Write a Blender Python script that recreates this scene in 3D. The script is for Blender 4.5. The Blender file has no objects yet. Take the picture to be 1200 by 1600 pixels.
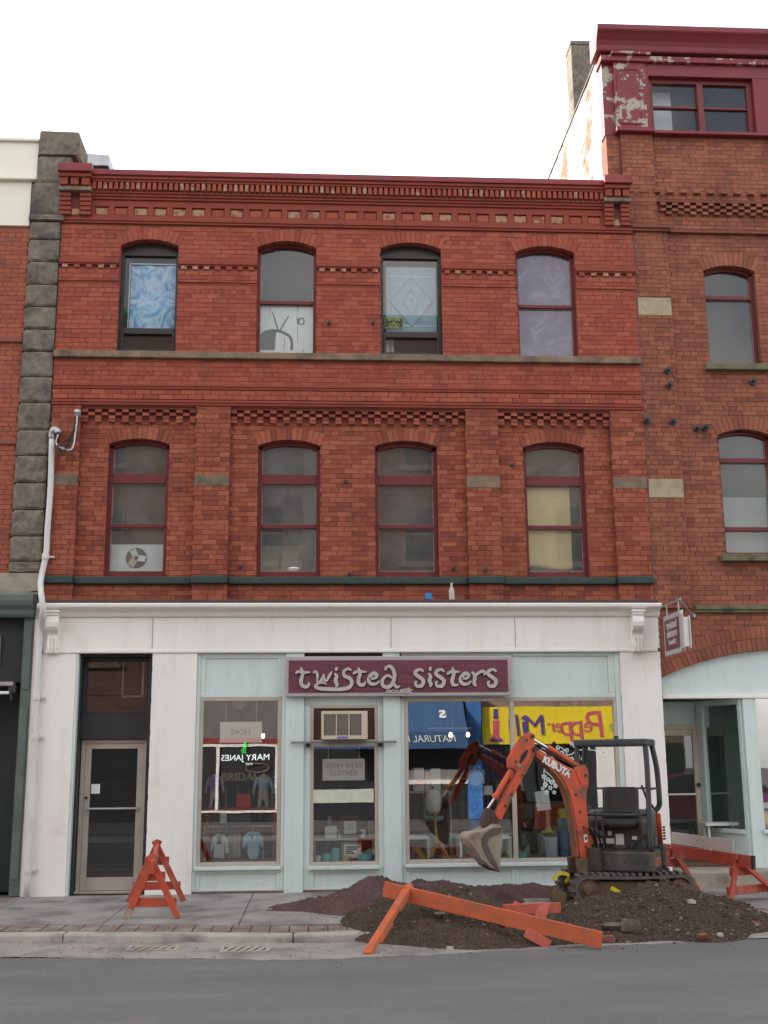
import bpy, math, random
from mathutils import Vector, Matrix, noise
R = math.radians
PI = math.pi
rnd = random.Random(7)
scene = bpy.context.scene
COL = scene.collection

# ------------------------------------------------------------------ camera
F_PX, YAW, PITCH, ROLL = 1800.0, R(3.53), R(12.36), R(-0.5)
CAM = Vector((0.0, -16.6, 1.78))
FW = Vector((math.sin(YAW)*math.cos(PITCH), math.cos(YAW)*math.cos(PITCH), math.sin(PITCH)))
_r0 = Vector((math.cos(YAW), -math.sin(YAW), 0)); _u0 = _r0.cross(FW)
RT = _r0*math.cos(ROLL) + _u0*math.sin(ROLL)
UP = _u0*math.cos(ROLL) - _r0*math.sin(ROLL)
cd = bpy.data.cameras.new('camera'); cam = bpy.data.objects.new('camera', cd); COL.objects.link(cam)
cd.sensor_fit = 'VERTICAL'; cd.sensor_height = 36.0; cd.lens = F_PX/1600*36.0
cd.clip_start = 0.05; cd.clip_end = 2000
m = Matrix.Identity(4)
for i in range(3):
    m[i][0] = RT[i]; m[i][1] = UP[i]; m[i][2] = -FW[i]; m[i][3] = CAM[i]
cam.matrix_world = m
scene.camera = cam

# ------------------------------------------------------------------ sky, sun, exposure
SUN_EL, SUN_AZ = R(26), math.atan2(-0.85, 0.53)
w = bpy.data.worlds.new('World'); scene.world = w; w.use_nodes = True
nt = w.node_tree; nt.nodes.clear()
def wn(t, **k):
    n = nt.nodes.new(t)
    for a, b in k.items(): setattr(n, a, b)
    return n
sky = wn('ShaderNodeTexSky', sky_type='NISHITA', sun_disc=False)
sky.sun_elevation = SUN_EL; sky.sun_rotation = SUN_AZ; sky.air_density = 1.0; sky.dust_density = 4.0
tc = wn('ShaderNodeTexCoord')
nz = wn('ShaderNodeTexNoise'); nz.inputs['Scale'].default_value = 2.6; nz.inputs['Detail'].default_value = 6; nz.inputs['Roughness'].default_value = .55
rp = wn('ShaderNodeValToRGB'); rp.color_ramp.elements[0].position = .42; rp.color_ramp.elements[1].position = .64
rp.color_ramp.elements[0].color = (.12, .12, .12, 1); rp.color_ramp.elements[1].color = (1, 1, 1, 1)
mx = wn('ShaderNodeMix', data_type='RGBA'); mx.inputs[7].default_value = (10.0, 9.8, 9.5, 1)
bg = wn('ShaderNodeBackground'); bg.inputs['Strength'].default_value = .115
out = wn('ShaderNodeOutputWorld')
nt.links.new(tc.outputs['Generated'], nz.inputs['Vector']); nt.links.new(nz.outputs['Fac'], rp.inputs['Fac'])
nt.links.new(rp.outputs['Color'], mx.inputs[0]); nt.links.new(sky.outputs['Color'], mx.inputs[6])
nt.links.new(mx.outputs[2], bg.inputs['Color']); nt.links.new(bg.outputs[0], out.inputs['Surface'])
ld = bpy.data.lights.new('sun', 'SUN'); ld.energy = 4.0; ld.angle = R(0.6); ld.color = (1, .94, .86)
sun = bpy.data.objects.new('sun', ld); COL.objects.link(sun)
sdir = Vector((math.sin(SUN_AZ)*math.cos(SUN_EL), math.cos(SUN_AZ)*math.cos(SUN_EL), math.sin(SUN_EL)))
sun.rotation_euler = sdir.to_track_quat('Z', 'Y').to_euler(); sun.location = (0, 0, 30)
vs = scene.view_settings
scene.display_settings.display_device = 'sRGB'
vs.view_transform = 'Standard'; vs.look = 'None'; vs.gamma = 1.0; vs.use_curve_mapping = False; vs.exposure = 1.38

# ------------------------------------------------------------------ helpers
def P(px, py, y=0.0):
    d = FW + RT*((px-600)/F_PX) - UP*((py-800)/F_PX)
    t = (y-CAM.y)/d.y
    return CAM + d*t
def G(px, py, z=0.0):
    d = FW + RT*((px-600)/F_PX) - UP*((py-800)/F_PX)
    t = (z-CAM.z)/d.z
    return CAM + d*t

class MB:
    def __init__(s): s.v = []; s.f = []; s.mi = []; s.t = []
    def add(s, vs, fs, mi=0, tint=0.0):
        b = len(s.v); s.v.extend(tuple(q) for q in vs)
        for f in fs: s.f.append([b+i for i in f]); s.mi.append(mi); s.t.append(tint)
        return s
    def box(s, x0, x1, y0, y1, z0, z1, mi=0, tint=0.0, back=True):
        vs = [(x0,y0,z0),(x1,y0,z0),(x1,y1,z0),(x0,y1,z0),(x0,y0,z1),(x1,y0,z1),(x1,y1,z1),(x0,y1,z1)]
        fs = [(0,3,2,1),(4,5,6,7),(0,1,5,4),(1,2,6,5),(3,0,4,7)]
        if back: fs.append((2,3,7,6))
        return s.add(vs, fs, mi, tint)
    def obox(s, c, ax, ay, az, hx, hy, hz, mi=0, tint=0.0):
        c = Vector(c); ax = Vector(ax).normalized()*hx; ay = Vector(ay).normalized()*hy; az = Vector(az).normalized()*hz
        vs = [c-ax-ay-az, c+ax-ay-az, c+ax+ay-az, c-ax+ay-az, c-ax-ay+az, c+ax-ay+az, c+ax+ay+az, c-ax+ay+az]
        return s.add(vs, [(0,3,2,1),(4,5,6,7),(0,1,5,4),(1,2,6,5),(2,3,7,6),(3,0,4,7)], mi, tint)
    def bar(s, p0, p1, w, h, up=(0,0,1), mi=0):
        p0 = Vector(p0); p1 = Vector(p1); d = (p1-p0); L = d.length; d.normalize()
        u = Vector(up); sd = d.cross(u)
        if sd.length < 1e-4: sd = d.cross(Vector((1,0,0)))
        sd.normalize(); u = sd.cross(d)
        return s.obox((p0+p1)/2, d, sd, u, L/2, w/2, h/2, mi)
    def tube(s, pts, r, n=10, mi=0, cap=True, closed=False):
        pts = [Vector(p) for p in pts]; k = len(pts)
        rs = r if isinstance(r, (list, tuple)) else [r]*k
        base = len(s.v); prev = None
        for i, p in enumerate(pts):
            if closed: t = pts[(i+1) % k]-pts[i-1]
            else: t = pts[min(i+1, k-1)]-pts[max(i-1, 0)]
            if t.length < 1e-9: t = Vector((0,0,1))
            t.normalize()
            if prev is None:
                a = t.cross(Vector((0,0,1)))
                if a.length < .1: a = t.cross(Vector((0,1,0)))
            else: a = prev - t*prev.dot(t)
            a.normalize(); prev = a; b = t.cross(a)
            for j in range(n):
                an = 2*PI*j/n
                s.v.append(tuple(p + (a*math.cos(an)+b*math.sin(an))*rs[i]))
        for i in range(k if closed else k-1):
            for j in range(n):
                a0 = base+i*n; b0 = base+((i+1) % k)*n
                s.f.append([a0+j, a0+(j+1) % n, b0+(j+1) % n, b0+j]); s.mi.append(mi); s.t.append(0)
        if cap and not closed:
            s.f.append([base+j for j in range(n)][::-1]); s.mi.append(mi); s.t.append(0)
            s.f.append([base+(k-1)*n+j for j in range(n)]); s.mi.append(mi); s.t.append(0)
        return s
    def prism(s, pts, y0, y1, mi=0, tint=0.0, axis='y'):
        """outline in (x, z) drawn counter-clockwise or not, pushed along y"""
        a = sum(pts[i][0]*pts[(i+1) % len(pts)][1]-pts[(i+1) % len(pts)][0]*pts[i][1] for i in range(len(pts)))
        if a < 0: pts = pts[::-1]
        n = len(pts)
        if axis == 'y':
            vs = [(p[0], y0, p[1]) for p in pts]+[(p[0], y1, p[1]) for p in pts]
            fs = [list(range(n)), list(range(2*n-1, n-1, -1))]
        elif axis == 'x':
            vs = [(y0, p[0], p[1]) for p in pts]+[(y1, p[0], p[1]) for p in pts]
            fs = [list(range(n))[::-1], list(range(n, 2*n))]
        else:
            vs = [(p[0], p[1], y0) for p in pts]+[(p[0], p[1], y1) for p in pts]
            fs = [list(range(n))[::-1], list(range(n, 2*n))]
        for i in range(n):
            j = (i+1) % n
            q = [j, i, n+i, n+j] if axis == 'y' else [i, j, n+j, n+i]
            fs.append(q)
        return s.add(vs, fs, mi, tint)
    def lathe(s, prof, c, n=16, mi=0, axis='z', sx=1.0, sy=1.0):
        base = len(s.v); c = Vector(c)
        for r, h in prof:
            for j in range(n):
                a = 2*PI*j/n
                if axis == 'z': q = (r*math.cos(a)*sx, r*math.sin(a)*sy, h)
                elif axis == 'y': q = (r*math.cos(a)*sx, h, r*math.sin(a)*sy)
                else: q = (h, r*math.cos(a)*sx, r*math.sin(a)*sy)
                s.v.append((c.x+q[0], c.y+q[1], c.z+q[2]))
        for i in range(len(prof)-1):
            for j in range(n):
                a0 = base+i*n; b0 = a0+n
                q = [a0+j, a0+(j+1) % n, b0+(j+1) % n, b0+j]
                if axis == 'y': q = q[::-1]
                s.f.append(q); s.mi.append(mi); s.t.append(0)
        k = len(prof)-1
        for ring, rev in ((0, 1), (k, 0)):
            if prof[ring][0] > 1e-4:
                q = [base+ring*n+j for j in range(n)]
                if rev != (axis == 'y'): q = q[::-1]
                s.f.append(q); s.mi.append(mi); s.t.append(0)
        return s
    def mesh(s, name, mats):
        me = bpy.data.meshes.new(name); me.from_pydata(s.v, [], s.f)
        for q in (mats if isinstance(mats, (list, tuple)) else [mats]): me.materials.append(q)
        if any(s.mi): me.polygons.foreach_set('material_index', s.mi)
        if any(s.t):
            at = me.attributes.new('tint', 'FLOAT', 'FACE'); at.data.foreach_set('value', s.t)
        me.update()
        return me
    def build(s, name, mats, parent=None, smooth=False, bevel=0.0, kind=None, seg=2):
        me = s.mesh(name, mats)
        o = bpy.data.objects.new(name, me); COL.objects.link(o)
        if smooth: me.shade_smooth() if hasattr(me, 'shade_smooth') else me.polygons.foreach_set('use_smooth', [True]*len(me.polygons))
        if smooth == 'auto':
            try: me.set_sharp_from_angle(angle=R(38))
            except Exception: pass
        if bevel:
            b = o.modifiers.new('bevel', 'BEVEL'); b.width = bevel; b.segments = seg; b.limit_method = 'ANGLE'; b.angle_limit = R(40)
        attach(o, parent)
        if kind: o['kind'] = kind
        o.color = (0, 0, 0, 1)
        return o
def attach(o, parent):
    if parent is None: return
    o.parent = parent
    if parent.parent is None: o.matrix_parent_inverse = Matrix.Translation(-parent.location)
def tag(o, label=None, cat=None, group=None, kind=None):
    if label: o['label'] = label
    if cat: o['category'] = cat
    if group: o['group'] = group
    if kind: o['kind'] = kind
    return o
def thing(name, label, cat, loc=(0,0,0), group=None):
    o = bpy.data.objects.new(name, None); COL.objects.link(o); o.location = loc
    o.empty_display_size = .2
    return tag(o, label, cat, group)
def inst(name, me, loc, parent, tint=0.0, rot=None):
    o = bpy.data.objects.new(name, me); COL.objects.link(o); o.location = loc
    if rot: o.rotation_euler = rot
    o.color = (tint, 0, 0, 1)
    attach(o, parent)
    return o
def copy_thing(src, loc, label, group=None):
    c = src.copy(); COL.objects.link(c); c.location = loc; c['label'] = label
    if group: c['group'] = group
    for ch in list(src.children):
        d = ch.copy(); COL.objects.link(d); d.parent = c
        for g in list(ch.children):
            e = g.copy(); COL.objects.link(e); e.parent = d
    return c
def text_mesh(s, size, ext=.004, shear=0, bold=0.0, align='CENTER', space=1.0):
    cu = bpy.data.curves.new('lettering', 'FONT'); cu.body = s; cu.size = size; cu.extrude = ext; cu.shear = shear
    cu.offset = bold; cu.align_x = align; cu.align_y = 'CENTER'; cu.space_character = space; cu.resolution_u = 3
    o = bpy.data.objects.new('lettering', cu); COL.objects.link(o)
    dg = bpy.context.evaluated_depsgraph_get(); dg.update()
    me = bpy.data.meshes.new_from_object(o.evaluated_get(dg))
    bpy.data.objects.remove(o); bpy.data.curves.remove(cu)
    return me
def text(name, s, size, loc, mat, parent=None, rot=(PI/2, 0, 0), ext=.003, width=None, **k):
    me = text_mesh(s, size, ext, **k)
    me.materials.clear(); me.materials.append(mat)
    o = bpy.data.objects.new(name, me); COL.objects.link(o); o.location = loc; o.rotation_euler = rot
    if width:
        xs = [v.co.x for v in me.vertices]; f = width/max(1e-3, max(xs)-min(xs))
        for v in me.vertices: v.co.x *= f
    attach(o, parent)
    return o
def smooth_path(pts, n=6):
    """Catmull-Rom through 2D or 3D points"""
    pts = [Vector(p) for p in pts]; o = []
    q = [pts[0]*2-pts[1]]+pts+[pts[-1]*2-pts[-2]]
    for i in range(1, len(q)-2):
        for j in range(n):
            t = j/n
            o.append(.5*((2*q[i])+(q[i+1]-q[i-1])*t+(2*q[i-1]-5*q[i]+4*q[i+1]-q[i+2])*t*t+(3*q[i]-q[i-1]-3*q[i+1]+q[i+2])*t**3))
    o.append(q[-2]); return o

# ------------------------------------------------------------------ materials
def nodes(name):
    m = bpy.data.materials.new(name); m.use_nodes = True
    n = m.node_tree; n.nodes.clear()
    o = n.nodes.new('ShaderNodeOutputMaterial'); b = n.nodes.new('ShaderNodeBsdfPrincipled')
    n.links.new(b.outputs[0], o.inputs['Surface'])
    return m, n, b
def N(n, t, **k):
    q = n.nodes.new(t)
    for a, b in k.items():
        if a in q.inputs.keys() if isinstance(a, str) else False: q.inputs[a].default_value = b
        else: setattr(q, a, b)
    return q
def noise_tex(n, vec, scale, detail=4, rough=.55, dist=0):
    q = n.nodes.new('ShaderNodeTexNoise'); q.inputs['Scale'].default_value = scale; q.inputs['Detail'].default_value = detail
    q.inputs['Roughness'].default_value = rough; q.inputs['Distortion'].default_value = dist
    if vec is not None: n.links.new(vec, q.inputs['Vector'])
    return q.outputs['Fac']
def ramp(n, fac, stops):
    q = n.nodes.new('ShaderNodeValToRGB'); e = q.color_ramp.elements
    while len(e) < len(stops): e.new(.5)
    for i, (p, c) in enumerate(stops):
        e[i].position = p; e[i].color = c if len(c) == 4 else (*c, 1)
    n.links.new(fac, q.inputs['Fac']); return q.outputs['Color']
def mixc(n, fac, a, b, mode='MIX'):
    q = n.nodes.new('ShaderNodeMix'); q.data_type = 'RGBA'; q.blend_type = mode
    for sock, v in ((q.inputs[0], fac), (q.inputs[6], a), (q.inputs[7], b)):
        if isinstance(v, (int, float)): sock.default_value = v
        elif isinstance(v, tuple): sock.default_value = v if len(v) == 4 else (*v, 1)
        else: n.links.new(v, sock)
    return q.outputs[2]
def mth(n, op, a, b=0.0, clamp=False):
    q = n.nodes.new('ShaderNodeMath'); q.operation = op; q.use_clamp = clamp
    for i, v in enumerate((a, b)):
        if isinstance(v, (int, float)): q.inputs[i].default_value = v
        else: n.links.new(v, q.inputs[i])
    return q.outputs[0]
def bump(n, b, h, strength=.3, dist=.01):
    q = n.nodes.new('ShaderNodeBump'); q.inputs['Strength'].default_value = strength; q.inputs['Distance'].default_value = dist
    n.links.new(h, q.inputs['Height']); n.links.new(q.outputs[0], b.inputs['Normal'])
def wpos(n):
    return n.nodes.new('ShaderNodeNewGeometry').outputs['Position']
def vscale(n, v, s):
    q = n.nodes.new('ShaderNodeMapping'); q.inputs['Scale'].default_value = s; n.links.new(v, q.inputs['Vector']); return q.outputs[0]
def opos(n):
    return n.nodes.new('ShaderNodeTexCoord').outputs['Object']

def surf(name, c, c2=None, scale=6, rough=.6, bmp=.15, bscale=60, metal=0, spec=.4, dirt=None, dscale=1.5, dlo=.5, dhi=.7, world=True, streak=None):
    """painted or plain surface: two close tones, blotches of dirt, fine relief"""
    m, n, b = nodes(name)
    v = wpos(n) if world else opos(n)
    c2 = c2 or tuple(x*.82 for x in c)
    col = ramp(n, noise_tex(n, v, scale, 5), [(.35, c), (.68, c2)])
    if dirt:
        f = ramp(n, noise_tex(n, v, dscale, 7, .65), [(dlo, (0,0,0)), (dhi, (1,1,1))])
        col = mixc(n, f, col, dirt)
    if streak:
        f = ramp(n, noise_tex(n, vscale(n, v, (7, 7, .55)), 1.0, 6, .7), [(.50, (0,0,0)), (.80, (1,1,1))])
        f = mth(n, 'MULTIPLY', f, noise_tex(n, v, .8, 3))
        col = mixc(n, mth(n, 'MULTIPLY', f, .6), col, streak)
        f = ramp(n, noise_tex(n, v, 26, 4, .7), [(.69, (0,0,0)), (.73, (1,1,1))])
        col = mixc(n, mth(n, 'MULTIPLY', f, .5), col, streak)
    n.links.new(col, b.inputs['Base Color'])
    b.inputs['Roughness'].default_value = rough; b.inputs['Metallic'].default_value = metal
    b.inputs['Specular IOR Level'].default_value = spec
    if bmp: bump(n, b, noise_tex(n, v, bscale, 4), bmp, .006)
    return m

def brick_mat(name, paint, worn, dark, wear=(.46, .66), grime=.35, rough=.85):
    m, n, b = nodes(name)
    v = wpos(n)
    at = n.nodes.new('ShaderNodeAttribute'); at.attribute_name = 'tint'
    oi = n.nodes.new('ShaderNodeObjectInfo'); sp = n.nodes.new('ShaderNodeSeparateColor'); n.links.new(oi.outputs['Color'], sp.inputs[0])
    tint = mth(n, 'ADD', at.outputs['Fac'], sp.outputs[0])          # 0..1 per brick
    big = noise_tex(n, v, .9, 4, .6)
    fine = noise_tex(n, vscale(n, v, (9, 9, 22)), 1.0, 6, .7)
    f = mth(n, 'ADD', mth(n, 'MULTIPLY', fine, .55), mth(n, 'MULTIPLY', tint, .30))
    f = mth(n, 'ADD', f, mth(n, 'MULTIPLY', big, .26))
    col = mixc(n, ramp(n, f, [(wear[0], (0,0,0)), (wear[1], (1,1,1))]), paint, worn)
    col = mixc(n, ramp(n, tint, [(0.02, (.8,.8,.8)), (.25, (.12,.12,.12)), (.7, (0,0,0))]), col, dark)
    g = ramp(n, noise_tex(n, vscale(n, v, (2.2, 2.2, .8)), 1.0, 8, .68), [(.5, (0,0,0)), (.72, (1,1,1))])
    col = mixc(n, mth(n, 'MULTIPLY', g, grime), col, (.055, .035, .03))
    sa = ramp(n, noise_tex(n, vscale(n, v, (1.6, 1.6, 1.1)), 1.0, 8, .75), [(.60, (0,0,0)), (.74, (1,1,1))])      # salt bloom and rubbed patches
    col = mixc(n, mth(n, 'MULTIPLY', sa, .30), col, (.46, .27, .20))
    n.links.new(col, b.inputs['Base Color']); b.inputs['Roughness'].default_value = rough
    b.inputs['Specular IOR Level'].default_value = .2
    bump(n, b, noise_tex(n, v, 55, 5, .7), .5, .006)
    return m

def glass_mat(name, ior=1.9, base=.0, tint=(.86, .9, .9), wav=.0, rough=.0, dust=0.0):
    m = bpy.data.materials.new(name); m.use_nodes = True; n = m.node_tree; n.nodes.clear()
    o = n.nodes.new('ShaderNodeOutputMaterial'); mix = n.nodes.new('ShaderNodeMixShader')
    t = n.nodes.new('ShaderNodeBsdfTransparent'); t.inputs[0].default_value = (*tint, 1)
    g = n.nodes.new('ShaderNodeBsdfGlossy'); g.inputs['Roughness'].default_value = rough; g.inputs[0].default_value = (1, 1, 1, 1)
    fr = n.nodes.new('ShaderNodeFresnel'); fr.inputs['IOR'].default_value = ior
    bf = n.nodes.new('ShaderNodeNewGeometry').outputs['Backfacing']
    f = mth(n, 'MULTIPLY', mth(n, 'ADD', fr.outputs[0], base, True), mth(n, 'SUBTRACT', 1.0, bf))
    n.links.new(f, mix.inputs[0]); n.links.new(t.outputs[0], mix.inputs[1]); n.links.new(g.outputs[0], mix.inputs[2])
    n.links.new(mix.outputs[0], o.inputs['Surface'])
    if dust:                                     # pale film: street dust plus milky haze painted into the glass
        df = n.nodes.new('ShaderNodeBsdfDiffuse'); df.inputs[0].default_value = (.62, .62, .60, 1)
        m2 = n.nodes.new('ShaderNodeMixShader')
        dn = ramp(n, noise_tex(n, wpos(n), 3.2, 5, .65), [(.3, (.45, .45, .45)), (.7, (1, 1, 1))])
        n.links.new(mth(n, 'MULTIPLY', mth(n, 'MULTIPLY', dn, dust), mth(n, 'SUBTRACT', 1.0, bf)), m2.inputs[0])
        n.links.new(mix.outputs[0], m2.inputs[1]); n.links.new(df.outputs[0], m2.inputs[2]); n.links.new(m2.outputs[0], o.inputs['Surface'])
    if wav:
        q = n.nodes.new('ShaderNodeBump'); q.inputs['Strength'].default_value = wav; q.inputs['Distance'].default_value = .02
        n.links.new(noise_tex(n, wpos(n), 1.6, 1), q.inputs['Height'])
        n.links.new(q.outputs[0], g.inputs['Normal'])
    return m
def emit(name, c, s):
    m = bpy.data.materials.new(name); m.use_nodes = True; n = m.node_tree; n.nodes.clear()
    o = n.nodes.new('ShaderNodeOutputMaterial'); e = n.nodes.new('ShaderNodeEmission')
    e.inputs[0].default_value = (*c, 1); e.inputs[1].default_value = s; n.links.new(e.outputs[0], o.inputs['Surface']); return m

M = {}
M['brick'] = brick_mat('painted_red_brick', (.27, .070, .044), (.40, .140, .080), (.185, .056, .040), wear=(.46, .84), grime=.42)
M['brick_up'] = brick_mat('painted_red_brick_upper', (.31, .074, .049), (.385, .118, .070), (.25, .060, .043), wear=(.48, .84), grime=.36)
M['brick_right'] = brick_mat('orange_brick', (.245, .086, .055), (.33, .125, .080), (.18, .066, .047), wear=(.44, .80), grime=.50)
M['brick_left'] = brick_mat('bright_orange_brick', (.30, .086, .052), (.37, .118, .070), (.235, .085, .072), wear=(.46, .80), grime=.25)
M['mortar'] = surf('dark_red_mortar', (.27, .080, .056), (.22, .068, .050), 3, .95, .3, 80, dirt=(.13, .05, .04))
M['mortar_right'] = surf('brown_mortar', (.205, .088, .062), (.165, .075, .056), 3, .95, .3, 80, dirt=(.09, .055, .045))
M['redtrim'] = surf('red_cornice_paint', (.25, .035, .040), (.20, .030, .035), 2, .55, .2, 40, dirt=(.13, .05, .05), dlo=.55, dhi=.75)
M['redtop'] = surf('crimson_wood_paint', (.20, .022, .032), (.16, .020, .028), 2, .5, .15, 30, dirt=(.10, .03, .035), dlo=.6, dhi=.8)
M['redframe'] = surf('dark_red_window_paint', (.16, .022, .024), (.12, .018, .02), 5, .5, .2, 60, dirt=(.28, .2, .17), dscale=14, dlo=.66, dhi=.7)
M['whitebead'] = surf('flaking_white_putty', (.55, .5, .45), (.30, .2, .18), 30, .8, .3, 90)
M['sandstone'] = surf('weathered_sandstone', (.26, .185, .13), (.18, .13, .09), 4, .9, .4, 50, dirt=(.11, .085, .062), dscale=3, dlo=.45, dhi=.65)
M['palestone'] = surf('pale_stone_block', (.40, .34, .23), (.33, .28, .19), 5, .9, .4, 60, dirt=(.2, .18, .13), dscale=4)
M['tan'] = surf('bare_tan_brick', (.40, .25, .16), (.33, .18, .12), 20, .9, .4, 60, dirt=(.26, .07, .05), dscale=9, dlo=.5, dhi=.56)
M['greenstone'] = surf('dark_green_painted_stone', (.030, .058, .050), (.022, .042, .038), 4, .55, .3, 40, dirt=(.07, .08, .07), dlo=.56, dhi=.75)
M['flash'] = surf('dark_tarred_flashing', (.10, .05, .045), (.06, .04, .04), 5, .7, .4, 30)
M['white'] = surf('white_paint', (.84, .825, .79), (.80, .78, .745), 1.2, .55, .25, 24, dirt=(.6, .56, .5), dscale=1.3, dlo=.6, dhi=.85, streak=(.50, .45, .39))
M['whitebrick'] = surf('white_painted_brick', (.84, .82, .79), (.80, .775, .745), 1.6, .6, .3, 30, dirt=(.56, .5, .46), dscale=1.6, dlo=.62, dhi=.9, streak=(.46, .40, .36))
M['aqua'] = surf('pale_aqua_paint', (.62, .715, .695), (.57, .67, .65), 1.3, .5, .15, 30, dirt=(.42, .47, .45), dscale=1.4, dlo=.6, dhi=.85, streak=(.33, .36, .34))
M['aqua2'] = surf('aqua_return_paint', (.58, .68, .66), (.54, .635, .62), 1.3, .5, .15, 30, dirt=(.38, .43, .42), dscale=1.4, dlo=.6, dhi=.85, streak=(.3, .33, .32))
M['alu'] = surf('beige_aluminium', (.50, .44, .38), (.43, .38, .33), 3, .4, .1, 60, metal=.15, dirt=(.25, .21, .18), dscale=2, dlo=.58, dhi=.8)
M['bronze'] = surf('dark_bronze_aluminium', (.035, .028, .026), (.025, .02, .02), 4, .4, .1, 60)
M['blackpaint'] = surf('black_door_paint', (.022, .022, .026), (.035, .034, .04), 3, .45, .25, 30, dirt=(.09, .09, .095), dlo=.58, dhi=.8)
M['slatepaint'] = surf('slate_green_paint', (.13, .165, .155), (.10, .13, .125), 2.5, .5, .2, 40, dirt=(.07, .08, .08))
M['darkvoid'] = surf('dark_void_and_glass', (.022, .024, .028), (.03, .03, .032), 2, .5, .1, 40)  # paints shaded depths and slots, and serves as dark glass
M['granite'] = surf('rock_faced_granite', (.215, .19, .15), (.13, .117, .095), 11, .95, 1.0, 22, dirt=(.055, .052, .048), dscale=2.6, dlo=.48, dhi=.68)
M['concretelintel'] = surf('weathered_concrete', (.38, .33, .26), (.27, .24, .2), 4, .9, .3, 40, dirt=(.16, .14, .12), dscale=3)
M['creamwall'] = surf('cream_clapboard', (.78, .76, .66), (.72, .70, .60), 1.5, .6, .1, 30)
M['interior'] = surf('dim_interior_plaster', (.20, .19, .175), (.16, .15, .14), 1, .9, 0)
M['interior_w'] = surf('pale_interior_plaster', (.36, .34, .31), (.3, .28, .26), 1, .9, 0)
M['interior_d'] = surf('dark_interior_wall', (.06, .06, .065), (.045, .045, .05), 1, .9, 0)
M['woodfloor'] = surf('worn_wood_floor', (.13, .085, .05), (.1, .065, .04), 3, .6, .1)
M['glass'] = glass_mat('window_glass', 1.6, .0, dust=.085)
M['midglass'] = glass_mat('hazy_dusty_glass', 1.6, .02, dust=.19)  # heavier pale film paints the milky grey of the second floor panes
M['shopglass'] = glass_mat('shop_window_glass', 2.0, .16, (.92, .95, .94), wav=.02)
M['doorglass'] = glass_mat('door_glass', 1.6, .03, (.75, .77, .77), wav=.02, dust=.03)
M['cleanglass'] = glass_mat('double_glazed_glass', 1.62, .0, (.85, .88, .9), dust=.06)
M['maroon'] = surf('maroon_stained_sign_wood', (.135, .032, .058), (.10, .026, .046), 5, .55, .3, 30)
M['signgrey'] = surf('lilac_grey_sign_frame', (.42, .38, .385), (.37, .335, .34), 4, .5, .1, 40)
M['letter'] = surf('pale_grey_letter', (.50, .455, .42), (.44, .40, .37), 10, .5, .1, 60)
M['ink'] = surf('black_ink', (.02, .02, .022), None, 5, .6, 0)
M['galv'] = surf('galvanised_steel', (.45, .45, .45), (.36, .36, .37), 8, .42, .1, 50, metal=.6)
M['darksteel'] = surf('dark_steel', (.06, .058, .06), (.04, .04, .042), 8, .5, .2, 50, metal=.4)
M['pipe'] = surf('white_plastic_pipe', (.66, .67, .65), (.58, .59, .57), 2, .4, .08, 40, dirt=(.4, .38, .36), dlo=.6, dhi=.9)
M['cable'] = surf('black_cable', (.025, .024, .024), None, 5, .6, 0)
M['paper'] = surf('pinkish_white_card', (.72, .62, .60), (.68, .58, .56), 2, .8, .05)
M['whitepaper'] = surf('white_paper', (.78, .78, .76), (.72, .72, .7), 3, .8, .05)
# ------------------------------------------------------------------ masonry tools
CH, CB = 0.0735, 0.0670          # course height, brick height
BL, JT = 0.212, 0.010
def opening(xl, xr, zb, zs, za, ring=.19):
    h = za-zs; wd = (xr-xl)/2
    Rr = (wd*wd+h*h)/(2*h)
    return dict(xl=xl, xr=xr, zb=zb, zs=zs, za=za, ring=ring, R=Rr, xc=(xl+xr)/2, zc=za-Rr, w=wd, th=math.asin(min(1, wd/Rr)))
def arc(o, r, n=12, k=1.0):
    th = math.asin(min(1, o['w']/o['R']))*k
    return [(o['xc']+r*math.sin(-th+2*th*i/n), o['zc']+r*math.cos(-th+2*th*i/n)) for i in range(n+1)]
def cut(o, za, zb):
    """half width taken out of a course between za and zb, arch ring included"""
    if zb <= o['zb'] or za >= o['za']+o['ring']: return None
    def half(z):
        if z <= o['zs']: return o['w'] if z >= o['zb'] else 0
        zo = o['zc']+(o['R']+o['ring'])*math.cos(o['th'])
        if o['ring'] and z < zo: return o['w']+(z-o['zs'])*math.tan(o['th'])
        q = (o['R']+o['ring'])**2-(z-o['zc'])**2
        return math.sqrt(q) if q > 0 else 0
    return half((za+zb)/2)-.006
def lay(out, x0, x1, z0, z1, y0, y1, ops=(), off=0.0, hdr=6, br=rnd):
    k = math.floor(z0/CH+1e-6)
    while k*CH < z1-.01:
        za = max(z0, k*CH+JT/2); zb = min(z1, k*CH+JT/2+CB)
        if zb-za > .018:
            segs = [(x0, x1)]
            for o in ops:
                h = cut(o, za, zb)
                if h:
                    ns = []
                    for a, b in segs:
                        l, r = o['xc']-h, o['xc']+h
                        if r <= a or l >= b: ns.append((a, b)); continue
                        if l > a: ns.append((a, l))
                        if r < b: ns.append((r, b))
                    segs = ns
            head = (hdr and k % hdr == 0)
            L = (BL-JT)/2 if head else BL
            st = off+((k % 2)*(BL+JT)/2 if not head else .03)
            for a, b in segs:
                i = math.floor((a-st)/(L+JT)); 
                while st+i*(L+JT) < b:
                    xa = max(a, st+i*(L+JT)); xb = min(b, st+i*(L+JT)+L); i += 1
                    if xb-xa > .03: out.append((xa, xb, za, zb, y0, y1))
        k += 1
def in_view(p):
    d = Vector(p)-CAM; t = d.dot(FW)
    return abs(d.dot(RT)/t*F_PX) < 598 and abs(d.dot(UP)/t*F_PX) < 798
BOX_ME = {}
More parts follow.
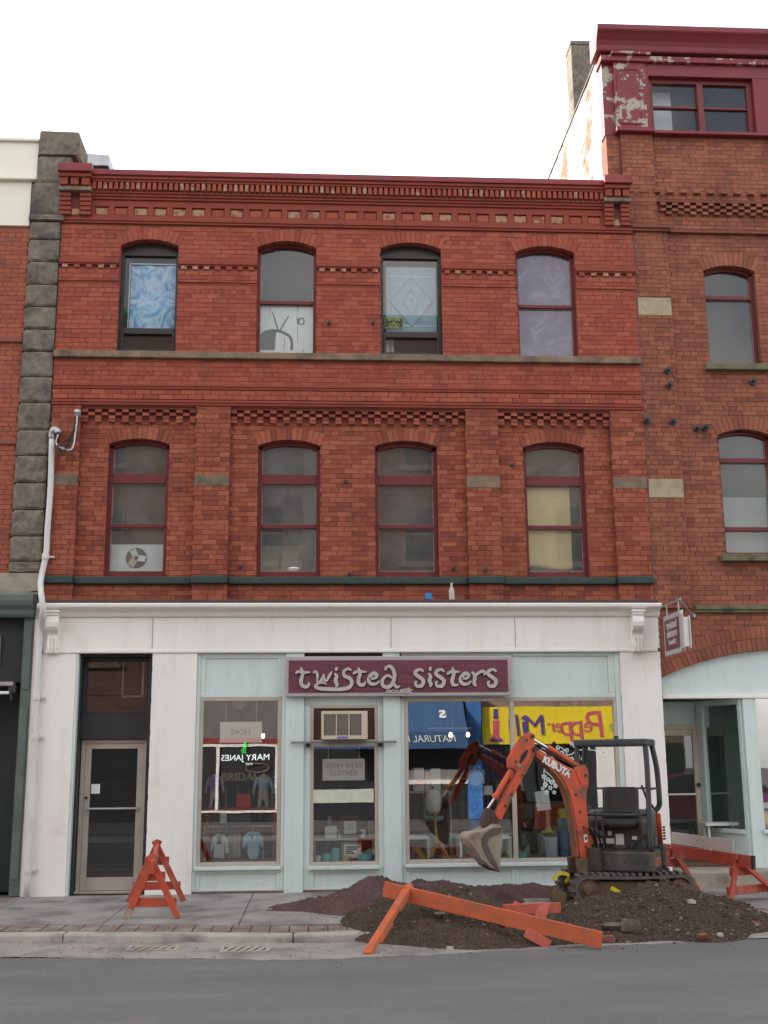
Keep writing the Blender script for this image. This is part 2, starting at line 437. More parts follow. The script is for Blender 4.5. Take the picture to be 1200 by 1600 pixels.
def brick_shape(wd, h, dp, mat):
    key = (round(wd, 3), round(h, 3), round(dp, 3), mat.name)
    if key not in BOX_ME:
        b = MB().box(-wd/2, wd/2, -dp/2, dp/2, -h/2, h/2)
        BOX_ME[key] = b.mesh('brick', mat)
    return BOX_ME[key]
def set_bricks(parent, bricks, mat, limit=300, jit=.0025, name='brick', br=rnd):
    """the bricks that show largest are parts of their own; the rest is one part"""
    def dist(b): return (Vector(((b[0]+b[1])/2, b[4], (b[2]+b[3])/2))-CAM).length/ math.sqrt(max(.02, (b[1]-b[0])))
    order = sorted((b for b in bricks if in_view(((b[0]+b[1])/2, b[4], (b[2]+b[3])/2)) and b[1]-b[0] > .15), key=dist)
    solo = set(order[:limit]); rest = MB()
    for b in bricks:
        j = br.uniform(-jit, jit); t = br.random()
        if b in solo:
            q = (b[0]+b[1])/2, (b[4]+b[5])/2+j, (b[2]+b[3])/2
            inst(name, brick_shape(b[1]-b[0], b[3]-b[2], b[5]-b[4], mat), q, parent, t)
        else:
            rest.box(b[0], b[1], b[4]+j, b[5], b[2], b[3], 0, t+.001, back=False)
    if rest.v: rest.build(name, mat, parent, kind='stuff')
def wall_slab(mb, x0, x1, z0, z1, y0, y1, ops, mi=0):
    cur = x0
    for o in sorted(ops, key=lambda q: q['xl']):
        if o['xl'] > cur: mb.box(cur, o['xl'], y0, y1, z0, z1, mi)
        if o['zb'] > z0: mb.box(o['xl'], o['xr'], y0, y1, z0, o['zb'], mi)
        mb.prism(arc(o, o['R'])[::-1]+[(o['xl'], z1), (o['xr'], z1)], y0, y1, mi)
        cur = o['xr']
    if cur < x1: mb.box(cur, x1, y0, y1, z0, z1, mi)
def ring_of(parent, o, y, mat, pitch=.078, depth=.11):
    n = max(6, round(2*o['th']*(o['R']+.08)/pitch))
    da = 2*o['th']/n; gap = .006/o['R']
    r0, r1 = o['R']-.003, o['R']+o['ring']-.006
    b = MB(); a0, a1 = -da/2+gap/2, da/2-gap/2
    b.prism([(r0*math.sin(a0), r0*math.cos(a0)), (r1*math.sin(a0), r1*math.cos(a0)), (r1*math.sin(a1), r1*math.cos(a1)), (r0*math.sin(a1), r0*math.cos(a1))], 0, depth)
    me = b.mesh('voussoir', mat)
    for i in range(n):
        an = -o['th']+da*(i+.5)
        inst('voussoir', me, (o['xc'], y-.004+rnd.uniform(-.002, .002), o['zc']), parent, rnd.random(), rot=(0, an, 0))

def pane(parent, o, z0, z1, y, glass, inset, arched=False, bead=True, x0=None, x1=None):
    xl = (o['xl'] if x0 is None else x0)+inset; xr = (o['xr'] if x1 is None else x1)-inset
    if arched:
        ra = o['R']-inset+.012
        q = [(x, z) for x, z in arc(o, ra) if xl <= x <= xr]
        zl = o['zc']+math.sqrt(max(0, ra*ra-(xl-o['xc'])**2))
        pts = [(xl, z0), (xl, zl)]+q+[(xr, zl), (xr, z0)]
        MB().prism(pts, y, y+.006).build('pane', glass, parent)
    else:
        MB().box(xl-.004, xr+.004, y, y+.006, z0-.004, z1+.004).build('pane', glass, parent)
    if bead:
        e = MB(); t = .009; yy0, yy1 = y-.006, y-.0005
        if not arched: e.box(xl, xr, yy0, yy1, z1-t, z1)
        e.box(xl, xr, yy0, yy1, z0, z0+t*1.3)
        zt = z1-t if not arched else o['zs']-.01
        e.box(xl, xl+t*.7, yy0, yy1, z0+t*1.3, zt); e.box(xr-t*.7, xr, yy0, yy1, z0+t*1.3, zt)
        e.build('putty', M['whitebead'], parent)

def arched_window(b, o, y, fw, rails, panes, mat, glass=None, bead=True, lift=0):
    """frame in the opening; rails = [(z0, z1, proud)], panes = [(z0, z1, arched)]"""
    f = MB(); e = .002
    hd = o['R']-e
    f.box(o['xl']+e, o['xl']+fw, y, y+.09, o['zb']+e, o['zs']-.001)
    f.box(o['xr']-fw, o['xr']-e, y, y+.09, o['zb']+e, o['zs']-.001)
    outer = arc(o, hd); inner = [(max(o['xl']+fw, min(o['xr']-fw, x)), z) for x, z in arc(o, o['R']-fw)]
    inner = [(inner[0][0], o['zs'])]+inner+[(inner[-1][0], o['zs'])]
    outer = [(o['xl']+e, o['zs'])]+[(min(max(x, o['xl']+e), o['xr']-e), z) for x, z in outer]+[(o['xr']-e, o['zs'])]
    k = len(outer)
    for i in range(k-1):
        f.prism([outer[i], outer[i+1], inner[i+1], inner[i]], y, y+.09)
    for z0, z1, pr in rails:
        f.box(o['xl']+fw-.001, o['xr']-fw+.001, y-pr, y+.08, z0, z1)
    wn_ = f.build('window', mat, b, bevel=.004, seg=1)
    for z0, z1, ar in panes:
        pane(wn_, o, z0, z1, y+.045, glass or M['glass'], fw, ar, bead)
    return wn_

# ------------------------------------------------------------------ the brick building with the shop
GZ = 0.08                                    # pavement level at the wall
bld = thing('brick_building', 'red painted brick building of three storeys over a white and aqua shopfront', 'building', (0, 0, GZ))
X0, X1 = -3.90, 5.0
O3 = [opening(-2.99, -2.10, 7.875, 9.60, 9.71), opening(-.90, .015, 7.875, 9.61, 9.72), opening(1.0, 1.955, 7.875, 9.63, 9.735), opening(3.12, 4.06, 7.875, 9.61, 9.715)]
O2 = [opening(-3.055, -2.15, 4.47, 6.46, 6.55), opening(-.85, .085, 4.47, 6.46, 6.55), opening(.895, 1.845, 4.47, 6.46, 6.55), opening(3.14, 4.09, 4.47, 6.46, 6.55)]
BAYS = [(-3.465, -1.77), (-1.26, 2.265), (2.765, 4.485)]
PILS = [(X0, -3.465), (-1.77, -1.26), (2.265, 2.765), (4.485, X1)]
YB = .09
core = MB()
wall_slab(core, X0, X1, 7.02, 10.55, .008, .40, O3)
for (a, b) in BAYS:
    wall_slab(core, a, b, 4.0, 7.019, YB+.008, .40, [o for o in O2 if a < o['xc'] < b])
for (a, b) in PILS:
    core.box(a+.006, b-.006, .008, .40, 4.0, 7.019)
core.build('wall', M['mortar'], bld)
sh = MB()                                    # the rest of the house: flanks, back, roof, floors
sh.box(X0, X0+.25, .41, 12, 0, 10.5); sh.box(X1-.25, X1, .41, 12, 0, 10.5); sh.box(X0, X1, 12.01, 12.3, 0, 10.5)
sh.build('flank_wall', M['mortar'], bld)
MB().box(X0, X1, .41, 12.3, 10.501, 10.62).build('roof', M['darksteel'], bld)
fl = MB()
for z in (4.0, 7.25): fl.box(X0+.26, X1-.26, .41, 11.99, z, z+.14)
fl.build('floor_slab', M['woodfloor'], bld)
iw = MB(); iw.box(X0+.255, X1-.255, 4.2, 4.3, 4.15, 7.24); iw.box(X0+.255, X1-.255, 4.2, 4.3, 7.4, 10.49)
for x in (-1.5, 2.5): iw.box(x, x+.1, .42, 4.19, 4.15, 7.24); iw.box(x, x+.1, .42, 4.19, 7.4, 10.49)
iw.box(X0+.255, X0+.3, .42, 4.19, 4.15, 10.4); iw.box(X1-.3, X1-.255, .42, 4.19, 4.15, 10.4)
iw.build('interior_wall', M['interior'], bld)

low, up = [], []
lay(up, X0, X1, 7.885, 9.0, 0, .02, O3)
lay(up, X0, X1, 9.36, 9.945, 0, .02, O3)
for k, (a, b) in enumerate([(X0, O3[0]['xl']), (O3[0]['xr'], O3[1]['xl']), (O3[1]['xr'], O3[2]['xl']), (O3[2]['xr'], O3[3]['xl']), (O3[3]['xr'], X1)]):
    core2 = MB()
    core2.box(a, b, -.012, .02, 9.0, 9.21); core2.build('brick_band', M['mortar'], bld)
    lay(up, a, b, 9.005, 9.205, -.022, .02, hdr=0)
    s = MB(); s.box(a, b, -.055, .02, 9.285, 9.355); s.box(a, b, -.034, .02, 9.262, 9.284); s.build('string_course', M['brick_up'], bld)
    n = max(1, round((b-a)/.178)); p = (b-a)/n
    for i in range(n):
        inst('dentil', brick_shape(.085, .052, .05, M['tan'] if rnd.random() < .45 else M['brick_up']), (a+p*(i+.5), -.012, 9.235), bld, rnd.random())
lay(up, X0, X1, 7.365, 7.755, 0, .02)
lay(up, X0, X1, 7.115, 7.285, -.010, .02, hdr=0)
for (a, b) in BAYS: lay(low, a, b, 4.47, 6.8, YB, YB+.02, O2); lay(low, a, b, 4.10, 4.345, YB, YB+.02)
for (a, b) in PILS: lay(low, a, b, 4.47, 7.03, 0, .085, off=a+.02); lay(low, a, b, 4.10, 4.345, 0, .085, off=a+.02)
# pale stone blocks let into the piers take the place of four courses
blk = [(a, b) for a, b in PILS]
low = [q for q in low if not (q[4] == 0 and q[5] == .085 and 5.80 < (q[2]+q[3])/2 < 5.985)]
for a, b in blk: MB().box(a+.002, b-.002, -.004, .085, 5.805, 5.98).build('stone_block', M['sandstone'], bld, bevel=.006)
set_bricks(bld, low, M['brick'], 300)
set_bricks(bld, up, M['brick_up'], 0)
for o in O3: ring_of(bld, o, 0, M['brick_up'])
for o in O2: ring_of(bld, o, YB, M['brick'])
# string courses
b = MB(); b.box(X0, X1, -.07, .02, 7.765, 7.87)
b.build('stone_sill_course', M['sandstone'], bld, bevel=.012)
b = MB()
b.box(X0, X1, -.030, .02, 7.325, 7.362); b.box(X0, X1, -.018, .02, 7.288, 7.324)
b.build('brick_string', M['brick_up'], bld, bevel=.003, seg=1)
b = MB(); b.box(X0, X1, -.035, .02, 7.075, 7.112); b.box(X0, X1, -.022, .02, 7.035, 7.074)
b.build('brick_string', M['brick_up'], bld, bevel=.003, seg=1)
# corbel tables bridging each recessed bay
for a, b_ in BAYS:
    n = round((b_-a)/.0985); p = (b_-a)/n
    MB().box(a, b_, .03, .1, 6.985, 7.033).build('corbel_course', M['brick'], bld)
    for r in range(4):
        zt = 6.98-r*.049
        for i in range(n):
            if (i % 2 == 0) != (r in (0, 2, 3)) : continue
            inst('corbel_brick', brick_shape(p-.008, .045, .085, M['brick']), (a+p*(i+.5), .068+r*.005, zt-.0225), bld, rnd.random())
# green painted stone course under the second floor windows
g = MB()
for a, b_ in PILS: g.box(a-.012, b_+.012, -.065, .08, 4.35, 4.462)
for a, b_ in BAYS: g.box(a+.0125, b_-.0125, YB-.07, YB+.02, 4.352, 4.46)
g.build('green_stone_course', M['greenstone'], bld, bevel=.018, seg=3)
g = MB(); g.box(X0, X1, -.20, .099, 4.05, 4.095); g.build('flashing', M['flash'], bld, bevel=.01)
# ---- cornice
c = MB()
c.box(X0, X1, -.030, .02, 9.95, 9.985); c.box(X0, X1, -.048, .02, 9.986, 10.035)
c.build('brick_string', M['brick_up'], bld, bevel=.003, seg=1)
XA, XB = -3.44, 4.54                        # between the two end consoles
n = 27; p = (XB-XA)/n
fz = MB()
fz.box(XA, XB, -.035, .02, 10.036, 10.085); fz.box(XA, XB, -.035, .02, 10.225, 10.33)
fz.box(XA, XB, .0, .02, 10.0855, 10.2245, 1)
for i in range(n+1):
    x = XA+p*i; fz.box(max(XA, x-.045), min(XB, x+.045), -.035, .02, 10.0852, 10.2248)
fz.build('frieze', [M['brick_up'], M['mortar']], bld, bevel=.003, seg=1)
for i in range(n):
    k = rnd.random()
    inst('panel_brick', brick_shape(p-.11, .105, .03, M['tan'] if k < .62 else M['brick_up']), (XA+p*(i+.5), -.002, 10.150), bld, rnd.random())
bd = MB(); bd.box(XA, XB, -.065, .02, 10.332, 10.372); bd.box(XA, XB, -.09, .02, 10.373, 10.412); bd.box(XA, XB, -.115, .02, 10.413, 10.448)
bd.box(XA, XB, -.10, .02, 10.449, 10.575, 1)
bd.box(XA, XB, -.165, .02, 10.576, 10.612); bd.box(XA, XB, -.19, .02, 10.613, 10.66)
bd.build('cornice', [M['brick_up'], M['mortar']], bld, bevel=.004, seg=1)
n = 96; p = (XB-XA)/n
for i in range(n):
    tn = i % 2 == 0 and rnd.random() < .42
    inst('cornice_dentil', brick_shape(p*.62, .112, .085, M['tan'] if tn else M['brick_up']), (XA+p*(i+.5), -.118, 10.512), bld, rnd.random())
cp = MB(); cp.box(XA, XB, -.22, .45, 10.662, 10.735); cp.box(XA, XB, -.20, .45, 10.7355, 10.765)
cp.build('cornice_cap', M['redtrim'], bld, bevel=.01)
for x0, x1 in ((X0-.02, XA-.002), (XB+.002, X1-.06)):        # stepped end consoles
    q = MB()
    q.box(x0, x1, -.05, .02, 10.036, 10.40, 1)
    wd = x1-x0
    for r in range(5):
        z = 10.05+r*.07
        q.box(x0, x0+wd*.36, -.10-r*.012, -.03, z, z+.06); q.box(x1-wd*.36, x1, -.10-r*.012, -.03, z, z+.06)
    q.box(x0+wd*.37, x1-wd*.37, -.07, -.03, 10.05, 10.16, 2)
    q.box(x0-.012, x1+.012, -.20, .02, 10.405, 10.475, 3)
    for k in range(3): q.box(x0+wd*(.02+k*.34), x0+wd*(.28+k*.34), -.23, -.12, 10.478, 10.60)
    q.box(x0, x1, -.12, .02, 10.476, 10.66, 1)
    q.box(x0-.005, x1+.005, -.26, .02, 10.602, 10.665)
    q.box(x0-.02, x1+.02, -.31, .45, 10.667, 10.80, 4)
    q.build('end_console', [M['brick_up'], M['mortar'], M['tan'], M['sandstone'], M['redtrim']], bld, bevel=.006, seg=1)

# ---- upper windows
Y3, Y2 = .13, .20
def bronze_window(o):
    f = MB(); y = Y3; fw = .05; e = .002
    f.prism(arc(o, o['R']-e)[::-1]+[(o['xl']+e, o['zs']-.06), (o['xr']-e, o['zs']-.06)], y+.02, y+.10)
    f.box(o['xl']+e, o['xl']+fw, y, y+.1, o['zb']+e, o['zs']-.062); f.box(o['xr']-fw, o['xr']-e, y, y+.1, o['zb']+e, o['zs']-.062)
    f.box(o['xl']+fw, o['xr']-fw, y, y+.1, o['zs']-.11, o['zs']-.062)
    f.box(o['xl']+fw, o['xr']-fw, y-.01, y+.1, 8.24, 8.30)
    f.box(o['xl']+fw, o['xr']-fw, y, y+.1, o['zb']+e, o['zb']+.05)
    f.box(o['xl']+fw, o['xl']+fw+.03, y-.02, y+.09, o['zb']+.05, 8.24); f.box(o['xr']-fw-.03, o['xr']-fw, y-.02, y+.09, o['zb']+.05, 8.24)
    f.box(o['xl']+fw+.03, o['xr']-fw-.03, y-.02, y+.09, 8.205, 8.24); f.box(o['xl']+fw+.03, o['xr']-fw-.03, y-.02, y+.09, o['zb']+.05, o['zb']+.085)
    wn_ = f.build('window', M['bronze'], bld, bevel=.003, seg=1)
    pane(wn_, o, 8.30, o['zs']-.11, y+.05, M['cleanglass'], fw, False, False)
    pane(wn_, o, o['zb']+.085, 8.205, y+.04, M['cleanglass'], fw+.03, False, False)
bronze_window(O3[0]); bronze_window(O3[2])
for o in (O3[1], O3[3]):
    arched_window(bld, o, Y3, .05, [(8.725, 8.775, .012), (7.88, 7.935, 0)], [(8.775, 9.6, True), (7.935, 8.725, False)], M['redframe'])
for o in O2:
    arched_window(bld, o, Y2, .065, [(5.885, 6.03, .012), (5.215, 5.27, .012), (4.475, 4.565, .005)],
                  [(6.03, 6.46, True), (5.27, 5.885, False), (4.565, 5.215, False)], M['redframe'], M['midglass'])
# small iron fixings left in the brickwork
for px, py in ((540, 753), (546, 897), (376, 886), (709, 889), (800, 727), (514, 509), (582, 509), (757, 893)):
    q = P(px, py, YB); z = Y2
    yb = YB if not any(a < q.x < b for a, b in PILS) and q.z < 7 else 0
    k = MB(); k.lathe([(.028, 0), (.028, -.02), (.012, -.022), (.012, -.07), (.02, -.072), (.02, -.085)], (q.x, yb, q.z), 10, axis='y')
    k.build('iron_fixing', M['darksteel'], bld)
# ------------------------------------------------------------------ the shopfront (still the brick building)
YF = -.10
q = MB(); q.box(-3.86, 5.01, YF, .08, 3.40, 3.852)
q.build('shop_fascia', M['white'], bld, bevel=.006)
q = MB(); q.box(-3.80, 4.98, YF-.02, .0, 3.345, 3.398); q.build('fascia_bead', M['white'], bld, bevel=.012)
q = MB()
q.prism([(-.02, 3.855), (-.12, 3.855), (-.14, 3.88), (-.15, 3.93), (-.19, 3.95), (-.25, 3.965), (-.275, 3.985), (-.28, 4.02), (-.25, 4.038), (-.02, 4.048)], -3.88, 5.03, axis='x')
q.build('shop_cornice', M['white'], bld)
for x in (-2.29, 1.1, 2.9):                              # joints in the fascia boards
    MB().box(x, x+.006, YF-.003, YF+.01, 3.41, 3.845).build('board_joint', M['mortar_right'], bld)
wp = []
piers = ((-3.86, -3.335), (-2.275, -1.65), (4.42, 5.01))
for a, b in piers:
    MB().box(a+.004, b-.004, YF+.0018, .39, 0, 3.344).build('pier', M['whitebrick'], bld)
    lay(wp, a, b, .08, 3.343, YF, .16, off=a)
set_bricks(bld, wp, M['whitebrick'], 0, .0006)
def bracket(x0, x1):
    z0, z1 = 3.335, 3.905; b = MB()
    prof = [(YF, z1), (YF-.17, z1), (YF-.175, z1-.035), (YF-.15, z1-.045), (YF-.165, z1-.09), (YF-.175, z1-.14), (YF-.165, z1-.20), (YF-.13, z1-.245), (YF-.08, z1-.265), (YF-.055, z1-.30), (YF-.05, z1-.36), (YF-.055, z1-.42), (YF-.07, z1-.44), (YF-.065, z1-.5), (YF-.05, z1-.57), (YF, z1-.57)]
    b.prism(prof, x0, x1, axis='x')
    b.box(x0-.02, x1+.02, YF-.19, YF-.001, z1+.001, z1+.03)
    for k in range(3):
        x = x0+(x1-x0)*(.14+.3*k); b.box(x, x+(x1-x0)*.14, YF-.085, YF-.03, z0+.03, z0+.22)
    for r in range(2):
        for k in range(3):
            x = x0+(x1-x0)*(.05+.32*k); b.box(x, x+(x1-x0)*.26, YF-.078, YF-.03, z0+.01+r*.055, z0+.05+r*.055)
    b.lathe([(.055, 0), (.055, x1-x0+.016)], (x0-.008, YF-.105, z1-.14), 14, axis='x')
    b.build('scroll_bracket', M['white'], bld, bevel=.004, seg=1)
bracket(-3.745, -3.585); bracket(4.60, 4.76)
# ---- street door to the stairs
q = MB()
q.box(-3.334, -3.275, .02, .30, GZ, 3.343); q.box(-2.335, -2.276, .02, .30, GZ, 3.343); q.box(-3.274, -2.336, .02, .30, 3.305, 3.343)
q.box(-3.274, -2.336, .13, .30, 2.16, 2.50)
q.build('door_surround', M['blackpaint'], bld, bevel=.005)
q = MB(); q.box(-3.333, -3.30, -.095, .019, GZ, 3.343); q.build('door_jamb', M['aqua2'], bld)
f = MB(); f.box(-3.273, -3.225, .15, .24, 2.501, 3.303); f.box(-2.385, -2.337, .15, .24, 2.501, 3.303); f.box(-3.224, -2.386, .15, .24, 3.255, 3.303); f.box(-3.224, -2.386, .15, .24, 2.501, 2.55)
tw = f.build('transom_window', M['blackpaint'], bld, bevel=.004)
MB().box(-3.226, -2.384, .20, .206, 2.549, 3.256).build('pane', M['doorglass'], tw)
bd_ = MB()
for a in ((-2.74, -2.72, 2.75, 3.25), (-2.46, -2.43, 2.75, 3.25), (-2.74, -2.43, 2.75, 2.775)): bd_.box(a[0], a[1], .212, .218, a[2], a[3])
bd_.build('old_tape', M['whitebead'], tw)
f = MB(); y = .20
f.box(-3.265, -3.21, y, y+.09, GZ+.02, 2.155); f.box(-2.395, -2.34, y, y+.09, GZ+.02, 2.155); f.box(-3.2099, -2.3951, y, y+.09, 2.10, 2.155)
f.box(-3.27, -2.335, y-.06, y+.12, GZ, GZ+.03)
dr = f.build('door_frame', M['alu'], bld, bevel=.004)
f = MB(); y = .215
f.box(-3.207, -3.125, y, y+.05, GZ+.035, 2.097); f.box(-2.48, -2.398, y, y+.05, GZ+.035, 2.097)
f.box(-3.124, -2.481, y, y+.05, 2.03, 2.097); f.box(-3.124, -2.481, y, y+.05, GZ+.035, .29)
dl = f.build('glass_door', M['alu'], bld, bevel=.004)
MB().box(-3.13, -2.475, y+.02, y+.026, .285, 2.035).build('pane', M['doorglass'], dl)
MB().tube([(-3.15, y-.04, 1.21), (-2.46, y-.04, 1.21)], .016).box(-3.16, -3.13, y-.05, y-.001, 1.19, 1.23).box(-2.475, -2.445, y-.05, y-.001, 1.19, 1.23).build('push_bar', M['galv'], dl)
MB().lathe([(.02, 0), (.02, -.02), (.012, -.022)], (-3.17, y, 1.36), 12, axis='y').build('lock', M['darksteel'], dl)
q = P(149, 1232, .215); tag(MB().box(q.x-.06, q.x+.06, .229, .2335, q.z-.07, q.z+.06).build('paper_notice', M['whitepaper']), 'small white paper notice taped inside the glass of the white pier street door', 'notice')
# hall and stairs behind the door
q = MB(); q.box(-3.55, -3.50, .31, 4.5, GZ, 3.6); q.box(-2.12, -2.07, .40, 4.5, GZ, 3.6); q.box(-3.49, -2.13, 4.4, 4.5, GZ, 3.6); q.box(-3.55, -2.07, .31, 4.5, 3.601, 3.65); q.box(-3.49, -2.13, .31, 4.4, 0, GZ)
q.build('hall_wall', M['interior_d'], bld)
st = MB()
for k in range(9): st.box(-3.49, -2.13, .9+k*.27, .9+(k+1)*.27, GZ+.001, GZ+.19*(k+1))
st.build('staircase', M['interior'], bld)
# ---- aqua shopfront
q = MB()
q.box(-1.648, -1.60, -.06, .05, GZ, 3.343); q.box(-.452, -.40, -.05, .05, GZ, 3.343)
q.box(4.345, 4.418, -.06, .05, GZ, 3.343)
q.box(-1.599, -.453, -.045, .05, 2.725, 2.80); q.box(-1.599, -.453, -.045, .05, 3.27, 3.343)
q.box(-1.599, -1.53, -.045, .05, 2.801, 3.269); q.box(-.52, -.453, -.045, .05, 2.801, 3.269)
q.box(-1.529, -.521, -.028, .05, 2.801, 3.269)
q.box(1.25, 4.344, -.045, .05, 2.70, 2.76); q.box(2.86, 4.344, -.045, .05, 3.29, 3.343); q.box(4.25, 4.344, -.045, .05, 2.761, 3.289)
q.box(1.25, 2.86, -.03, .05, 2.761, 3.343); q.box(2.861, 4.249, -.028, .05, 2.761, 3.289)
q.box(-.40+.27, .98, -.03, .05, 2.60, 3.30)
q.build('aqua_panelling', M['aqua'], bld, bevel=.004, seg=1)
MB().box(-.12, .97, -.02, .05, 3.301, 3.342).build('shadow_slot', M['darkvoid'], bld)  # dark strip painted for the shade in the slot above the sign
for a, b in ((-.398, -.135), (.982, 1.225)):
    MB().box(a, b, -.085, .05, GZ, 3.343).build('pilaster', M['aqua'], bld, bevel=.005)
MB().box(1.2255, 1.285, -.05, .05, GZ, 2.699).box(.905, .981, -.05, .05, GZ, 2.599).box(-.134, -.045, -.05, .05, GZ, 2.599).build('window_casing', M['aqua2'], bld, bevel=.004)
def kick(x0, x1, z1):
    k = MB(); k.box(x0, x1, -.045, .05, GZ, .135); k.box(x0, x1, -.045, .05, z1-.05, z1); k.box(x0, x0+.05, -.045, .05, .1351, z1-.0501); k.box(x1-.05, x1, -.045, .05, .1351, z1-.0501)
    k.box(x0+.0501, x1-.0501, -.025, .05, .1351, z1-.0501); k.build('kick_panel', M['aqua'], bld, bevel=.003, seg=1)
    MB().box(x0-.01, x1+.01, -.11, .05, z1+.001, z1+.05).build('window_sill', M['aqua'], bld, bevel=.006)
kick(-1.599, -.453, .385); kick(-.044, .904, .375); kick(1.286, 2.80, .385); kick(2.802, 4.344, .385)
MB().box(-1.64, 4.41, -.075, .0, GZ-.02, GZ+.03).build('red_plinth', surf('worn_maroon_plinth', (.14, .06, .065), (.2, .14, .14), 6, .8, .2), bld)
def shop_window(x0, x1, z0, z1, mull=(), fw=.05, y=-.055, mat='alu', glass='shopglass'):
    f = MB(); f.box(x0, x0+fw, y, y+.08, z0, z1); f.box(x1-fw, x1, y, y+.08, z0, z1)
    f.box(x0+fw+.0001, x1-fw-.0001, y, y+.08, z1-fw, z1); f.box(x0+fw+.0001, x1-fw-.0001, y, y+.08, z0, z0+fw)
    wn_ = f.build('shop_window', M[mat], bld, bevel=.005)
    xs = [x0+fw]
    for mm in mull:
        MB().box(mm-.03, mm+.03, y-.004, y+.075, z0+fw+.0002, z1-fw-.0002).build('mullion', M[mat], wn_, bevel=.005); xs += [mm-.03, mm+.03]
    xs.append(x1-fw)
    for i in range(0, len(xs), 2):
        MB().box(xs[i]-.004, xs[i+1]+.004, y+.035, y+.041, z0+fw-.004, z1-fw+.004).build('pane', M[glass], wn_)
    return wn_
shop_window(-1.598, -.454, .437, 2.722)
shop_window(-.043, .903, .427, 2.075, fw=.045)
shop_window(1.287, 4.343, .437, 2.698, (2.825,))
# transom opening that holds the air conditioner
f = MB(); f.box(-.043, .0, -.055, .03, 2.125, 2.597); f.box(.86, .903, -.055, .03, 2.125, 2.597); f.box(.0001, .8599, -.055, .03, 2.565, 2.597); f.box(-.043, .903, -.055, .03, 2.076, 2.124)
f.build('transom_frame', M['alu'], bld, bevel=.004)
f = MB(); f.box(.001, .105, -.03, .0, 2.126, 2.564); f.box(.755, .859, -.03, .0, 2.126, 2.564); f.box(.106, .754, -.025, .0, 2.52, 2.564)
f.build('side_curtain', surf('brown_accordion_panel', (.075, .028, .022), (.05, .02, .018), 30, .6, .2), bld)
# shop room
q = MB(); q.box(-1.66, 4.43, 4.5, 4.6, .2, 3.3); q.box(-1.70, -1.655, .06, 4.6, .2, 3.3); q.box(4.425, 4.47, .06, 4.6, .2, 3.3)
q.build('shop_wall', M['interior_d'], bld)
MB().box(-1.70, 4.47, .06, 4.6, 3.301, 3.36).build('shop_ceiling', M['interior_w'], bld)
MB().box(-1.70, 4.47, .06, 4.6, .18, .30).build('shop_floor', M['woodfloor'], bld)
MB().box(-1.60, 4.40, .06, .95, .301, .47).build('display_platform', M['interior_w'], bld)

# ------------------------------------------------------------------ right-hand building
rb = thing('corner_building', 'taller orange brick building with a peeling crimson top storey', 'building', (7.5, 0, GZ))
RX = 14.0
RO3 = [opening(6.115, 6.955, 7.80, 9.37, 9.465, .22), opening(8.2, 9.04, 7.80, 9.37, 9.465, .22), opening(10.3, 11.14, 7.80, 9.37, 9.465, .22)]
RO2 = [opening(6.155, 6.995, 4.80, 6.67, 6.765, .22), opening(8.2, 9.04, 4.80, 6.67, 6.765, .22), opening(10.3, 11.14, 4.80, 6.67, 6.765, .22)]
RA = opening(5.06, 8.9, .3, 2.985, 3.40, .36)
YR = .05
q = MB(); wall_slab(q, 5.56, RX, 4.0, 7.2, YR+.008, .4, RO2); wall_slab(q, 5.56, RX, 7.201, 10.05, YR+.008, .4, RO3)
q.box(5.0, 5.5599, .008, .4, 4.0, 10.05)
wall_slab(q, 5.0, RX, .3, 3.999, .058, .4, [RA])
q.box(4.68, 5.0, .06, .4, 10.3, 11.70); q.box(4.90, 5.42, .008, .4, 10.051, 11.70); q.box(5.4201, RX, YR+.008, .4, 10.051, 11.70)
q.build('wall', M['mortar_right'], rb)
rbk = []
lay(rbk, 5.56, RX, 4.0, 7.2, YR, YR+.02, RO2, off=.03); lay(rbk, 5.56, RX, 7.2, 10.0, YR, YR+.02, RO3, off=.03)
lay(rbk, 5.02, 5.56, 4.0, 10.0, 0, .05, off=.06)
lay(rbk, 5.02, 9, 3.0, 4.0, YR, YR+.02, [RA], off=.03)
lay(rbk, 4.685, 4.90, 10.4, 11.70, .055, .075); lay(rbk, 4.90, 5.42, 10.08, 11.70, 0, .04, off=.06); lay(rbk, 5.42, RX, 10.08, 11.70, YR, YR+.02, off=.03)
for z0, z1 in ((8.585, 8.875), (5.665, 5.955)):
    rbk = [k for k in rbk if not (k[5] == .05 and z0 < (k[2]+k[3])/2 < z1)]
    MB().box(5.025, 5.553, -.006, .05, z0, z1).build('stone_block', M['palestone'], rb, bevel=.006)
set_bricks(rb, rbk, M['brick_right'], 300, .002)
for o in (RO3[0], RO2[0]): ring_of(rb, o, YR, M['brick_right'])
for o in RO3[1:]+RO2[1:]: ring_of(rb, o, YR, M['brick_right'])
ring_of(rb, dict(RA, ring=.175), YR, M['brick_right'])
ring_of(rb, dict(RA, R=RA['R']+.18, ring=.175), YR, M['brick_right'])
b = MB()
b.box(4.99, 5.60, -.075, .04, 10.03, 10.075); b.box(4.99, 5.58, -.05, .04, 9.985, 10.029); b.box(5.6001, RX, -.02, .06, 9.985, 10.03)
b.build('brick_string', M['brick_right'], rb, bevel=.004, seg=1)
p = .098
for i in range(int((9.0-5.44)/p)):
    for r in range(4):
        if (i % 2 == 0) != (r in (0, 2)): continue
        inst('corbel_brick', brick_shape(p-.008, .045, .09, M['brick_right']), (5.47+p*(i+.5), .02+r*.006, 10.475-r*.049), rb, rnd.random())
b = MB(); b.box(5.44, RX, -.02, .06, 10.505, 10.545); b.build('corbel_course', M['brick_right'], rb)
for i in range(14):
    inst('dentil', brick_shape(.11, .05, .07, M['brick_right']), (5.0+i*.22, .02, 10.70), rb, rnd.random())
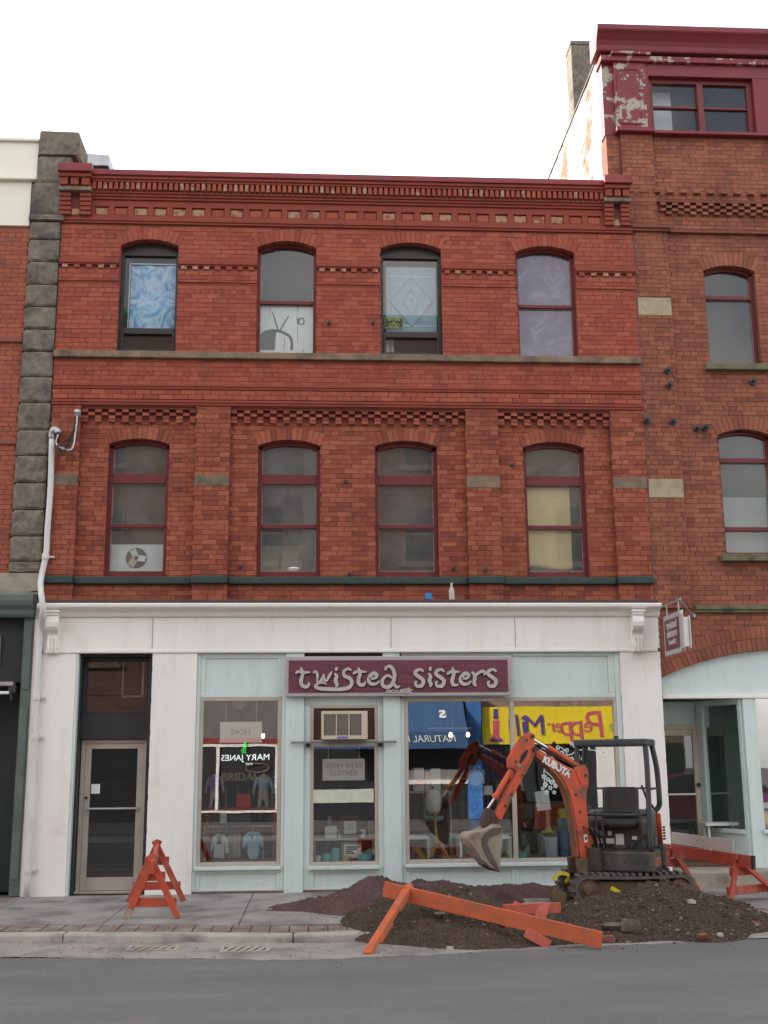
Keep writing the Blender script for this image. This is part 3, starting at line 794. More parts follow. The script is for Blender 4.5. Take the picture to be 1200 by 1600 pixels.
for o in RO3[:1]:
    w_ = arched_window(rb, o, .17, .055, [(8.93, 8.99, .012), (7.805, 7.87, 0)], [(8.99, 9.4, True), (7.87, 8.93, False)], M['redframe'], M['cleanglass'])
for o in RO2[:1]:
    w_ = arched_window(rb, o, .17, .055, [(6.26, 6.33, .012), (5.19, 5.25, .012), (4.805, 4.86, 0)], [(6.33, 6.7, True), (5.25, 6.26, False), (4.86, 5.19, False)], M['redframe'], M['glass'])
for o in RO3[1:]: arched_window(rb, o, .17, .055, [(8.93, 8.99, .012), (7.805, 7.87, 0)], [(8.99, 9.4, True), (7.87, 8.93, False)], M['redframe'], M['cleanglass'])
for o in RO2[1:]: arched_window(rb, o, .17, .055, [(6.26, 6.33, .012), (4.805, 4.86, 0)], [(6.33, 6.7, True), (4.86, 6.26, False)], M['redframe'], M['glass'])
mossy = surf('mossy_stone_sill', (.17, .16, .10), (.11, .12, .06), 5, .9, .4, 40, dirt=(.06, .06, .04), dscale=4)
for o in RO3+RO2: MB().box(o['xl']-.09, o['xr']+.09, -.06, YR+.15, o['zb']-.105, o['zb']-.001).build('window_sill', mossy, rb, bevel=.01)
b = MB(); b.box(5.62, RX, -.0, .06, 3.93, 3.97); b.box(5.62, RX, -.02, .06, 3.971, 4.035); b.build('mossy_band', mossy, rb, bevel=.008)
# crimson top storey
b = MB()
b.box(4.66, 4.84, .05, .3, 11.70, 12.98); b.box(4.84, 5.36, -.02, .3, 11.80, 12.98)
b.box(4.89, 5.31, -.035, -.019, 11.86, 11.92); b.box(4.89, 5.31, -.035, -.019, 12.84, 12.90); b.box(4.89, 4.94, -.035, -.019, 11.921, 12.839); b.box(5.26, 5.31, -.035, -.019, 11.921, 12.839)
peel = surf('peeling_crimson_paint', (.20, .022, .032), (.16, .02, .028), 2, .5, .2, 30, dirt=(.36, .32, .25), dscale=4.2, dlo=.525, dhi=.54)
b.build('corner_panel', peel, rb, bevel=.005)
b = MB()
b.box(5.36, 5.42, .0, .3, 11.76, 12.98); b.box(5.42, RX, .0, .3, 12.76, 12.98)
for x in (7.16, 9.4, 11.6): b.box(x, x+.35, .0, .3, 11.76, 12.759)
for x0 in (5.42, 7.51, 9.75): b.box(x0, x0+1.74, .30, .42, 11.70, 12.76) if False else None
b.box(4.82, 5.44, -.10, .3, 11.70, 11.775); b.box(5.441, RX, -.065, .3, 11.69, 11.745)
b.build('top_storey', M['redtop'], rb, bevel=.006)
b = MB()
b.box(4.63, RX, -.06, .3, 12.981, 13.08); b.box(4.80, 5.46, -.11, .3, 13.081, 13.13)
b.build('top_frieze', peel, rb, bevel=.006)
b = MB(); b.prism([(.3, 13.131), (-.10, 13.131), (-.11, 13.155), (-.12, 13.22), (-.15, 13.29), (-.21, 13.37), (-.25, 13.41), (-.26, 13.43), (-.26, 13.51), (.3, 13.54)], 4.55, RX, axis='x')
b.build('top_cornice', M['redtop'], rb)
for x0, x1 in ((5.42, 7.16), (7.51, 9.4), (9.75, 11.6)):
    f = MB(); y = .09; xm = (x0+x1)/2
    f.box(x0, x0+.08, y, y+.15, 11.745, 12.76); f.box(x1-.08, x1, y, y+.15, 11.745, 12.76); f.box(xm-.05, xm+.05, y-.02, y+.15, 11.81, 12.68)
    f.box(x0+.08, x1-.08, y, y+.15, 12.68, 12.76); f.box(x0+.08, x1-.08, y, y+.15, 11.745, 11.81)
    for a, c_ in ((x0+.08, xm-.05), (xm+.05, x1-.08)): f.box(a, c_, y+.03, y+.11, 12.25, 12.29)
    wn_ = f.build('window', M['redframe'], rb, bevel=.005)
    for a, c_ in ((x0+.08, xm-.05), (xm+.05, x1-.08)):
        MB().box(a, c_, y+.05, y+.056, 12.29, 12.68).build('pane', M['cleanglass'], wn_); MB().box(a, c_, y+.07, y+.076, 11.81, 12.25).build('pane', M['cleanglass'], wn_)
    MB().box(x0+.1, x0+.48, y+.3, y+.31, 11.8, 12.7).build('window_blind', M['whitepaper'], wn_)
# white limewashed flank above the neighbour's roof
lime = surf('flaking_whitewash', (.66, .63, .58), (.52, .49, .44), 2.5, .9, .4, 30, dirt=(.24, .13, .085), dscale=1.1, dlo=.54, dhi=.60, streak=(.2, .17, .14))
fk = []
MB().box(4.70, 4.95, .301, 13, 10.0, 13.28).build('flank_wall', lime, rb)
k = 0; fb = MB(); z = 10.63
while z < 13.26:
    yy = .30+(k % 2)*.11
    while yy < 12.9:
        fb.box(4.688+rnd.uniform(-.003, .003), 4.71, yy, min(yy+BL, 12.95), z, min(z+CB, 13.275), 0, rnd.random()); yy += BL+JT
    z += CH; k += 1
fb.build('brick', lime, rb, kind='stuff')
MB().box(4.665, 5.0, .45, 13, 13.281, 13.31).build('roof_edge', M['darksteel'], rb)
b = MB(); b.box(5.0, RX, .42, 13, 12.90, 13.0); b.box(RX-.3, RX, .42, 13, 0, 12.9); b.box(5, RX, 12.7, 13, 0, 12.9); b.build('roof', M['darksteel'], rb)
b = MB()
for z in (7.2, 10.05): b.box(5.02, RX-.31, .42, 12.6, z, z+.12)
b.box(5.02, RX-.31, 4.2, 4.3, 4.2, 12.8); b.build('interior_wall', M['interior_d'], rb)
ch = MB(); q = P(897, 72, 5.0); ch.box(q.x-.12, q.x+.34, 4.8, 5.3, 13.0, q.z-.10); ch.box(q.x-.13, q.x+.35, 4.79, 5.31, q.z-.099, q.z)
ch.build('chimney', M['granite'], rb, bevel=.02)
for px, py in ((1042, 580), (1045, 603), (1010, 658), (1051, 660), (1090, 669), (1103, 668), (1177, 596)):
    q = P(px, py, .0); yb = 0 if q.x < 5.56 else YR
    k = MB(); k.lathe([(.05, 0), (.05, -.03), (.02, -.032), (.02, -.10), (.035, -.105), (.03, -.14)], (q.x, yb, q.z), 9, axis='y'); k.build('iron_fixing', M['darksteel'], rb)
# its shop entrance under the arch
b = MB(); pts = arc(RA, RA['R']-.004)
b.prism([(x, z) for x, z in pts][::-1]+[(RA['xl']+.003, 2.735), (RA['xr']-.003, 2.735)], .13, .25); b.build('arch_panel', M['aqua'], rb)
MB().box(RA['xl']+.003, RA['xr']-.003, .06, .26, 2.68, 2.734).build('transom_bar', M['white'], rb, bevel=.006)
yd = 1.05
dx1 = P(1093, 1200, yd).x; zt = P(1060, 1140, yd).z; xa = P(1167, 1200, .10).x; zs = P(1140, 1296, .3).z
b = MB(); b.box(4.98, 5.04, .41, yd+.1, .2, 2.7); b.box(5.0, 9, .26, 3.5, 2.735, 2.8); b.box(5.04, dx1+.2, yd, yd+.1, zt+.03, 2.68)
b.build('entrance_lining', M['aqua2'], rb)
f = MB(); f.box(5.045, 5.10, yd-.03, yd+.05, .36, zt); f.box(dx1-.09, dx1, yd-.03, yd+.05, .36, zt); f.box(5.045, dx1, yd-.03, yd+.05, zt+.001, zt+.07)
f.box(5.10, dx1-.09, yd-.02, yd+.04, zt-.09, zt-.001); f.box(5.10, dx1-.09, yd-.02, yd+.04, .36, .5)
cream = surf('cream_door_frame', (.55, .50, .40), (.48, .43, .35), 4, .5, .1)
dd = f.build('shop_door', cream, rb, bevel=.005)
MB().box(5.095, dx1-.085, yd, yd+.006, .495, zt-.085).build('pane', M['doorglass'], dd)
zb_ = P(1062, 1241, yd).z; MB().tube([(5.12, yd-.06, zb_), (dx1-.1, yd-.06, zb_)], .015).build('push_bar', M['whitepaper'], dd)
MB().lathe([(.03, 0), (.03, -.03), (.02, -.05)], (dx1-.045, yd-.03, P(1092, 1226, yd).z), 12, axis='y').build('door_knob', M['darksteel'], dd)
# slanting show window between door and front post
A = Vector((dx1+.02, yd-.02, 0)); B = Vector((xa, .12, 0)); dv = (B-A).normalized(); nv = Vector((dv.y, -dv.x, 0))
def slant(mb, t0, t1, z0, z1, th, off=0):
    c_ = A+dv*((t0+t1)/2)*(B-A).length+nv*off; mb.obox((c_.x, c_.y, (z0+z1)/2), dv, nv, (0,0,1), (t1-t0)/2*(B-A).length, th/2, (z1-z0)/2)
f = MB(); slant(f, 0, .13, .3, 2.68, .08); slant(f, .93, 1.0, .3, 2.68, .08); slant(f, .131, .929, 2.6, 2.68, .08); slant(f, .131, .929, zs-.06, zs, .14); slant(f, .131, .929, .3, zs-.061, .06)
sw = f.build('show_window', M['aqua2'], rb, bevel=.004)
f = MB(); slant(f, .131, .929, zs, 2.6, .006); f.build('pane', M['shopglass'], sw)
f = MB(); f.box(xa, xa+.16, .08, .26, .3, 2.679); f.box(xa+.161, 8.9, .08, .26, .3, zs-.05); f.box(xa+.161, 8.9, .03, .26, zs-.049, zs)
f.box(xa+.161, xa+.2, .09, .2, zs+.001, 2.679); f.build('front_post', M['aqua'], rb, bevel=.005)
MB().box(xa+.2, 8.9, .14, .146, zs, 2.679).build('front_pane', M['shopglass'], rb)
b = MB(); b.box(5.0, 9.2, 3.4, 3.5, .3, 2.73); b.box(9.0, 9.1, .3, 3.4, .3, 2.73); b.build('shop_wall', surf('teal_shop_wall', (.10, .18, .18), (.08, .15, .15), 1, .9, 0), rb)
MB().box(5.0, 9.0, .41, 3.4, .18, .36).build('shop_floor', M['woodfloor'], rb)
zst = .30
b = MB(); b.box(5.02, 9.2, -.42, .40, 0, zst); b.build('stone_step', M['concretelintel'], rb, bevel=.015)
tb = MB(); tb.box(xa-.5, xa-.02, .55, .9, .86, .9); tb.box(xa-.46, xa-.43, .6, .63, .36, .86); tb.box(xa-.1, xa-.07, .6, .63, .36, .86); tb.box(xa-.46, xa-.43, .82, .85, .36, .86); tb.box(xa-.1, xa-.07, .82, .85, .36, .86)
for o in RO2[:1]:
    MB().box(o['xl']+.06, o['xr']-.06, .32, .33, 4.87, 5.75).build('window_blind', M['interior_w'], rb)
t = thing('display_table', 'small pale table standing behind the slanting aqua show window', 'table', (xa-.3, .7, .36)); tb.build('table_frame', M['whitepaper'], t)
po = P(1193, 1265, .16)
t = thing('colour_poster', 'bright purple and yellow poster low in the far right shop pane', 'poster', (po.x+.12, .16, po.z))
MB().box(po.x-.03, po.x+.35, .152, .158, po.z-.25, po.z+.22).build('sheet', surf('purple_print', (.16, .05, .3), (.3, .1, .2), 5, .5, 0), t)
MB().box(po.x, po.x+.3, .148, .1515, po.z-.2, po.z-.02).build('yellow_print', surf('yellow_print', (.7, .5, .05), (.6, .2, .1), 9, .5, 0), t)
MB().box(po.x, po.x+.3, .148, .1515, po.z+.02, po.z+.1).build('white_print', M['whitepaper'], t)

# ------------------------------------------------------------------ left-hand building
lb = thing('left_building', 'orange brick building with a dark rock faced stone pier and slate shopfront', 'building', (-8, 0, GZ))
LX = -24.0
q = MB(); q.box(LX, -4.37, .018, .4, 4.5, 9.88); q.box(-4.37, -3.91, .10, .4, 4.5, 10.6); q.build('wall', M['mortar'], lb)
lbk = []; lay(lbk, -6.2, -4.372, 4.5, 9.88, .01, .03, off=.05)
set_bricks(lb, lbk, M['brick_left'], 300)
far = MB(); far.box(LX, -6.2, .01, .0179, 4.5, 9.88); far.build('side_brickwork', M['brick_left'], lb)
b = MB(); b.box(LX, -4.372, -.03, .02, 8.0, 8.09); b.box(LX, -4.372, -.02, .02, 6.42, 6.50); b.build('brick_string', M['brick_left'], lb, bevel=.004)
def rock(x0, x1, z0, z1, y, dep=.06, back=.12, seed=0, amp=1.0):
    nx, nz = 14, 12; vs = []; fs = []
    for j in range(nz+1):
        for i in range(nx+1):
            u, v = i/nx, j/nz
            ed = min(u, 1-u, v, 1-v)
            k = min(1, ed*16)
            nn = noise.noise(Vector((u*3.1+seed*7.3, v*2.6, seed*1.7)))*.6+noise.noise(Vector((u*8+seed, v*8, 3.3)))*.35+noise.noise(Vector((u*17+seed, v*17, 9)))*.18
            vs.append((x0+(x1-x0)*u, y-k*(dep*.5+nn*dep*.62*amp), z0+(z1-z0)*v))
    for j in range(nz):
        for i in range(nx):
            a = j*(nx+1)+i; fs.append((a, a+1, a+nx+2, a+nx+1))
    mb = MB(); mb.add(vs, fs); mb.box(x0, x1, y, y+back, z0, z1)
    return mb
zs_ = [4.50, 4.67, 5.04, 5.43, 5.83, 6.24, 6.63, 7.05, 7.45, 7.85, 8.20, 8.56, 8.92, 9.29, 9.65, 9.95]
for i in range(len(zs_)-1):
    rock(-4.365, -3.912, zs_[i]+.006, zs_[i+1]-.006, -.03, .055, .13, i).build('stone_block', M['granite'], lb, smooth='auto')
rock(-4.38, -3.86, 9.956, 10.05, -.07, .03, .5, 31).build('stone_block', M['granite'], lb, smooth='auto')
rock(-4.36, -3.88, 10.056, 10.58, -.06, .05, .5, 32).build('stone_block', M['granite'], lb, smooth='auto')
rock(-4.31, -3.80, 10.586, 11.05, -.03, .05, .6, 33).build('stone_block', M['granite'], lb, smooth='auto')
MB().prism([(-4.29, 11.056), (-3.72, 11.056), (-3.68, 11.10), (-3.68, 11.42), (-3.70, 11.45), (-4.27, 11.46), (-4.29, 11.44)], -.08, .6).build('pier_cap', M['granite'], lb, bevel=.012)
b = MB(); b.box(LX, -4.382, -.02, .4, 9.881, 10.62); b.box(LX, -4.31, -.10, .4, 10.621, 10.665); b.box(LX, -4.312, .0, .4, 10.666, 11.30); b.box(LX, -4.30, -.05, .4, 11.301, 11.345)
b.build('cream_parapet', M['creamwall'], lb, bevel=.006)
b = MB(); b.box(LX, -3.92, .41, 13, 11.0, 11.2); b.box(LX, LX+.3, .41, 13, 0, 11); b.box(LX, -3.92, 12.8, 13.1, 0, 11); b.box(-4.2, -3.92, .41, 13, 0, 11); b.build('roof', M['darksteel'], lb)
rock(-6.0, -3.94, 4.22, 4.497, -.05, .008, .3, 50, .5).build('concrete_lintel', M['concretelintel'], lb)
b = MB(); b.box(LX, -3.93, -.07, .0, 4.186, 4.215); b.build('lintel_lip', M['concretelintel'], lb)
b = MB(); b.prism([(.05, 3.86), (-.10, 3.86), (-.13, 3.90), (-.14, 3.96), (-.20, 4.02), (-.22, 4.08), (-.22, 4.16), (-.18, 4.185), (.05, 4.185)], LX, -3.955, axis='x'); b.build('slate_cornice', M['slatepaint'], lb)
b = MB(); b.box(-4.105, -3.965, -.02, .2, GZ, 3.858); b.box(-4.085, -3.985, -.035, -.019, 2.85, 3.80); b.box(-4.085, -3.985, -.035, -.019, .3, 2.6); b.build('slate_pilaster', M['slatepaint'], lb, bevel=.006)
b = MB(); b.box(LX, -4.106, .12, .2, 2.96, 3.858); b.box(LX, -4.106, .6, .65, GZ, 2.959); b.build('dark_interior_sheet', M['darkvoid'], lb)  # dark sheets coloured as the unlit shop interior
b = MB(); b.box(-3.964, -3.862, -.0, .1, 0, 4.05); b.build('joint_strip', M['whitebrick'], lb)
b = MB(); b.box(-9, -4.44, .09, .119, 3.20, 3.62); b.build('fascia_board', M['slatepaint'], lb, bevel=.01)
aw = thing('awning_roller', 'folded grey awning roller with its rod beside the slate pilaster', 'awning', (-4.5, -.05, 3.0))
MB().box(-8, -4.20, -.07, .11, 2.90, 2.955).build('roller_box', M['galv'], aw, bevel=.006)
MB().tube([(-8, -.09, 2.80), (-4.24, -.09, 2.80)], .022).build('front_rod', M['whitepaper'], aw)
MB().box(-4.26, -4.16, -.06, .10, 2.80, 2.899).tube([(-4.23, -.09, 2.84), (-4.20, -.1, 2.70)], .012).build('end_plate', M['darksteel'], aw)
# metal box on the roof behind the corner
q = P(140, 260, 1.2)
rv = thing('roof_vent', 'grey metal capped vent housing on the roof behind the left end console', 'vent', (q.x, 1.4, 10.62))
xl, xr = P(124, 270, 1.2).x, P(167, 270, 1.2).x; zt = P(150, 241, 1.2).z; zm = P(150, 260, 1.2).z
MB().box(xl+.03, xr-.01, 1.22, 1.9, 10.62, zm).build('housing', M['darksteel'], rv, bevel=.01)
MB().prism([(xl-.02, zm+.001), (xr+.03, zm+.001), (xr+.03, zt-.02), (xl+.06, zt)], 1.17, 1.95).build('metal_cap', M['galv'], rv, bevel=.01)
# ------------------------------------------------------------------ ground
KA, KB, KC = G(0, 1459, GZ), G(500, 1462, GZ), G(1150, 1433, GZ)
KP = [(-40, KA.y+.05), (KA.x, KA.y), (KB.x, KB.y), (KC.x, KC.y), (40, KC.y)]
def ky(x):
    for (xa_, ya), (xb_, yb) in zip(KP, KP[1:]):
        if x <= xb_: return ya+(yb-ya)*(x-xa_)/(xb_-xa_)
    return KP[-1][1]
ZR = P(400, 1474, ky(G(400, 1461, GZ).x)).z           # road level at the kerb
asph = None
def road_mat():
    m, n, b = nodes('worn_asphalt')
    v = wpos(n)
    g1 = noise_tex(n, v, 62, 6, .85); g2 = noise_tex(n, vscale(n, v, (.35, 1.1, 1)), 1.1, 6, .6)
    col = ramp(n, g1, [(.3, (.055, .057, .057)), (.5, (.110, .113, .112)), (.72, (.19, .193, .19))])
    col = mixc(n, ramp(n, g2, [(.35, (0,0,0)), (.7, (1,1,1))]), col, mixc(n, .5, col, (.18, .184, .18)))
    dust = ramp(n, noise_tex(n, vscale(n, v, (.8, 2, 1)), 1.3, 7, .65), [(.52, (0,0,0)), (.75, (1,1,1))])
    col = mixc(n, mth(n, 'MULTIPLY', dust, .4), col, (.22, .21, .19))
    n.links.new(col, b.inputs['Base Color']); b.inputs['Roughness'].default_value = .8
    sep = n.nodes.new('ShaderNodeSeparateXYZ'); n.links.new(v, sep.inputs[0])
    st = noise_tex(n, vscale(n, v, (.12, 3.2, 1)), 1.4, 6, .7)
    col = mixc(n, mth(n, 'MULTIPLY', ramp(n, st, [(.42, (0,0,0)), (.66, (1,1,1))]), .55), col, (.235, .235, .225))
    oil = ramp(n, noise_tex(n, vscale(n, v, (.5, 1, 1)), .9, 5, .6), [(.56, (0,0,0)), (.66, (1,1,1))])
    col = mixc(n, mth(n, 'MULTIPLY', oil, .5), col, (.07, .071, .07))
    ed = mth(n, 'MULTIPLY', mth(n, 'ADD', sep.outputs['Y'], 5.6), .9, True)      # dust and grit washed to the gutter side
    ed = mth(n, 'MULTIPLY', ed, ramp(n, noise_tex(n, vscale(n, v, (1, 2.4, 1)), 2.2, 7, .7), [(.36, (0,0,0)), (.62, (1,1,1))]))
    col = mixc(n, mth(n, 'MULTIPLY', ed, .6), col, (.25, .235, .21))
    cw = n.nodes.new('ShaderNodeTexVoronoi'); cw.feature = 'DISTANCE_TO_EDGE'; cw.inputs['Scale'].default_value = .42
    wv = mixc(n, .16, v, n.nodes.new('ShaderNodeTexNoise').outputs['Color']); n.links.new(wv, cw.inputs['Vector'])
    crk = mth(n, 'MULTIPLY', ramp(n, cw.outputs['Distance'], [(.0, (1,1,1)), (.013, (0,0,0))]), ramp(n, noise_tex(n, v, .8, 3), [(.48, (0,0,0)), (.56, (1,1,1))]))
    col = mixc(n, mth(n, 'MULTIPLY', crk, .75), col, (.03, .03, .03))
    vo = n.nodes.new('ShaderNodeTexVoronoi'); vo.inputs['Scale'].default_value = 90; n.links.new(v, vo.inputs['Vector'])
    bump(n, b, vo.outputs['Distance'], .7, .006); return m
def strip(name, mat, x0, x1, f0, f1, z0, z1=None, n=60, kind='structure', parent=None):
    """sheet between two lines y = f0(x) and y = f1(x)"""
    mb = MB(); z1 = z0 if z1 is None else z1; vs = []; fs = []
    for i in range(n+1):
        x = x0+(x1-x0)*i/n; vs += [(x, f0(x), z0), (x, f1(x), z1)]
    for i in range(n): fs.append((2*i, 2*i+2, 2*i+3, 2*i+1))
    mb.add(vs, fs); return mb.build(name, mat, parent, kind=kind)
GUT = 1.0
MB().add([(-300, -300, ZR-.03), (300, -300, ZR-.03), (300, 300, ZR-.03), (-300, 300, ZR-.03)], [(0, 1, 2, 3)]).build('ground', surf('far_asphalt', (.07, .072, .072), (.09, .09, .09), 1, .9, 0), kind='structure')
strip('road', road_mat(), -60, 60, lambda x: -14.6, lambda x: ky(x)-GUT, ZR, ZR+.002)
conc = surf('worn_grey_concrete', (.30, .285, .265), (.225, .21, .20), 1.6, .9, .35, 70, dirt=(.115, .105, .098), dscale=1.7, dlo=.46, dhi=.68, streak=(.12, .11, .10))
kconc = surf('pale_kerb_concrete', (.40, .37, .335), (.32, .30, .27), 2.2, .9, .35, 60, dirt=(.16, .14, .13), dscale=1.6, dlo=.5, dhi=.68)
strip('gutter', surf('grey_gutter_concrete', (.32, .30, .275), (.25, .235, .215), 2.2, .9, .35, 60, dirt=(.14, .13, .12), dscale=1.8, dlo=.46, dhi=.68), -40, 40, lambda x: ky(x)-GUT-.02+.05*noise.noise(Vector((x*1.3, 0, 0)))+.05*noise.noise(Vector((x*5.1, 3, 0)))+.03*noise.noise(Vector((x*15, 3, 7))), lambda x: ky(x), ZR+.004, ZR+.007, n=2400)
gr = MB(); rg = random.Random(31); gritm = surf('gutter_grit', (.12, .10, .085), (.2, .17, .14), 9, .95, 0)
for k in range(500):
    x = rg.uniform(-4.6, 6.6); y = ky(x)-(rg.random()**1.6)*1.5-.02; s = rg.uniform(.004, .012)
    z = ZR+.009; gr.add([(x-s, y, z), (x, y-s*.8, z), (x+s, y, z), (x, y+s, z), (x+s*.2, y, z+s*.9)], [(0,1,4),(1,2,4),(2,3,4),(3,0,4)])
tag(gr.build('gutter_grit', gritm, kind='stuff'), 'loose grit scattered along the gutter', 'grit')
kerb = bpy.data.objects.new('kerb', None); COL.objects.link(kerb); kerb['kind'] = 'structure'
KW = .22
def kerb_piece(x0, x1):
    mb = MB(); b0, b1 = ky(x0), ky(x1)
    pts = [(x0+.004, b0-.02, ZR-.02), (x1-.004, b1-.02, ZR-.02), (x1-.004, b1+KW, ZR-.02), (x0+.004, b0+KW, ZR-.02),
           (x0+.004, b0, GZ), (x1-.004, b1, GZ), (x1-.004, b1+KW, GZ), (x0+.004, b0+KW, GZ)]
    mb.add(pts, [(0,3,2,1),(4,5,6,7),(0,1,5,4),(1,2,6,5),(2,3,7,6),(3,0,4,7)])
    mb.build('kerb_stone', kconc, kerb, bevel=.02)
xs = [-30, -12, -8, -6.2]+[-5+2.4*i for i in range(7)]+[14, 30]
for a, b_ in zip(xs, xs[1:]): kerb_piece(a, b_)
SW = bpy.data.objects.new('pavement', None); COL.objects.link(SW); SW['kind'] = 'structure'
strip('pavement_bed', surf('dark_joint_sand', (.10, .085, .075), None, 4, .95, .3), -40, 40, lambda x: ky(x)+KW+.001, lambda x: .30, GZ-.012, kind=None, parent=SW)
PAV = .54
def flag(x0, x1, f0, f1, z, mat, nm, j=.006, kind=None):
    mb = MB(); a = [(x0+j, f0(x0)+j), (x1-j, f0(x1)+j), (x1-j, f1(x1)-j), (x0+j, f1(x0)-j)]
    vs = [(p_[0], p_[1], GZ-.03) for p_ in a]+[(p_[0], p_[1], z) for p_ in a]
    mb.add(vs, [(0,3,2,1),(4,5,6,7),(0,1,5,4),(1,2,6,5),(2,3,7,6),(3,0,4,7)]); return mb.build(nm, mat, SW, bevel=.004, kind=kind)
inner = lambda x: ky(x)+KW+PAV+.01
xs = [-30, -20, -10, -7, -5.6]; ed = [-3.85+1.52*i for i in range(9)]
for a, b_ in zip(ed, ed[1:]):
    flag(a, b_, inner, lambda x: inner(x)*.5-.03, GZ+rnd.uniform(-.002, .002), conc, 'concrete_slab')
    flag(a, b_, lambda x: inner(x)*.5-.03, lambda x: -.02, GZ+rnd.uniform(-.002, .002), conc, 'concrete_slab')
flag(ed[-1], 30, inner, lambda x: -.02, GZ, conc, 'concrete_slab'); flag(-30, -6.5, inner, lambda x: -.02, GZ, conc, 'concrete_slab')
pav = surf('brown_clay_paver', (.21, .155, .125), (.15, .115, .10), 3.5, .9, .4, 70, dirt=(.28, .25, .21), dscale=2, dlo=.5, dhi=.68)
x = -6.4
while x < 9.5:
    for r in range(2):
        y0 = lambda t, r=r: ky(t)+KW+.01+r*PAV/2; y1 = lambda t, r=r: ky(t)+KW+.01+(r+1)*PAV/2
        flag(x, x+.205, y0, y1, GZ+rnd.uniform(-.005, .004), pav, 'paver', .008)
    x += .205
r = 0
yy = -.05
while yy > -2.6:                             # brick paved corner in front of the left shop
    x = -6.4-(r % 2)*.12
    while x < -3.86:
        if x+.24 < -3.86+(-.9*max(0, -yy-.2)*.5) and yy-.2 > inner(x):
            flag(x, x+.235, lambda t, y_=yy: y_-.225, lambda t, y_=yy: y_, GZ+rnd.uniform(-.004, .004), pav, 'paver', .006)
        x += .24
    yy -= .23; r += 1
flag(-6.5, -3.855, inner, lambda x: -.02, GZ-.006, conc, 'concrete_slab')
# opposite pavement, where the photographer stands
MB().box(-60, 60, -20.6, -14.6, ZR-.02, GZ).build('opposite_pavement', surf('dark_asphalt_pavement', (.06, .06, .06), (.085, .083, .08), 2, .9, .2), kind='structure')
# drain grates in the gutter
def grate(pxa, pxb, pya, pyb, lab):
    a = G(pxa, (pya+pyb)/2, ZR); b_ = G(pxb, (pya+pyb)/2, ZR); yc = (a.y+b_.y)/2; d = abs(G(pxa, pya, ZR).y-G(pxa, pyb, ZR).y)/2
    t = thing('drain_grate', lab, 'drain', ((a.x+b_.x)/2, yc, ZR), 'drain grates in the gutter')
    z = ZR+.008
    rust = surf('rusty_cast_iron', (.16, .12, .10), (.11, .09, .08), 12, .8, .3)
    f = MB(); f.box(a.x, b_.x, yc-d, yc-d+.04, z-.02, z+.008); f.box(a.x, b_.x, yc+d-.04, yc+d, z-.02, z+.008); f.box(a.x, a.x+.03, yc-d+.04, yc+d-.04, z-.02, z+.008); f.box(b_.x-.03, b_.x, yc-d+.04, yc+d-.04, z-.02, z+.008)
    f.build('grate_frame', kconc, t)
    MB().box(a.x+.03, b_.x-.03, yc-d+.04, yc+d-.04, z-.02, z-.002).build('drain_pit', surf('black_drain_pit', (.105, .082, .07), (.07, .055, .048), 8, .9, .2), t)
    n = 5; wd = (b_.x-a.x-.06)/n
    for i in range(n+1):
        xx = a.x+.03+wd*i
        MB().add([(xx-.02, yc-d+.04, z+.006), (xx+.02, yc-d+.04, z+.006), (xx+.10, yc+d-.04, z+.006), (xx+.06, yc+d-.04, z+.006), (xx-.02, yc-d+.04, z-.015), (xx+.02, yc-d+.04, z-.015), (xx+.10, yc+d-.04, z-.015), (xx+.06, yc+d-.04, z-.015)],
                 [(0,1,2,3),(0,4,5,1),(1,5,6,2),(2,6,7,3),(3,7,4,0)]).build('grate_bar', kconc, t)
grate(200, 278, 1479, 1487, 'rusty gutter drain grate at the kerb below the A frame barricade')
grate(345, 420, 1480, 1489, 'rusty gutter drain grate nearer the soil heaps')

# ------------------------------------------------------------------ soil heaps
def soil_mat(name, a, b_, c_):
    m, n, b = nodes(name); v = wpos(n)
    col = ramp(n, noise_tex(n, v, 3.0, 8, .7), [(.36, a), (.52, b_), (.70, c_)])
    col = mixc(n, .55, col, ramp(n, noise_tex(n, v, 70, 4, .8), [(.35, tuple(k*.45 for k in a)), (.5, b_), (.68, tuple(min(1, k*1.7) for k in c_))]))
    n.links.new(col, b.inputs['Base Color']); b.inputs['Roughness'].default_value = .97; b.inputs['Specular IOR Level'].default_value = .15
    bump(n, b, noise_tex(n, v, 45, 6, .75), 1.0, .03); return m
SOIL = soil_mat('brown_dirt', (.050, .036, .030), (.086, .062, .047), (.145, .110, .082))
SOILR = soil_mat('purplish_gravel', (.085, .050, .050), (.125, .078, .075), (.17, .115, .105))
PEB = surf('mixed_pebbles', (.13, .10, .075), (.24, .20, .16), 8, .95, .3, 90)
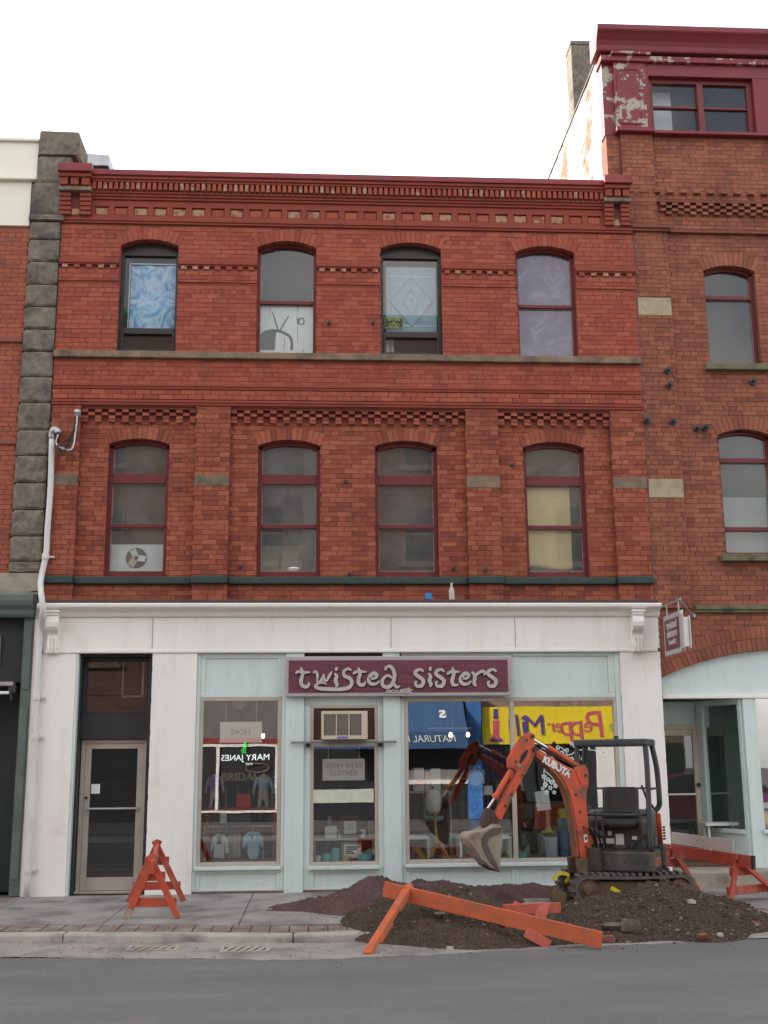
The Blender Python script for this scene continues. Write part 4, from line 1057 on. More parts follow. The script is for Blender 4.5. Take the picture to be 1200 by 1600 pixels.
def heap(name, label, humps, x0, x1, y0, y1, mat, n=9, peb=900, seed=1, ps=(.008, .022), base=None):
    """humps = [(cx, cy, rx, ry, height)]; the ground underneath steps down at the kerb"""
    rr = random.Random(seed)
    def gz(x, y): return GZ if y > ky(x) else ZR
    def h(x, y):
        hh = 0
        for cx, cy, rx, ry, H in humps:
            wob = .16*noise.noise(Vector((x*1.6+seed, y*1.6, seed*3.1)))
            d = math.hypot((x-cx)/rx, (y-cy)/ry)+wob
            q = max(0, 1-d); hh = max(hh, H*(q**.95)*(1-.25*q)*1.25)
        if hh <= 0: return gz(x, y)-.05
        e = min(1, hh/.08)
        nn = .075*noise.noise(Vector((x*3+seed, y*3, 1)))+.04*noise.noise(Vector((x*8, y*8, seed)))+.022*noise.noise(Vector((x*19, y*19, seed)))+.010*noise.noise(Vector((x*43, y*43, seed)))
        return max(hh+(ZR if base is None else base)+nn*e, gz(x, y)-.05)
    st = .03; nx = int((x1-x0)/st); ny = int((y1-y0)/st); vs = []; fs = []
    for j in range(ny+1):
        for i in range(nx+1):
            x, y = x0+i*st, y0+j*st; vs.append((x, y, h(x, y)))
    for j in range(ny):
        for i in range(nx):
            a = j*(nx+1)+i; ids = (a, a+1, a+nx+2, a+nx+1)
            if max(vs[k][2]-gz(vs[k][0], vs[k][1]) for k in ids) > -.045: fs.append(ids)
    t = thing(name, label, 'soil heap', (humps[0][0], humps[0][1], GZ), 'soil heaps dug up by the excavator')
    MB().add(vs, fs).build('soil', mat, t, smooth=True, kind='stuff')
    cl = MB(); k = 0; tries = 0
    while k < peb and tries < peb*12:
        tries += 1
        x, y = rr.uniform(x0, x1), rr.uniform(y0, y1); z = h(x, y)
        if z < gz(x, y)+.002:
            if rr.random() > .05: continue
            z = gz(x, y)
            if min(abs(x-cx)/rx+abs(y-cy)/ry for cx, cy, rx, ry, H in humps) > 1.5: continue
        s = rr.uniform(*ps)*(1 if rr.random() < .93 else 2.2)
        vsx = [(x+s*dx*rr.uniform(.7, 1.3), y+s*dy*rr.uniform(.7, 1.3), z+s*dz*rr.uniform(.5, 1)) for dx, dy, dz in ((1,0,0),(-1,0,0),(0,1,0),(0,-1,0),(0,0,1),(0,0,-1))]
        cl.add(vsx, [(0,2,4),(2,1,4),(1,3,4),(3,0,4),(2,0,5),(1,2,5),(3,1,5),(0,3,5)], 1 if rr.random() < .18 else 0); k += 1
    cl.build('pebble', [mat, PEB], t, kind='stuff')
    return h
pk = P(700, 1392, -3.0); pr = P(1048, 1384, -3.15); fl_ = G(720, 1484, ZR); fr_ = G(1060, 1478, ZR)
hL = heap('dirt_heap', 'heap of brown gravelly soil lying behind the fallen orange barricade', [(pk.x-.05, -3.2, 1.2, 1.6, pk.z-ZR+.08), (pk.x+.6, -3.45, .95, 1.3, .30), (pk.x-.45, -3.1, .9, 1.2, .34), (pk.x+1.45, -3.5, .9, 1.0, .17)], pk.x-1.6, pk.x+2.5, -5.0, -1.2, SOIL, peb=6500, seed=2, ps=(.004, .013))
hR = heap('dirt_heap', 'heap of dark brown soil in front of the excavator tracks', [(pr.x-.12, -3.25, 1.15, 1.3, pr.z-ZR+.10), (pr.x-.7, -3.35, .95, 1.2, .36), (pr.x+.38, -3.25, .8, 1.0, .28)], pr.x-1.9, pr.x+1.8, -4.8, -1.8, SOIL, peb=6500, seed=5, ps=(.004, .015))
ra = G(560, 1425, GZ)
heap('gravel_heap', 'low spread of purplish gravel on the pavement below the sign', [(ra.x+.25, -1.75, .95, .95, .34), (ra.x+1.0, -1.3, 1.2, .8, .24), (ra.x-.25, -1.75, .8, .35, .13), (ra.x+2.4, -.75, 1.9, .5, .13), (ra.x-.55, -2.0, .55, .16, .05)], ra.x-1.3, ra.x+4.2, -3.0, -.25, SOILR, peb=5200, seed=9, ps=(.004, .011), base=GZ)
# broken bricks, cobbles and slabs lying round the heaps
def rubble(px, py, s, mat, lab, cat, hf, flat=.6, seed=0, name='rubble_stone'):
    g = G(px, py, ZR+.02); 
    if hf:
        yy = -6.0
        while yy < -1.2:
            g = P(px, py, yy); z = hf(g.x, g.y)
            if g.z <= z: break
            yy += .02
        g.z = z
    rr = random.Random(seed+int(px)); vs = []; fs = []
    n1, n2 = 5, 8
    for i in range(n1+1):
        th = PI*i/n1
        for j in range(n2):
            ph = 2*PI*j/n2; k = 1+.32*noise.noise(Vector((math.sin(th)*math.cos(ph)*1.5+px, math.sin(th)*math.sin(ph)*1.5, math.cos(th)*1.5)))
            e = lambda q: math.copysign(abs(q)**.75, q)
            vs.append((g.x+s*k*e(math.sin(th)*math.cos(ph)), g.y+s*.75*k*e(math.sin(th)*math.sin(ph)), g.z+s*flat*.3+s*flat*k*e(math.cos(th))))
    for i in range(n1):
        for j in range(n2): fs.append((i*n2+j, (i+1)*n2+j, (i+1)*n2+(j+1) % n2, i*n2+(j+1) % n2))
    o = MB().add(vs, fs).build(name, mat, smooth='auto'); tag(o, lab, cat, 'rubble round the soil heaps'); return o
GS2 = surf('brown_stone', (.15, .115, .09), (.10, .078, .062), 9, .95, .8, 30, dirt=(.07, .05, .04), dscale=6)
GS = surf('grey_rubble', (.23, .19, .16), (.15, .125, .11), 7, .95, .5, 50)
RS = surf('red_brick_rubble', (.25, .085, .06), (.16, .06, .045), 7, .95, .5, 50)
WS = surf('pale_rubble', (.42, .38, .33), (.3, .27, .24), 7, .95, .4, 50)
rubble(1177, 1451, .10, RS, 'lump of red brick at the far right foot of the dirt heap', 'rubble', None)
rubble(1098, 1466, .06, RS, 'smaller broken red brick low on the front of the right dirt heap', 'rubble', hR)
rubble(985, 1455, .105, GS2, 'large brown stone leaning on the left foot of the right heap', 'rubble', hR, .75)
rubble(958, 1450, .12, GS2, 'flat dirt covered slab beside the low end of the fallen barricade', 'rubble', hR, .3)
rubble(948, 1472, .09, RS, 'brown brick chunk just beyond the low end of the orange plank', 'rubble', hR, .5)
rubble(1080, 1411, .055, WS, 'pale squared stone high on the right dirt heap', 'rubble', hR, .5)
rubble(1125, 1465, .045, WS, 'whitish pebble at the front foot of the right dirt heap', 'rubble', hR)
rubble(703, 1484, .04, WS, 'small white stone on the road edge before the left heap', 'rubble', hL)
rubble(566, 1442, .08, surf('dark_gravel_lump', (.12, .08, .078), None, 9, .95, .5), 'dark lump on the purplish gravel spread', 'rubble', None, .4)
rubble(688, 1431, .07, GS, 'greyish stone half buried in the left dirt heap', 'rubble', hL, .4)
# ------------------------------------------------------------------ the far side of the street (seen in the window glass)
YO = -20.6
def flip(name, label, x0, x1, top, wallm, corn, win=True, wx=None, zs_=(5.0, 8.3, 11.6, 14.4)):
    t = thing(name, label, 'building', ((x0+x1)/2, YO, GZ))
    MB().box(x0, x1, YO-9, YO, 4.0, top).box(x0, x1, YO-9, YO-.02, 0, 3.999).build('wall', wallm, t)
    if corn:
        MB().prism([(YO-.2, top-.42), (YO+.06, top-.42), (YO+.10, top-.30), (YO+.28, top-.16), (YO+.34, top), (YO-.2, top+.1)], x0-.05, x1+.05, axis='x').build('cornice', corn, t)
    for x in (wx or []):
        for z in zs_:
            if z+2.1 > top-.8: continue
            f = MB(); f.box(x-.55, x+.55, YO-.05, YO+.03, z, z+.08); f.box(x-.55, x+.55, YO-.05, YO+.03, z+1.92, z+2.0); f.box(x-.55, x-.47, YO-.05, YO+.03, z+.08, z+1.92); f.box(x+.47, x+.55, YO-.05, YO+.03, z+.08, z+1.92); f.box(x-.47, x+.47, YO-.05, YO+.025, z+.96, z+1.04)
            w_ = f.build('window', M['sandstone'], t); MB().box(x-.47, x+.47, YO-.03, YO+.005, z+.081, z+.959).box(x-.47, x+.47, YO-.03, YO+.005, z+1.041, z+1.919).build('pane', M['darkvoid'], w_)
            MB().box(x-.65, x+.65, YO, YO+.12, z-.12, z-.001).build('sill', M['sandstone'], w_)
    return t
opbrick = surf('opposite_brick', (.19, .10, .075), (.15, .078, .06), 9, .9, .3, 30, dirt=(.1, .06, .05))
opgrey = surf('opposite_grey_render', (.29, .27, .25), (.24, .225, .21), 2, .9, .2, 30)
opgrey2 = surf('opposite_grey_brown_brick', (.27, .20, .165), (.23, .165, .135), 6, .9, .3, 30, dirt=(.16, .12, .1))
greenc = surf('green_copper_cornice', (.12, .42, .28), (.09, .34, .23), 3, .6, .2)
t1 = flip('opposite_building', 'brick building with a green cornice, mirrored in the left upper windows', -16, -4.5, 17.0, opbrick, greenc, wx=[-14, -11.6, -9.2, -6.8])
t1b = flip('opposite_building', 'lower grey brown building across the street, mirrored in the left shop window', -4.49, -.4, 13.6, surf('opposite_slate_render', (.16, .155, .155), (.13, .125, .125), 4, .9, .2), M['slatepaint'], wx=[-3.4, -1.5])
t2 = flip('opposite_building', 'grey rendered building across the street, mirrored between the two brick ones', -.39, 1.9, 15.2, opgrey, M['slatepaint'], wx=[.75])
t3 = flip('opposite_building', 'brick building with green roof edge and yellow banner, mirrored in the glass', 1.91, 5.2, 16.9, opbrick, greenc, wx=[3.5])
t3b = flip('opposite_building', 'lower pale brick building across the street, mirrored behind the yellow banner', 5.21, 12.6, 13.9, opgrey2, M['slatepaint'], wx=[6.4, 8.6, 10.8])
# shop fronts at street level
sf = MB(); sf.box(-4.45, -.5, YO-.02, YO+.06, 2.45, 2.62); sf.build('red_fascia', M['redtrim'], t1b)
sf = MB()
for x in (-4.2, -3.0, -1.15): sf.box(x-.05, x+.05, YO-.01, YO+.05, .4, 2.42)
sf.box(-4.2, -1.1, YO-.01, YO+.055, 2.36, 2.44); sf.box(-4.2, -1.1, YO-.01, YO+.05, .35, .42); sf.build('shop_frame', M['whitepaper'], t1b)
sf = MB(); sf.box(-16, -.5, YO-.0, YO+.01, .10, 2.36); sf.box(-.5, 1.9, YO-.0, YO+.01, .10, 2.3); sf.build('dark_glass', M['darkvoid'], t1)
wl = emit('white_shop_lettering', (.9, .95, .95), 1.6)
text('lettering', 'MARY JANES', .26, (-2.14, YO+.07, 2.02), wl, t1b, rot=(PI/2, 0, PI), width=1.5)
text('lettering', 'SHOP', .09, (-2.0, YO+.07, 1.83), wl, t1b, rot=(PI/2, 0, PI))
lf = emit('green_neon', (.05, .9, .12), 1.4)
for k in range(3):
    MB().tube(smooth_path([(-2.20+k*.05, YO+.09, 2.16), (-2.24+k*.05, YO+.09, 2.26), (-2.17+k*.03, YO+.09, 2.36), (-2.16+k*.01, YO+.09, 2.50)], 4), .010, 6).build('neon_flame', lf, t1b)
ov = [(-1.75+.35*math.cos(a*PI/12), YO+.06, 1.70+.13*math.sin(a*PI/12)) for a in range(24)]
MB().tube(ov, .012, 6, closed=True).build('oval_sign', M['tan'], t1b)
sf = MB(); sf.box(.0, 1.9, YO, YO+.05, .62, 1.02); sf.build('pale_panel', surf('pale_green_panel', (.62, .68, .6), None, 5, .6, 0), t2)
sf = MB(); sf.box(2.0, 12.5, YO-.01, YO+.02, .1, 2.4); sf.build('dark_glass', M['darkvoid'], t3)
sf = MB(); sf.box(1.95, 5.4, YO-.01, YO+.05, 1.15, 1.6); sf.box(9, 9.6, YO, YO+.05, .4, 2.3); sf.build('goods_display', M['whitepaper'], t3)
blue = surf('blue_awning_canvas', (.045, .10, .22), (.035, .085, .19), 2, .8, .15)
lblue = surf('light_blue_curtain', (.05, .17, .42), (.035, .12, .34), 3, .8, .15)
aw = thing('blue_awning', 'blue shop awning with white writing, mirrored in the big left pane', 'awning', (2.4, YO, 2.2))
MB().prism([(YO+.02, 3.95), (YO+1.1, 2.75), (YO+1.1, 2.30), (YO+1.06, 2.30), (YO+1.06, 2.73), (YO+.02, 3.88)], .0, 4.75, axis='x').build('canvas', blue, aw)
for k in range(24):
    MB().box(.0+.198*k, .0+.198*k+.19, YO+1.062, YO+1.098, 2.25, 2.299).build('valance_flap', blue, aw)
sl = math.atan2(3.95-2.75, 1.08)
def on_slope(name, s, size, x, v, **k):
    text(name, s, size, (x, YO+1.1-v*math.cos(sl)+.012, 2.75+v*math.sin(sl)+.012), M['whitepaper'], aw, rot=(sl, 0, PI), ext=.004, **k)
on_slope('lettering', 'Rof', .62, 2.75, .62, shear=.3, bold=.012, align='LEFT'); on_slope('lettering', 'S', .45, 4.05, .72, bold=.02)
text('lettering', 'NATURAL FOODS', .30, (3.2, YO+1.113, 2.53), M['whitepaper'], aw, rot=(PI/2, 0, PI), shear=.2)
text('lettering', 'natural foods', .26, (1.1, YO+1.113, 2.50), M['whitepaper'], aw, rot=(PI/2, 0, PI), shear=.2)
MB().box(4.85, 5.30, YO+.15, YO+.3, .1, 3.9).build('blue_banner', lblue); tag(bpy.data.objects['blue_banner'], 'tall light blue hanging banner, mirrored beside the yellow sign', 'banner')
yel = surf('yellow_banner_vinyl', (.80, .62, .03), (.76, .57, .025), 2, .5, .05)
bn = thing('yellow_banner', 'yellow Pepper Mill banner across the street, mirrored in the shop windows', 'banner', (7.6, YO+.1, 2.4))
MB().box(5.36, 10.4, YO+.08, YO+.11, 2.36, 3.56).build('sheet', yel, bn)
pur = surf('violet_print', (.10, .06, .28), None, 4, .6, 0); pnk = surf('pink_print', (.55, .10, .16), (.5, .07, .12), 4, .6, 0); grn = surf('green_print', (.08, .30, .16), None, 4, .6, 0)
for k_, (s, x, sz, mm) in enumerate((('The', 10.25, .5, grn), ('P', 9.35, 1.25, pnk), ('e', 8.92, .62, pnk), ('p', 8.66, 1.0, pnk), ('p', 8.32, 1.0, pnk), ('e', 7.98, .62, pnk), ('r', 7.70, .62, pnk), ('M', 7.42, .95, pur), ('i', 6.82, .95, pur), ('l', 6.62, 1.0, pur), ('l', 6.42, 1.0, pur))):
    text('lettering', s, sz, (x, YO+.116+.003*k_, 2.93), mm, bn, rot=(PI/2, 0, PI), align='LEFT', bold=0, shear=.06, ext=.001)
pm = MB()
pm.prism([(5.62, 2.44), (5.98, 2.44), (5.96, 2.56), (5.90, 2.6), (5.90, 3.0), (5.93, 3.05), (5.87, 3.12), (5.73, 3.12), (5.67, 3.05), (5.70, 3.0), (5.70, 2.6), (5.64, 2.56)], YO+.112, YO+.118)
pm.build('mill_drawing', pnk, bn); MB().lathe([(.0, 0), (.09, 0), (.09, .006), (0, .006)], (5.8, YO+.112, 3.24), 14, axis='y').box(5.72, 5.88, YO+.112, YO+.118, 3.32, 3.5).box(5.60, 6.0, YO+.1185, YO+.121, 2.44, 2.52).build('mill_knob', pur, bn)
MB().prism([(6.22, 2.65), (6.3, 2.7), (6.32, 3.2), (6.25, 3.3), (6.2, 3.1)], YO+.112, YO+.117).build('brush_stroke', pur, bn)
# ------------------------------------------------------------------ mini excavator
EXL = (3.78, -2.05)
org = surf('worn_orange_machine_paint', (.60, .085, .028), (.50, .068, .024), 5, .42, .12, 40, dirt=(.16, .085, .05), dscale=5, dlo=.50, dhi=.70, spec=.5, streak=(.10, .06, .04))
orgd = surf('brown_orange_paint', (.36, .10, .04), (.24, .085, .04), 8, .7, .3, 40, dirt=(.12, .075, .05), dscale=6, dlo=.45, dhi=.65)
ink2 = surf('dark_blue_grey_machine_paint', (.040, .045, .052), (.055, .06, .066), 5, .45, .1, 40, dirt=(.13, .11, .09), dscale=3, dlo=.58, dhi=.8)
skirt = surf('dusty_black_skirt', (.038, .038, .040), (.055, .053, .052), 6, .6, .2, 40, dirt=(.13, .095, .065), dscale=3.2, dlo=.48, dhi=.68)
rub = surf('dusty_track_rubber', (.085, .08, .075), (.13, .12, .11), 9, .9, .4, 50, dirt=(.17, .14, .115), dscale=5)
mud = surf('mud_caked_steel', (.16, .105, .062), (.11, .075, .048), 7, .95, .6, 30, dirt=(.06, .045, .035), dscale=5)
bkt = surf('worn_bucket_steel', (.34, .275, .225), (.26, .205, .165), 6, .75, .4, 40, dirt=(.13, .095, .075), dscale=4.5, dlo=.54, dhi=.72)
chrome = surf('chrome_rod', (.75, .76, .78), None, 3, .15, 0, metal=1.0)
vinyl = surf('black_vinyl_seat', (.028, .028, .030), (.042, .041, .041), 6, .5, .2, 60)
greyp = surf('grey_plastic_hood', (.17, .17, .175), (.13, .13, .135), 6, .55, .1)
yelt = surf('yellow_tape', (.70, .62, .04), None, 5, .6, 0)
ex = thing('mini_excavator', 'orange mini excavator with open black canopy parked among the soil heaps', 'excavator', (EXL[0], EXL[1], GZ))
def track(y0, y1):
    x0, x1, r = 3.235, 4.36, .152; zc = .165+r; pts = []
    n = 12
    for i in range(n+1): a = PI/2+PI*i/n; pts.append((x0+r*math.cos(a), zc+r*math.sin(a)))
    for i in range(1, 9): pts.append((x0+(x1-x0)*i/9, zc-r))
    for i in range(n+1): a = -PI/2+PI*i/n; pts.append((x1+r*math.cos(a), zc+r*math.sin(a)))
    for i in range(1, 9): t = i/9; pts.append((x1+(x0-x1)*t, zc+r-.012*math.sin(PI*t)))
    N_ = len(pts); b = MB()
    nm = []
    for i in range(N_):
        a, c_ = pts[i-1], pts[(i+1) % N_]; d = Vector((c_[0]-a[0], c_[1]-a[1])).normalized(); nm.append(Vector((d.y, -d.x))*-1)
    vs = []
    for i, p_ in enumerate(pts):
        o = nm[i]; q = (p_[0]-o.x*-.0, p_[1]); e = .03
        for (yy, k) in ((y0, 0), (y1, 0), (y1, -e), (y0, -e)): vs.append((p_[0]-o.x*k*-1*-1, yy, p_[1]-o.y*k*-1*-1))
    fs = []
    for i in range(N_):
        j = (i+1) % N_
        for k in range(4): fs.append((4*i+k, 4*i+(k+1) % 4, 4*j+(k+1) % 4, 4*j+k))
    b.add(vs, fs)
    t = b.build('track', rub, ex)
    L = [0]
    for i in range(N_): L.append(L[-1]+math.dist(pts[i], pts[(i+1) % N_]))
    lug = MB(); nl = 40
    for k in range(nl):
        s = L[-1]*k/nl; i = max(j for j in range(N_) if L[j] <= s); f = (s-L[i])/(L[i+1]-L[i]); a, c_ = pts[i], pts[(i+1) % N_]
        x, z = a[0]+(c_[0]-a[0])*f, a[1]+(c_[1]-a[1])*f; d = Vector((c_[0]-a[0], 0, c_[1]-a[1])).normalized(); nn = Vector((-d.z, 0, d.x))
        if (Vector((x, 0, z))-Vector(((x0+x1)/2, 0, zc))).dot(nn) < 0: nn = -nn
        lug.obox(Vector((x, (y0+y1)/2, z))+nn*.018, d, (0,1,0), nn, .018, (y1-y0)/2+.004, .02)
    lug.build('track_lugs', rub, t)
    fr = MB(); fr.prism([(x0-.02, zc-.09), (x1+.02, zc-.09), (x1+.05, zc-.02), (x1, zc+.07), (x0+.1, zc+.085), (x0-.03, zc+.06), (x0-.06, zc)], y0+.05, y1-.05); fr.build('track_frame', mud, t, bevel=.02)
    for x, rr in ((x0, .118), (x1, .115)):
        MB().lathe([(.03, y0-.012), (.05, y0-.01), (.06, y0+.03), (rr, y0+.035), (rr, y1-.035), (.06, y1-.03)], (x, 0, zc), 20, axis='y').build('wheel', mud, t, smooth='auto')
    for x in (3.5, 3.72, 3.94, 4.14): MB().lathe([(.04, y0+.02), (.055, y0+.03), (.055, y1-.03)], (x, 0, .235), 14, axis='y').build('roller', mud, t, smooth='auto')
    return t
track(-2.56, -2.32); track(-1.78, -1.54)
b = MB(); b.box(3.45, 4.15, -2.33, -1.77, .25, .42); b.lathe([(.30, .42), (.30, .49), (.27, .50)], (3.78, -2.05, 0), 28); b.build('undercarriage', mud, ex, bevel=.015)
b = MB(); pr_ = [(2.98, .09), (2.955, .14), (2.95, .20), (2.965, .27), (2.99, .27), (2.978, .20), (2.982, .14), (3.005, .09)]
b.prism(pr_, -2.52, -1.58); b.box(2.98, 3.46, -2.28, -2.21, .16, .23); b.box(2.98, 3.46, -1.89, -1.82, .16, .23); b.build('dozer_blade', mud, ex)
for pts in ([(2.98, -1.7, .35), (3.06, -1.9, .45), (3.10, -2.2, .44), (3.02, -2.3, .38)], [(3.50, -2.59, .34), (3.58, -2.595, .30), (3.66, -2.59, .25)]):
    pp = smooth_path(pts, 4); rb_ = MB()
    for i in range(len(pp)-1): rb_.bar(pp[i], pp[i+1], .004, .045)
    rb_.build('yellow_tape', yelt, ex)
# turning house: u towards the driver's right, v forwards
hf = Vector((-.42, -.907, 0)).normalized(); hr = Vector((hf.y, -hf.x, 0)); HC = Vector((EXL[0], EXL[1], 0))
def H(u, v, z): q = HC+hr*u+hf*v; return Vector((q.x, q.y, z))
def hbox(b, u0, u1, v0, v1, z0, z1, mi=0): return b.obox(H((u0+u1)/2, (v0+v1)/2, (z0+z1)/2), hr, hf, (0,0,1), abs(u1-u0)/2, abs(v1-v0)/2, (z1-z0)/2, mi)
b = MB(); hbox(b, -.46, .46, -.25, .40, .50, .74); b.build('floor_skirt', skirt, ex, bevel=.025)
b = MB(); hbox(b, -.44, .44, .10, .38, .741, .755); b.build('floor_mat', vinyl, ex)
b = MB(); hbox(b, -.30, .36, -.10, .12, .742, 1.0); b.build('seat_box', skirt, ex, bevel=.02)
for u, z, wd, h in ((.20, .93, .04, .05), (.10, .93, .045, .05), (.16, .84, .22, .06), (-.02, .86, .10, .13), (-.2, .88, .06, .04), (.26, .80, .03, .09)):
    b = MB(); hbox(b, u-wd/2, u+wd/2, .1202, .1235, z-h/2, z+h/2); b.build('warning_label', M['whitepaper'], ex)
st = MB(); hbox(st, -.24, .24, -.13, .27, 1.001, 1.10); st_ = st.build('seat', vinyl, ex, bevel=.045, seg=3)
bk = MB(); c0 = H(0, -.17, 1.28); bk.obox(c0, hr, hf+Vector((0,0,.18)), Vector((0,0,1))-hf*.18, .225, .06, .20)
o_ = bk.build('backrest', vinyl, st_, bevel=.05, seg=3)
for k in range(4):
    r_ = MB(); r_.obox(H(0, -.098-.018*k*.9, 1.17+k*.07), hr, hf, (0,0,1), .16, .012, .022); r_.build('backrest_rib', vinyl, st_, bevel=.01)
for s in (-1, 1):
    b = MB(); hbox(b, s*.37-.07, s*.37+.07, -.10, .24, .90, 1.10); cs = b.build('control_console', skirt, ex, bevel=.03)
    p0 = H(s*.37, .18, 1.10); MB().tube([p0, p0+Vector((0,0,.12)), p0+Vector((s*-.03,0,.16))], [.012, .012, .02], 8).lathe([(.0, .0), (.028, .01), (.032, .05), (.02, .085), (0, .09)], p0+Vector((s*-.03, 0, .15)), 10).build('joystick', M['darksteel'], cs)
for u in (.14, .22):
    p0 = H(u, .34, .75); MB().tube([p0, H(u+.005, .34, .95), H(u, .33, 1.17)], .013, 8).lathe([(0, 0), (.02, .005), (.02, .04), (0, .05)], H(u, .33, 1.15), 8).build('travel_lever', M['darksteel'], ex)
# engine hood and counterweight round the back
def plan(out, k=0):
    pts = []
    for a in range(0, 181, 15):
        an = R(a); pts.append((math.cos(an)*(.47+out), -.18-math.sin(an)*(.40+out)))
    return pts
def hprism(b, uv, z0, z1, top=1.0, mi=0):
    n = len(uv); vs = [H(u, v, z0) for u, v in uv]+[H(u*top, -.18+(v+.18)*top, z1) for u, v in uv]
    fs = [list(range(n)), list(range(2*n-1, n-1, -1))]+[[(i+1) % n, i, n+i, n+(i+1) % n] for i in range(n)]
    return b.add(vs, fs, mi)
b = MB(); hprism(b, plan(-.03), .52, 1.20, .96); b.build('engine_hood', greyp, ex, bevel=.03)
b = MB(); hprism(b, plan(.03)[:5]+[(u*.8, v*.9) for u, v in plan(0)[4:0:-1]], .66, 1.16, .97)
b2 = MB(); hprism(b2, [(-u, v) for u, v in (plan(.03)[:5]+[(u*.8, v*.9) for u, v in plan(0)[4:0:-1]])], .66, 1.16, .97)
b.build('side_panel', org, ex, bevel=.02); b2.build('side_panel', org, ex, bevel=.02)
for k in range(5):
    g = MB(); hbox(g, -.508, -.49, -.34, -.22, .84+k*.035, .86+k*.035); g.build('vent_slot', M['ink'], ex)
b = MB(); hprism(b, plan(.06), .50, .80, .98); b.build('counterweight', skirt, ex, bevel=.04)
b = MB(); hbox(b, -.47, -.455, -.1, .36, .56, .66); b.build('side_stripe', orgd, ex, bevel=.006)
# canopy
cz = 2.03
b = MB(); uv = []
for su, sv, a0 in ((1, 1, 0), (-1, 1, 90), (-1, -1, 180), (1, -1, 270)):
    for k in range(5):
        a = R(a0+22.5*k); uv.append((su*.38+.08*math.cos(a), .04+sv*.26+.08*math.sin(a)))
hprism(b, uv, cz-.055, cz+.03); b.build('canopy_roof', ink2, ex, bevel=.02)
for u, pts in ((-.43, [(-.43, .36, .74), (-.43, .36, 1.2), (-.43, .33, 1.7), (-.42, .31, 1.99)]), (.43, [(.43, .36, .74), (.43, .36, 1.2), (.43, .33, 1.7), (.42, .31, 1.99)]),
               (-.46, [(-.40, -.28, 1.18), (-.45, -.30, 1.24), (-.465, -.28, 1.34), (-.46, -.24, 1.7), (-.42, -.20, 1.99)]), (.46, [(.40, -.28, 1.18), (.45, -.30, 1.24), (.465, -.28, 1.34), (.46, -.24, 1.7), (.42, -.20, 1.99)])):
    pp = smooth_path([H(*q) for q in pts], 6); MB().tube(pp, .034, 10).build('canopy_post', ink2, ex, smooth=True)
MB().tube([H(-.43, .355, 1.16), H(.43, .355, 1.16)], .014, 8).tube([H(-.46, -.25, 1.46), H(.46, -.25, 1.46)], .012, 8).tube([H(-.46, -.26, 1.46), H(-.45, .34, 1.46)], .012, 8).build('grab_rail', ink2, ex, smooth=True)
MB().tube([H(-.40, -.28, 1.2), H(-.34, -.05, 1.35), H(-.3, .0, 1.5)], .014, 8).build('seat_belt', M['ink'], ex)
# boom, arm and bucket lie in one upright plane that turns with the swing bracket
BO = Vector((3.30, -2.22, 0)); BA = R(12); be = Vector((math.cos(BA), math.sin(BA), 0)); bnv = Vector((-math.sin(BA), math.cos(BA), 0))
def PB(cx, cy):
    px, py = 700+.3*cx, 1100+.3*cy
    d = FW+RT*((px-600)/F_PX)-UP*((py-800)/F_PX); t = (BO-CAM).dot(bnv)/d.dot(bnv); q = CAM+d*t
    return ((q-BO).dot(be), q.z)
def W(s, wv, z): q = BO+be*s+bnv*wv; return Vector((q.x, q.y, z))
def bplate(pts, w0, w1, name, mat, parent, bev=.01, raw=False):
    b = MB().prism(pts if raw else [PB(*p_) for p_ in pts], w0, w1); b.v = [tuple(W(*v)) for v in b.v]
    return b.build(name, mat, parent, bevel=bev)
def btube(pts, r, name, mat, parent, w0=0, n=12):
    q = [PB(*p_) for p_ in pts]; return MB().tube([W(s, w0, z) for s, z in q], r, n).build(name, mat, parent, smooth='auto')
def bpin(cx, cy, r, w0, w1, name, mat, parent):
    s, z = PB(cx, cy); return MB().tube([W(s, w0, z), W(s, w1, z)], r, 14).build(name, mat, parent, smooth='auto')
top = smooth_path([(452, 232), (500, 262), (600, 322), (655, 342), (680, 350)], 3); outer = smooth_path([(716, 395), (716, 430), (706, 470), (708, 540), (718, 640), (732, 740), (748, 825), (752, 872)], 3)
innr = smooth_path([(728, 885), (700, 835), (672, 790), (662, 720), (645, 600), (622, 490), (598, 420), (560, 365), (500, 305), (448, 262), (438, 245)], 3)
boom = bplate([tuple(p_) for p_ in top]+[(676, 318), (700, 316), (714, 340), (718, 370)]+[tuple(p_) for p_ in outer]+[tuple(p_) for p_ in innr], -.09, .09, 'boom', org, ex, .012)
und = [tuple(p_) for p_ in smooth_path([(446, 266), (500, 312), (560, 374), (596, 430), (619, 495), (641, 605), (656, 720), (664, 792)], 3)]
bplate([(x+3, y-3) for x, y in und]+[(x-5, y+4) for x, y in und[::-1]], -.088, .088, 'boom_underside', orgd, boom, 0)  # underside plate in a browner orange than the boom sides
bplate([(640, 330), (690, 322), (712, 345), (716, 420), (690, 440), (665, 400)], -.098, .098, 'boom_gusset', org, boom, .006)
bpin(700, 372, .02, -.105, .105, 'pin', M['darksteel'], boom)
s, z = PB(550, 328); a_ = math.atan2(PB(596, 352)[1]-PB(508, 300)[1], PB(596, 352)[0]-PB(508, 300)[0])
lo = text('lettering', 'KUBOTA', .115, W(s, -.0935, z), M['whitepaper'], boom, rot=(PI/2, -a_, BA), bold=.006, ext=.002, width=.40)
bplate([(690, 678), (708, 676), (710, 715), (693, 720)], -.0935, -.0905, 'decal', M['whitepaper'], boom, 0); bplate([(696, 690), (705, 690), (705, 704), (697, 705)], -.096, -.0938, 'decal_mark', M['ink'], boom, 0)
btube([(528, 232), (600, 278), (682, 330)], .040, 'arm_cylinder', org, ex); btube([(442, 184), (530, 236)], .019, 'arm_rod', chrome, ex); btube([(518, 228), (532, 236)], .046, 'cylinder_head', org, ex)
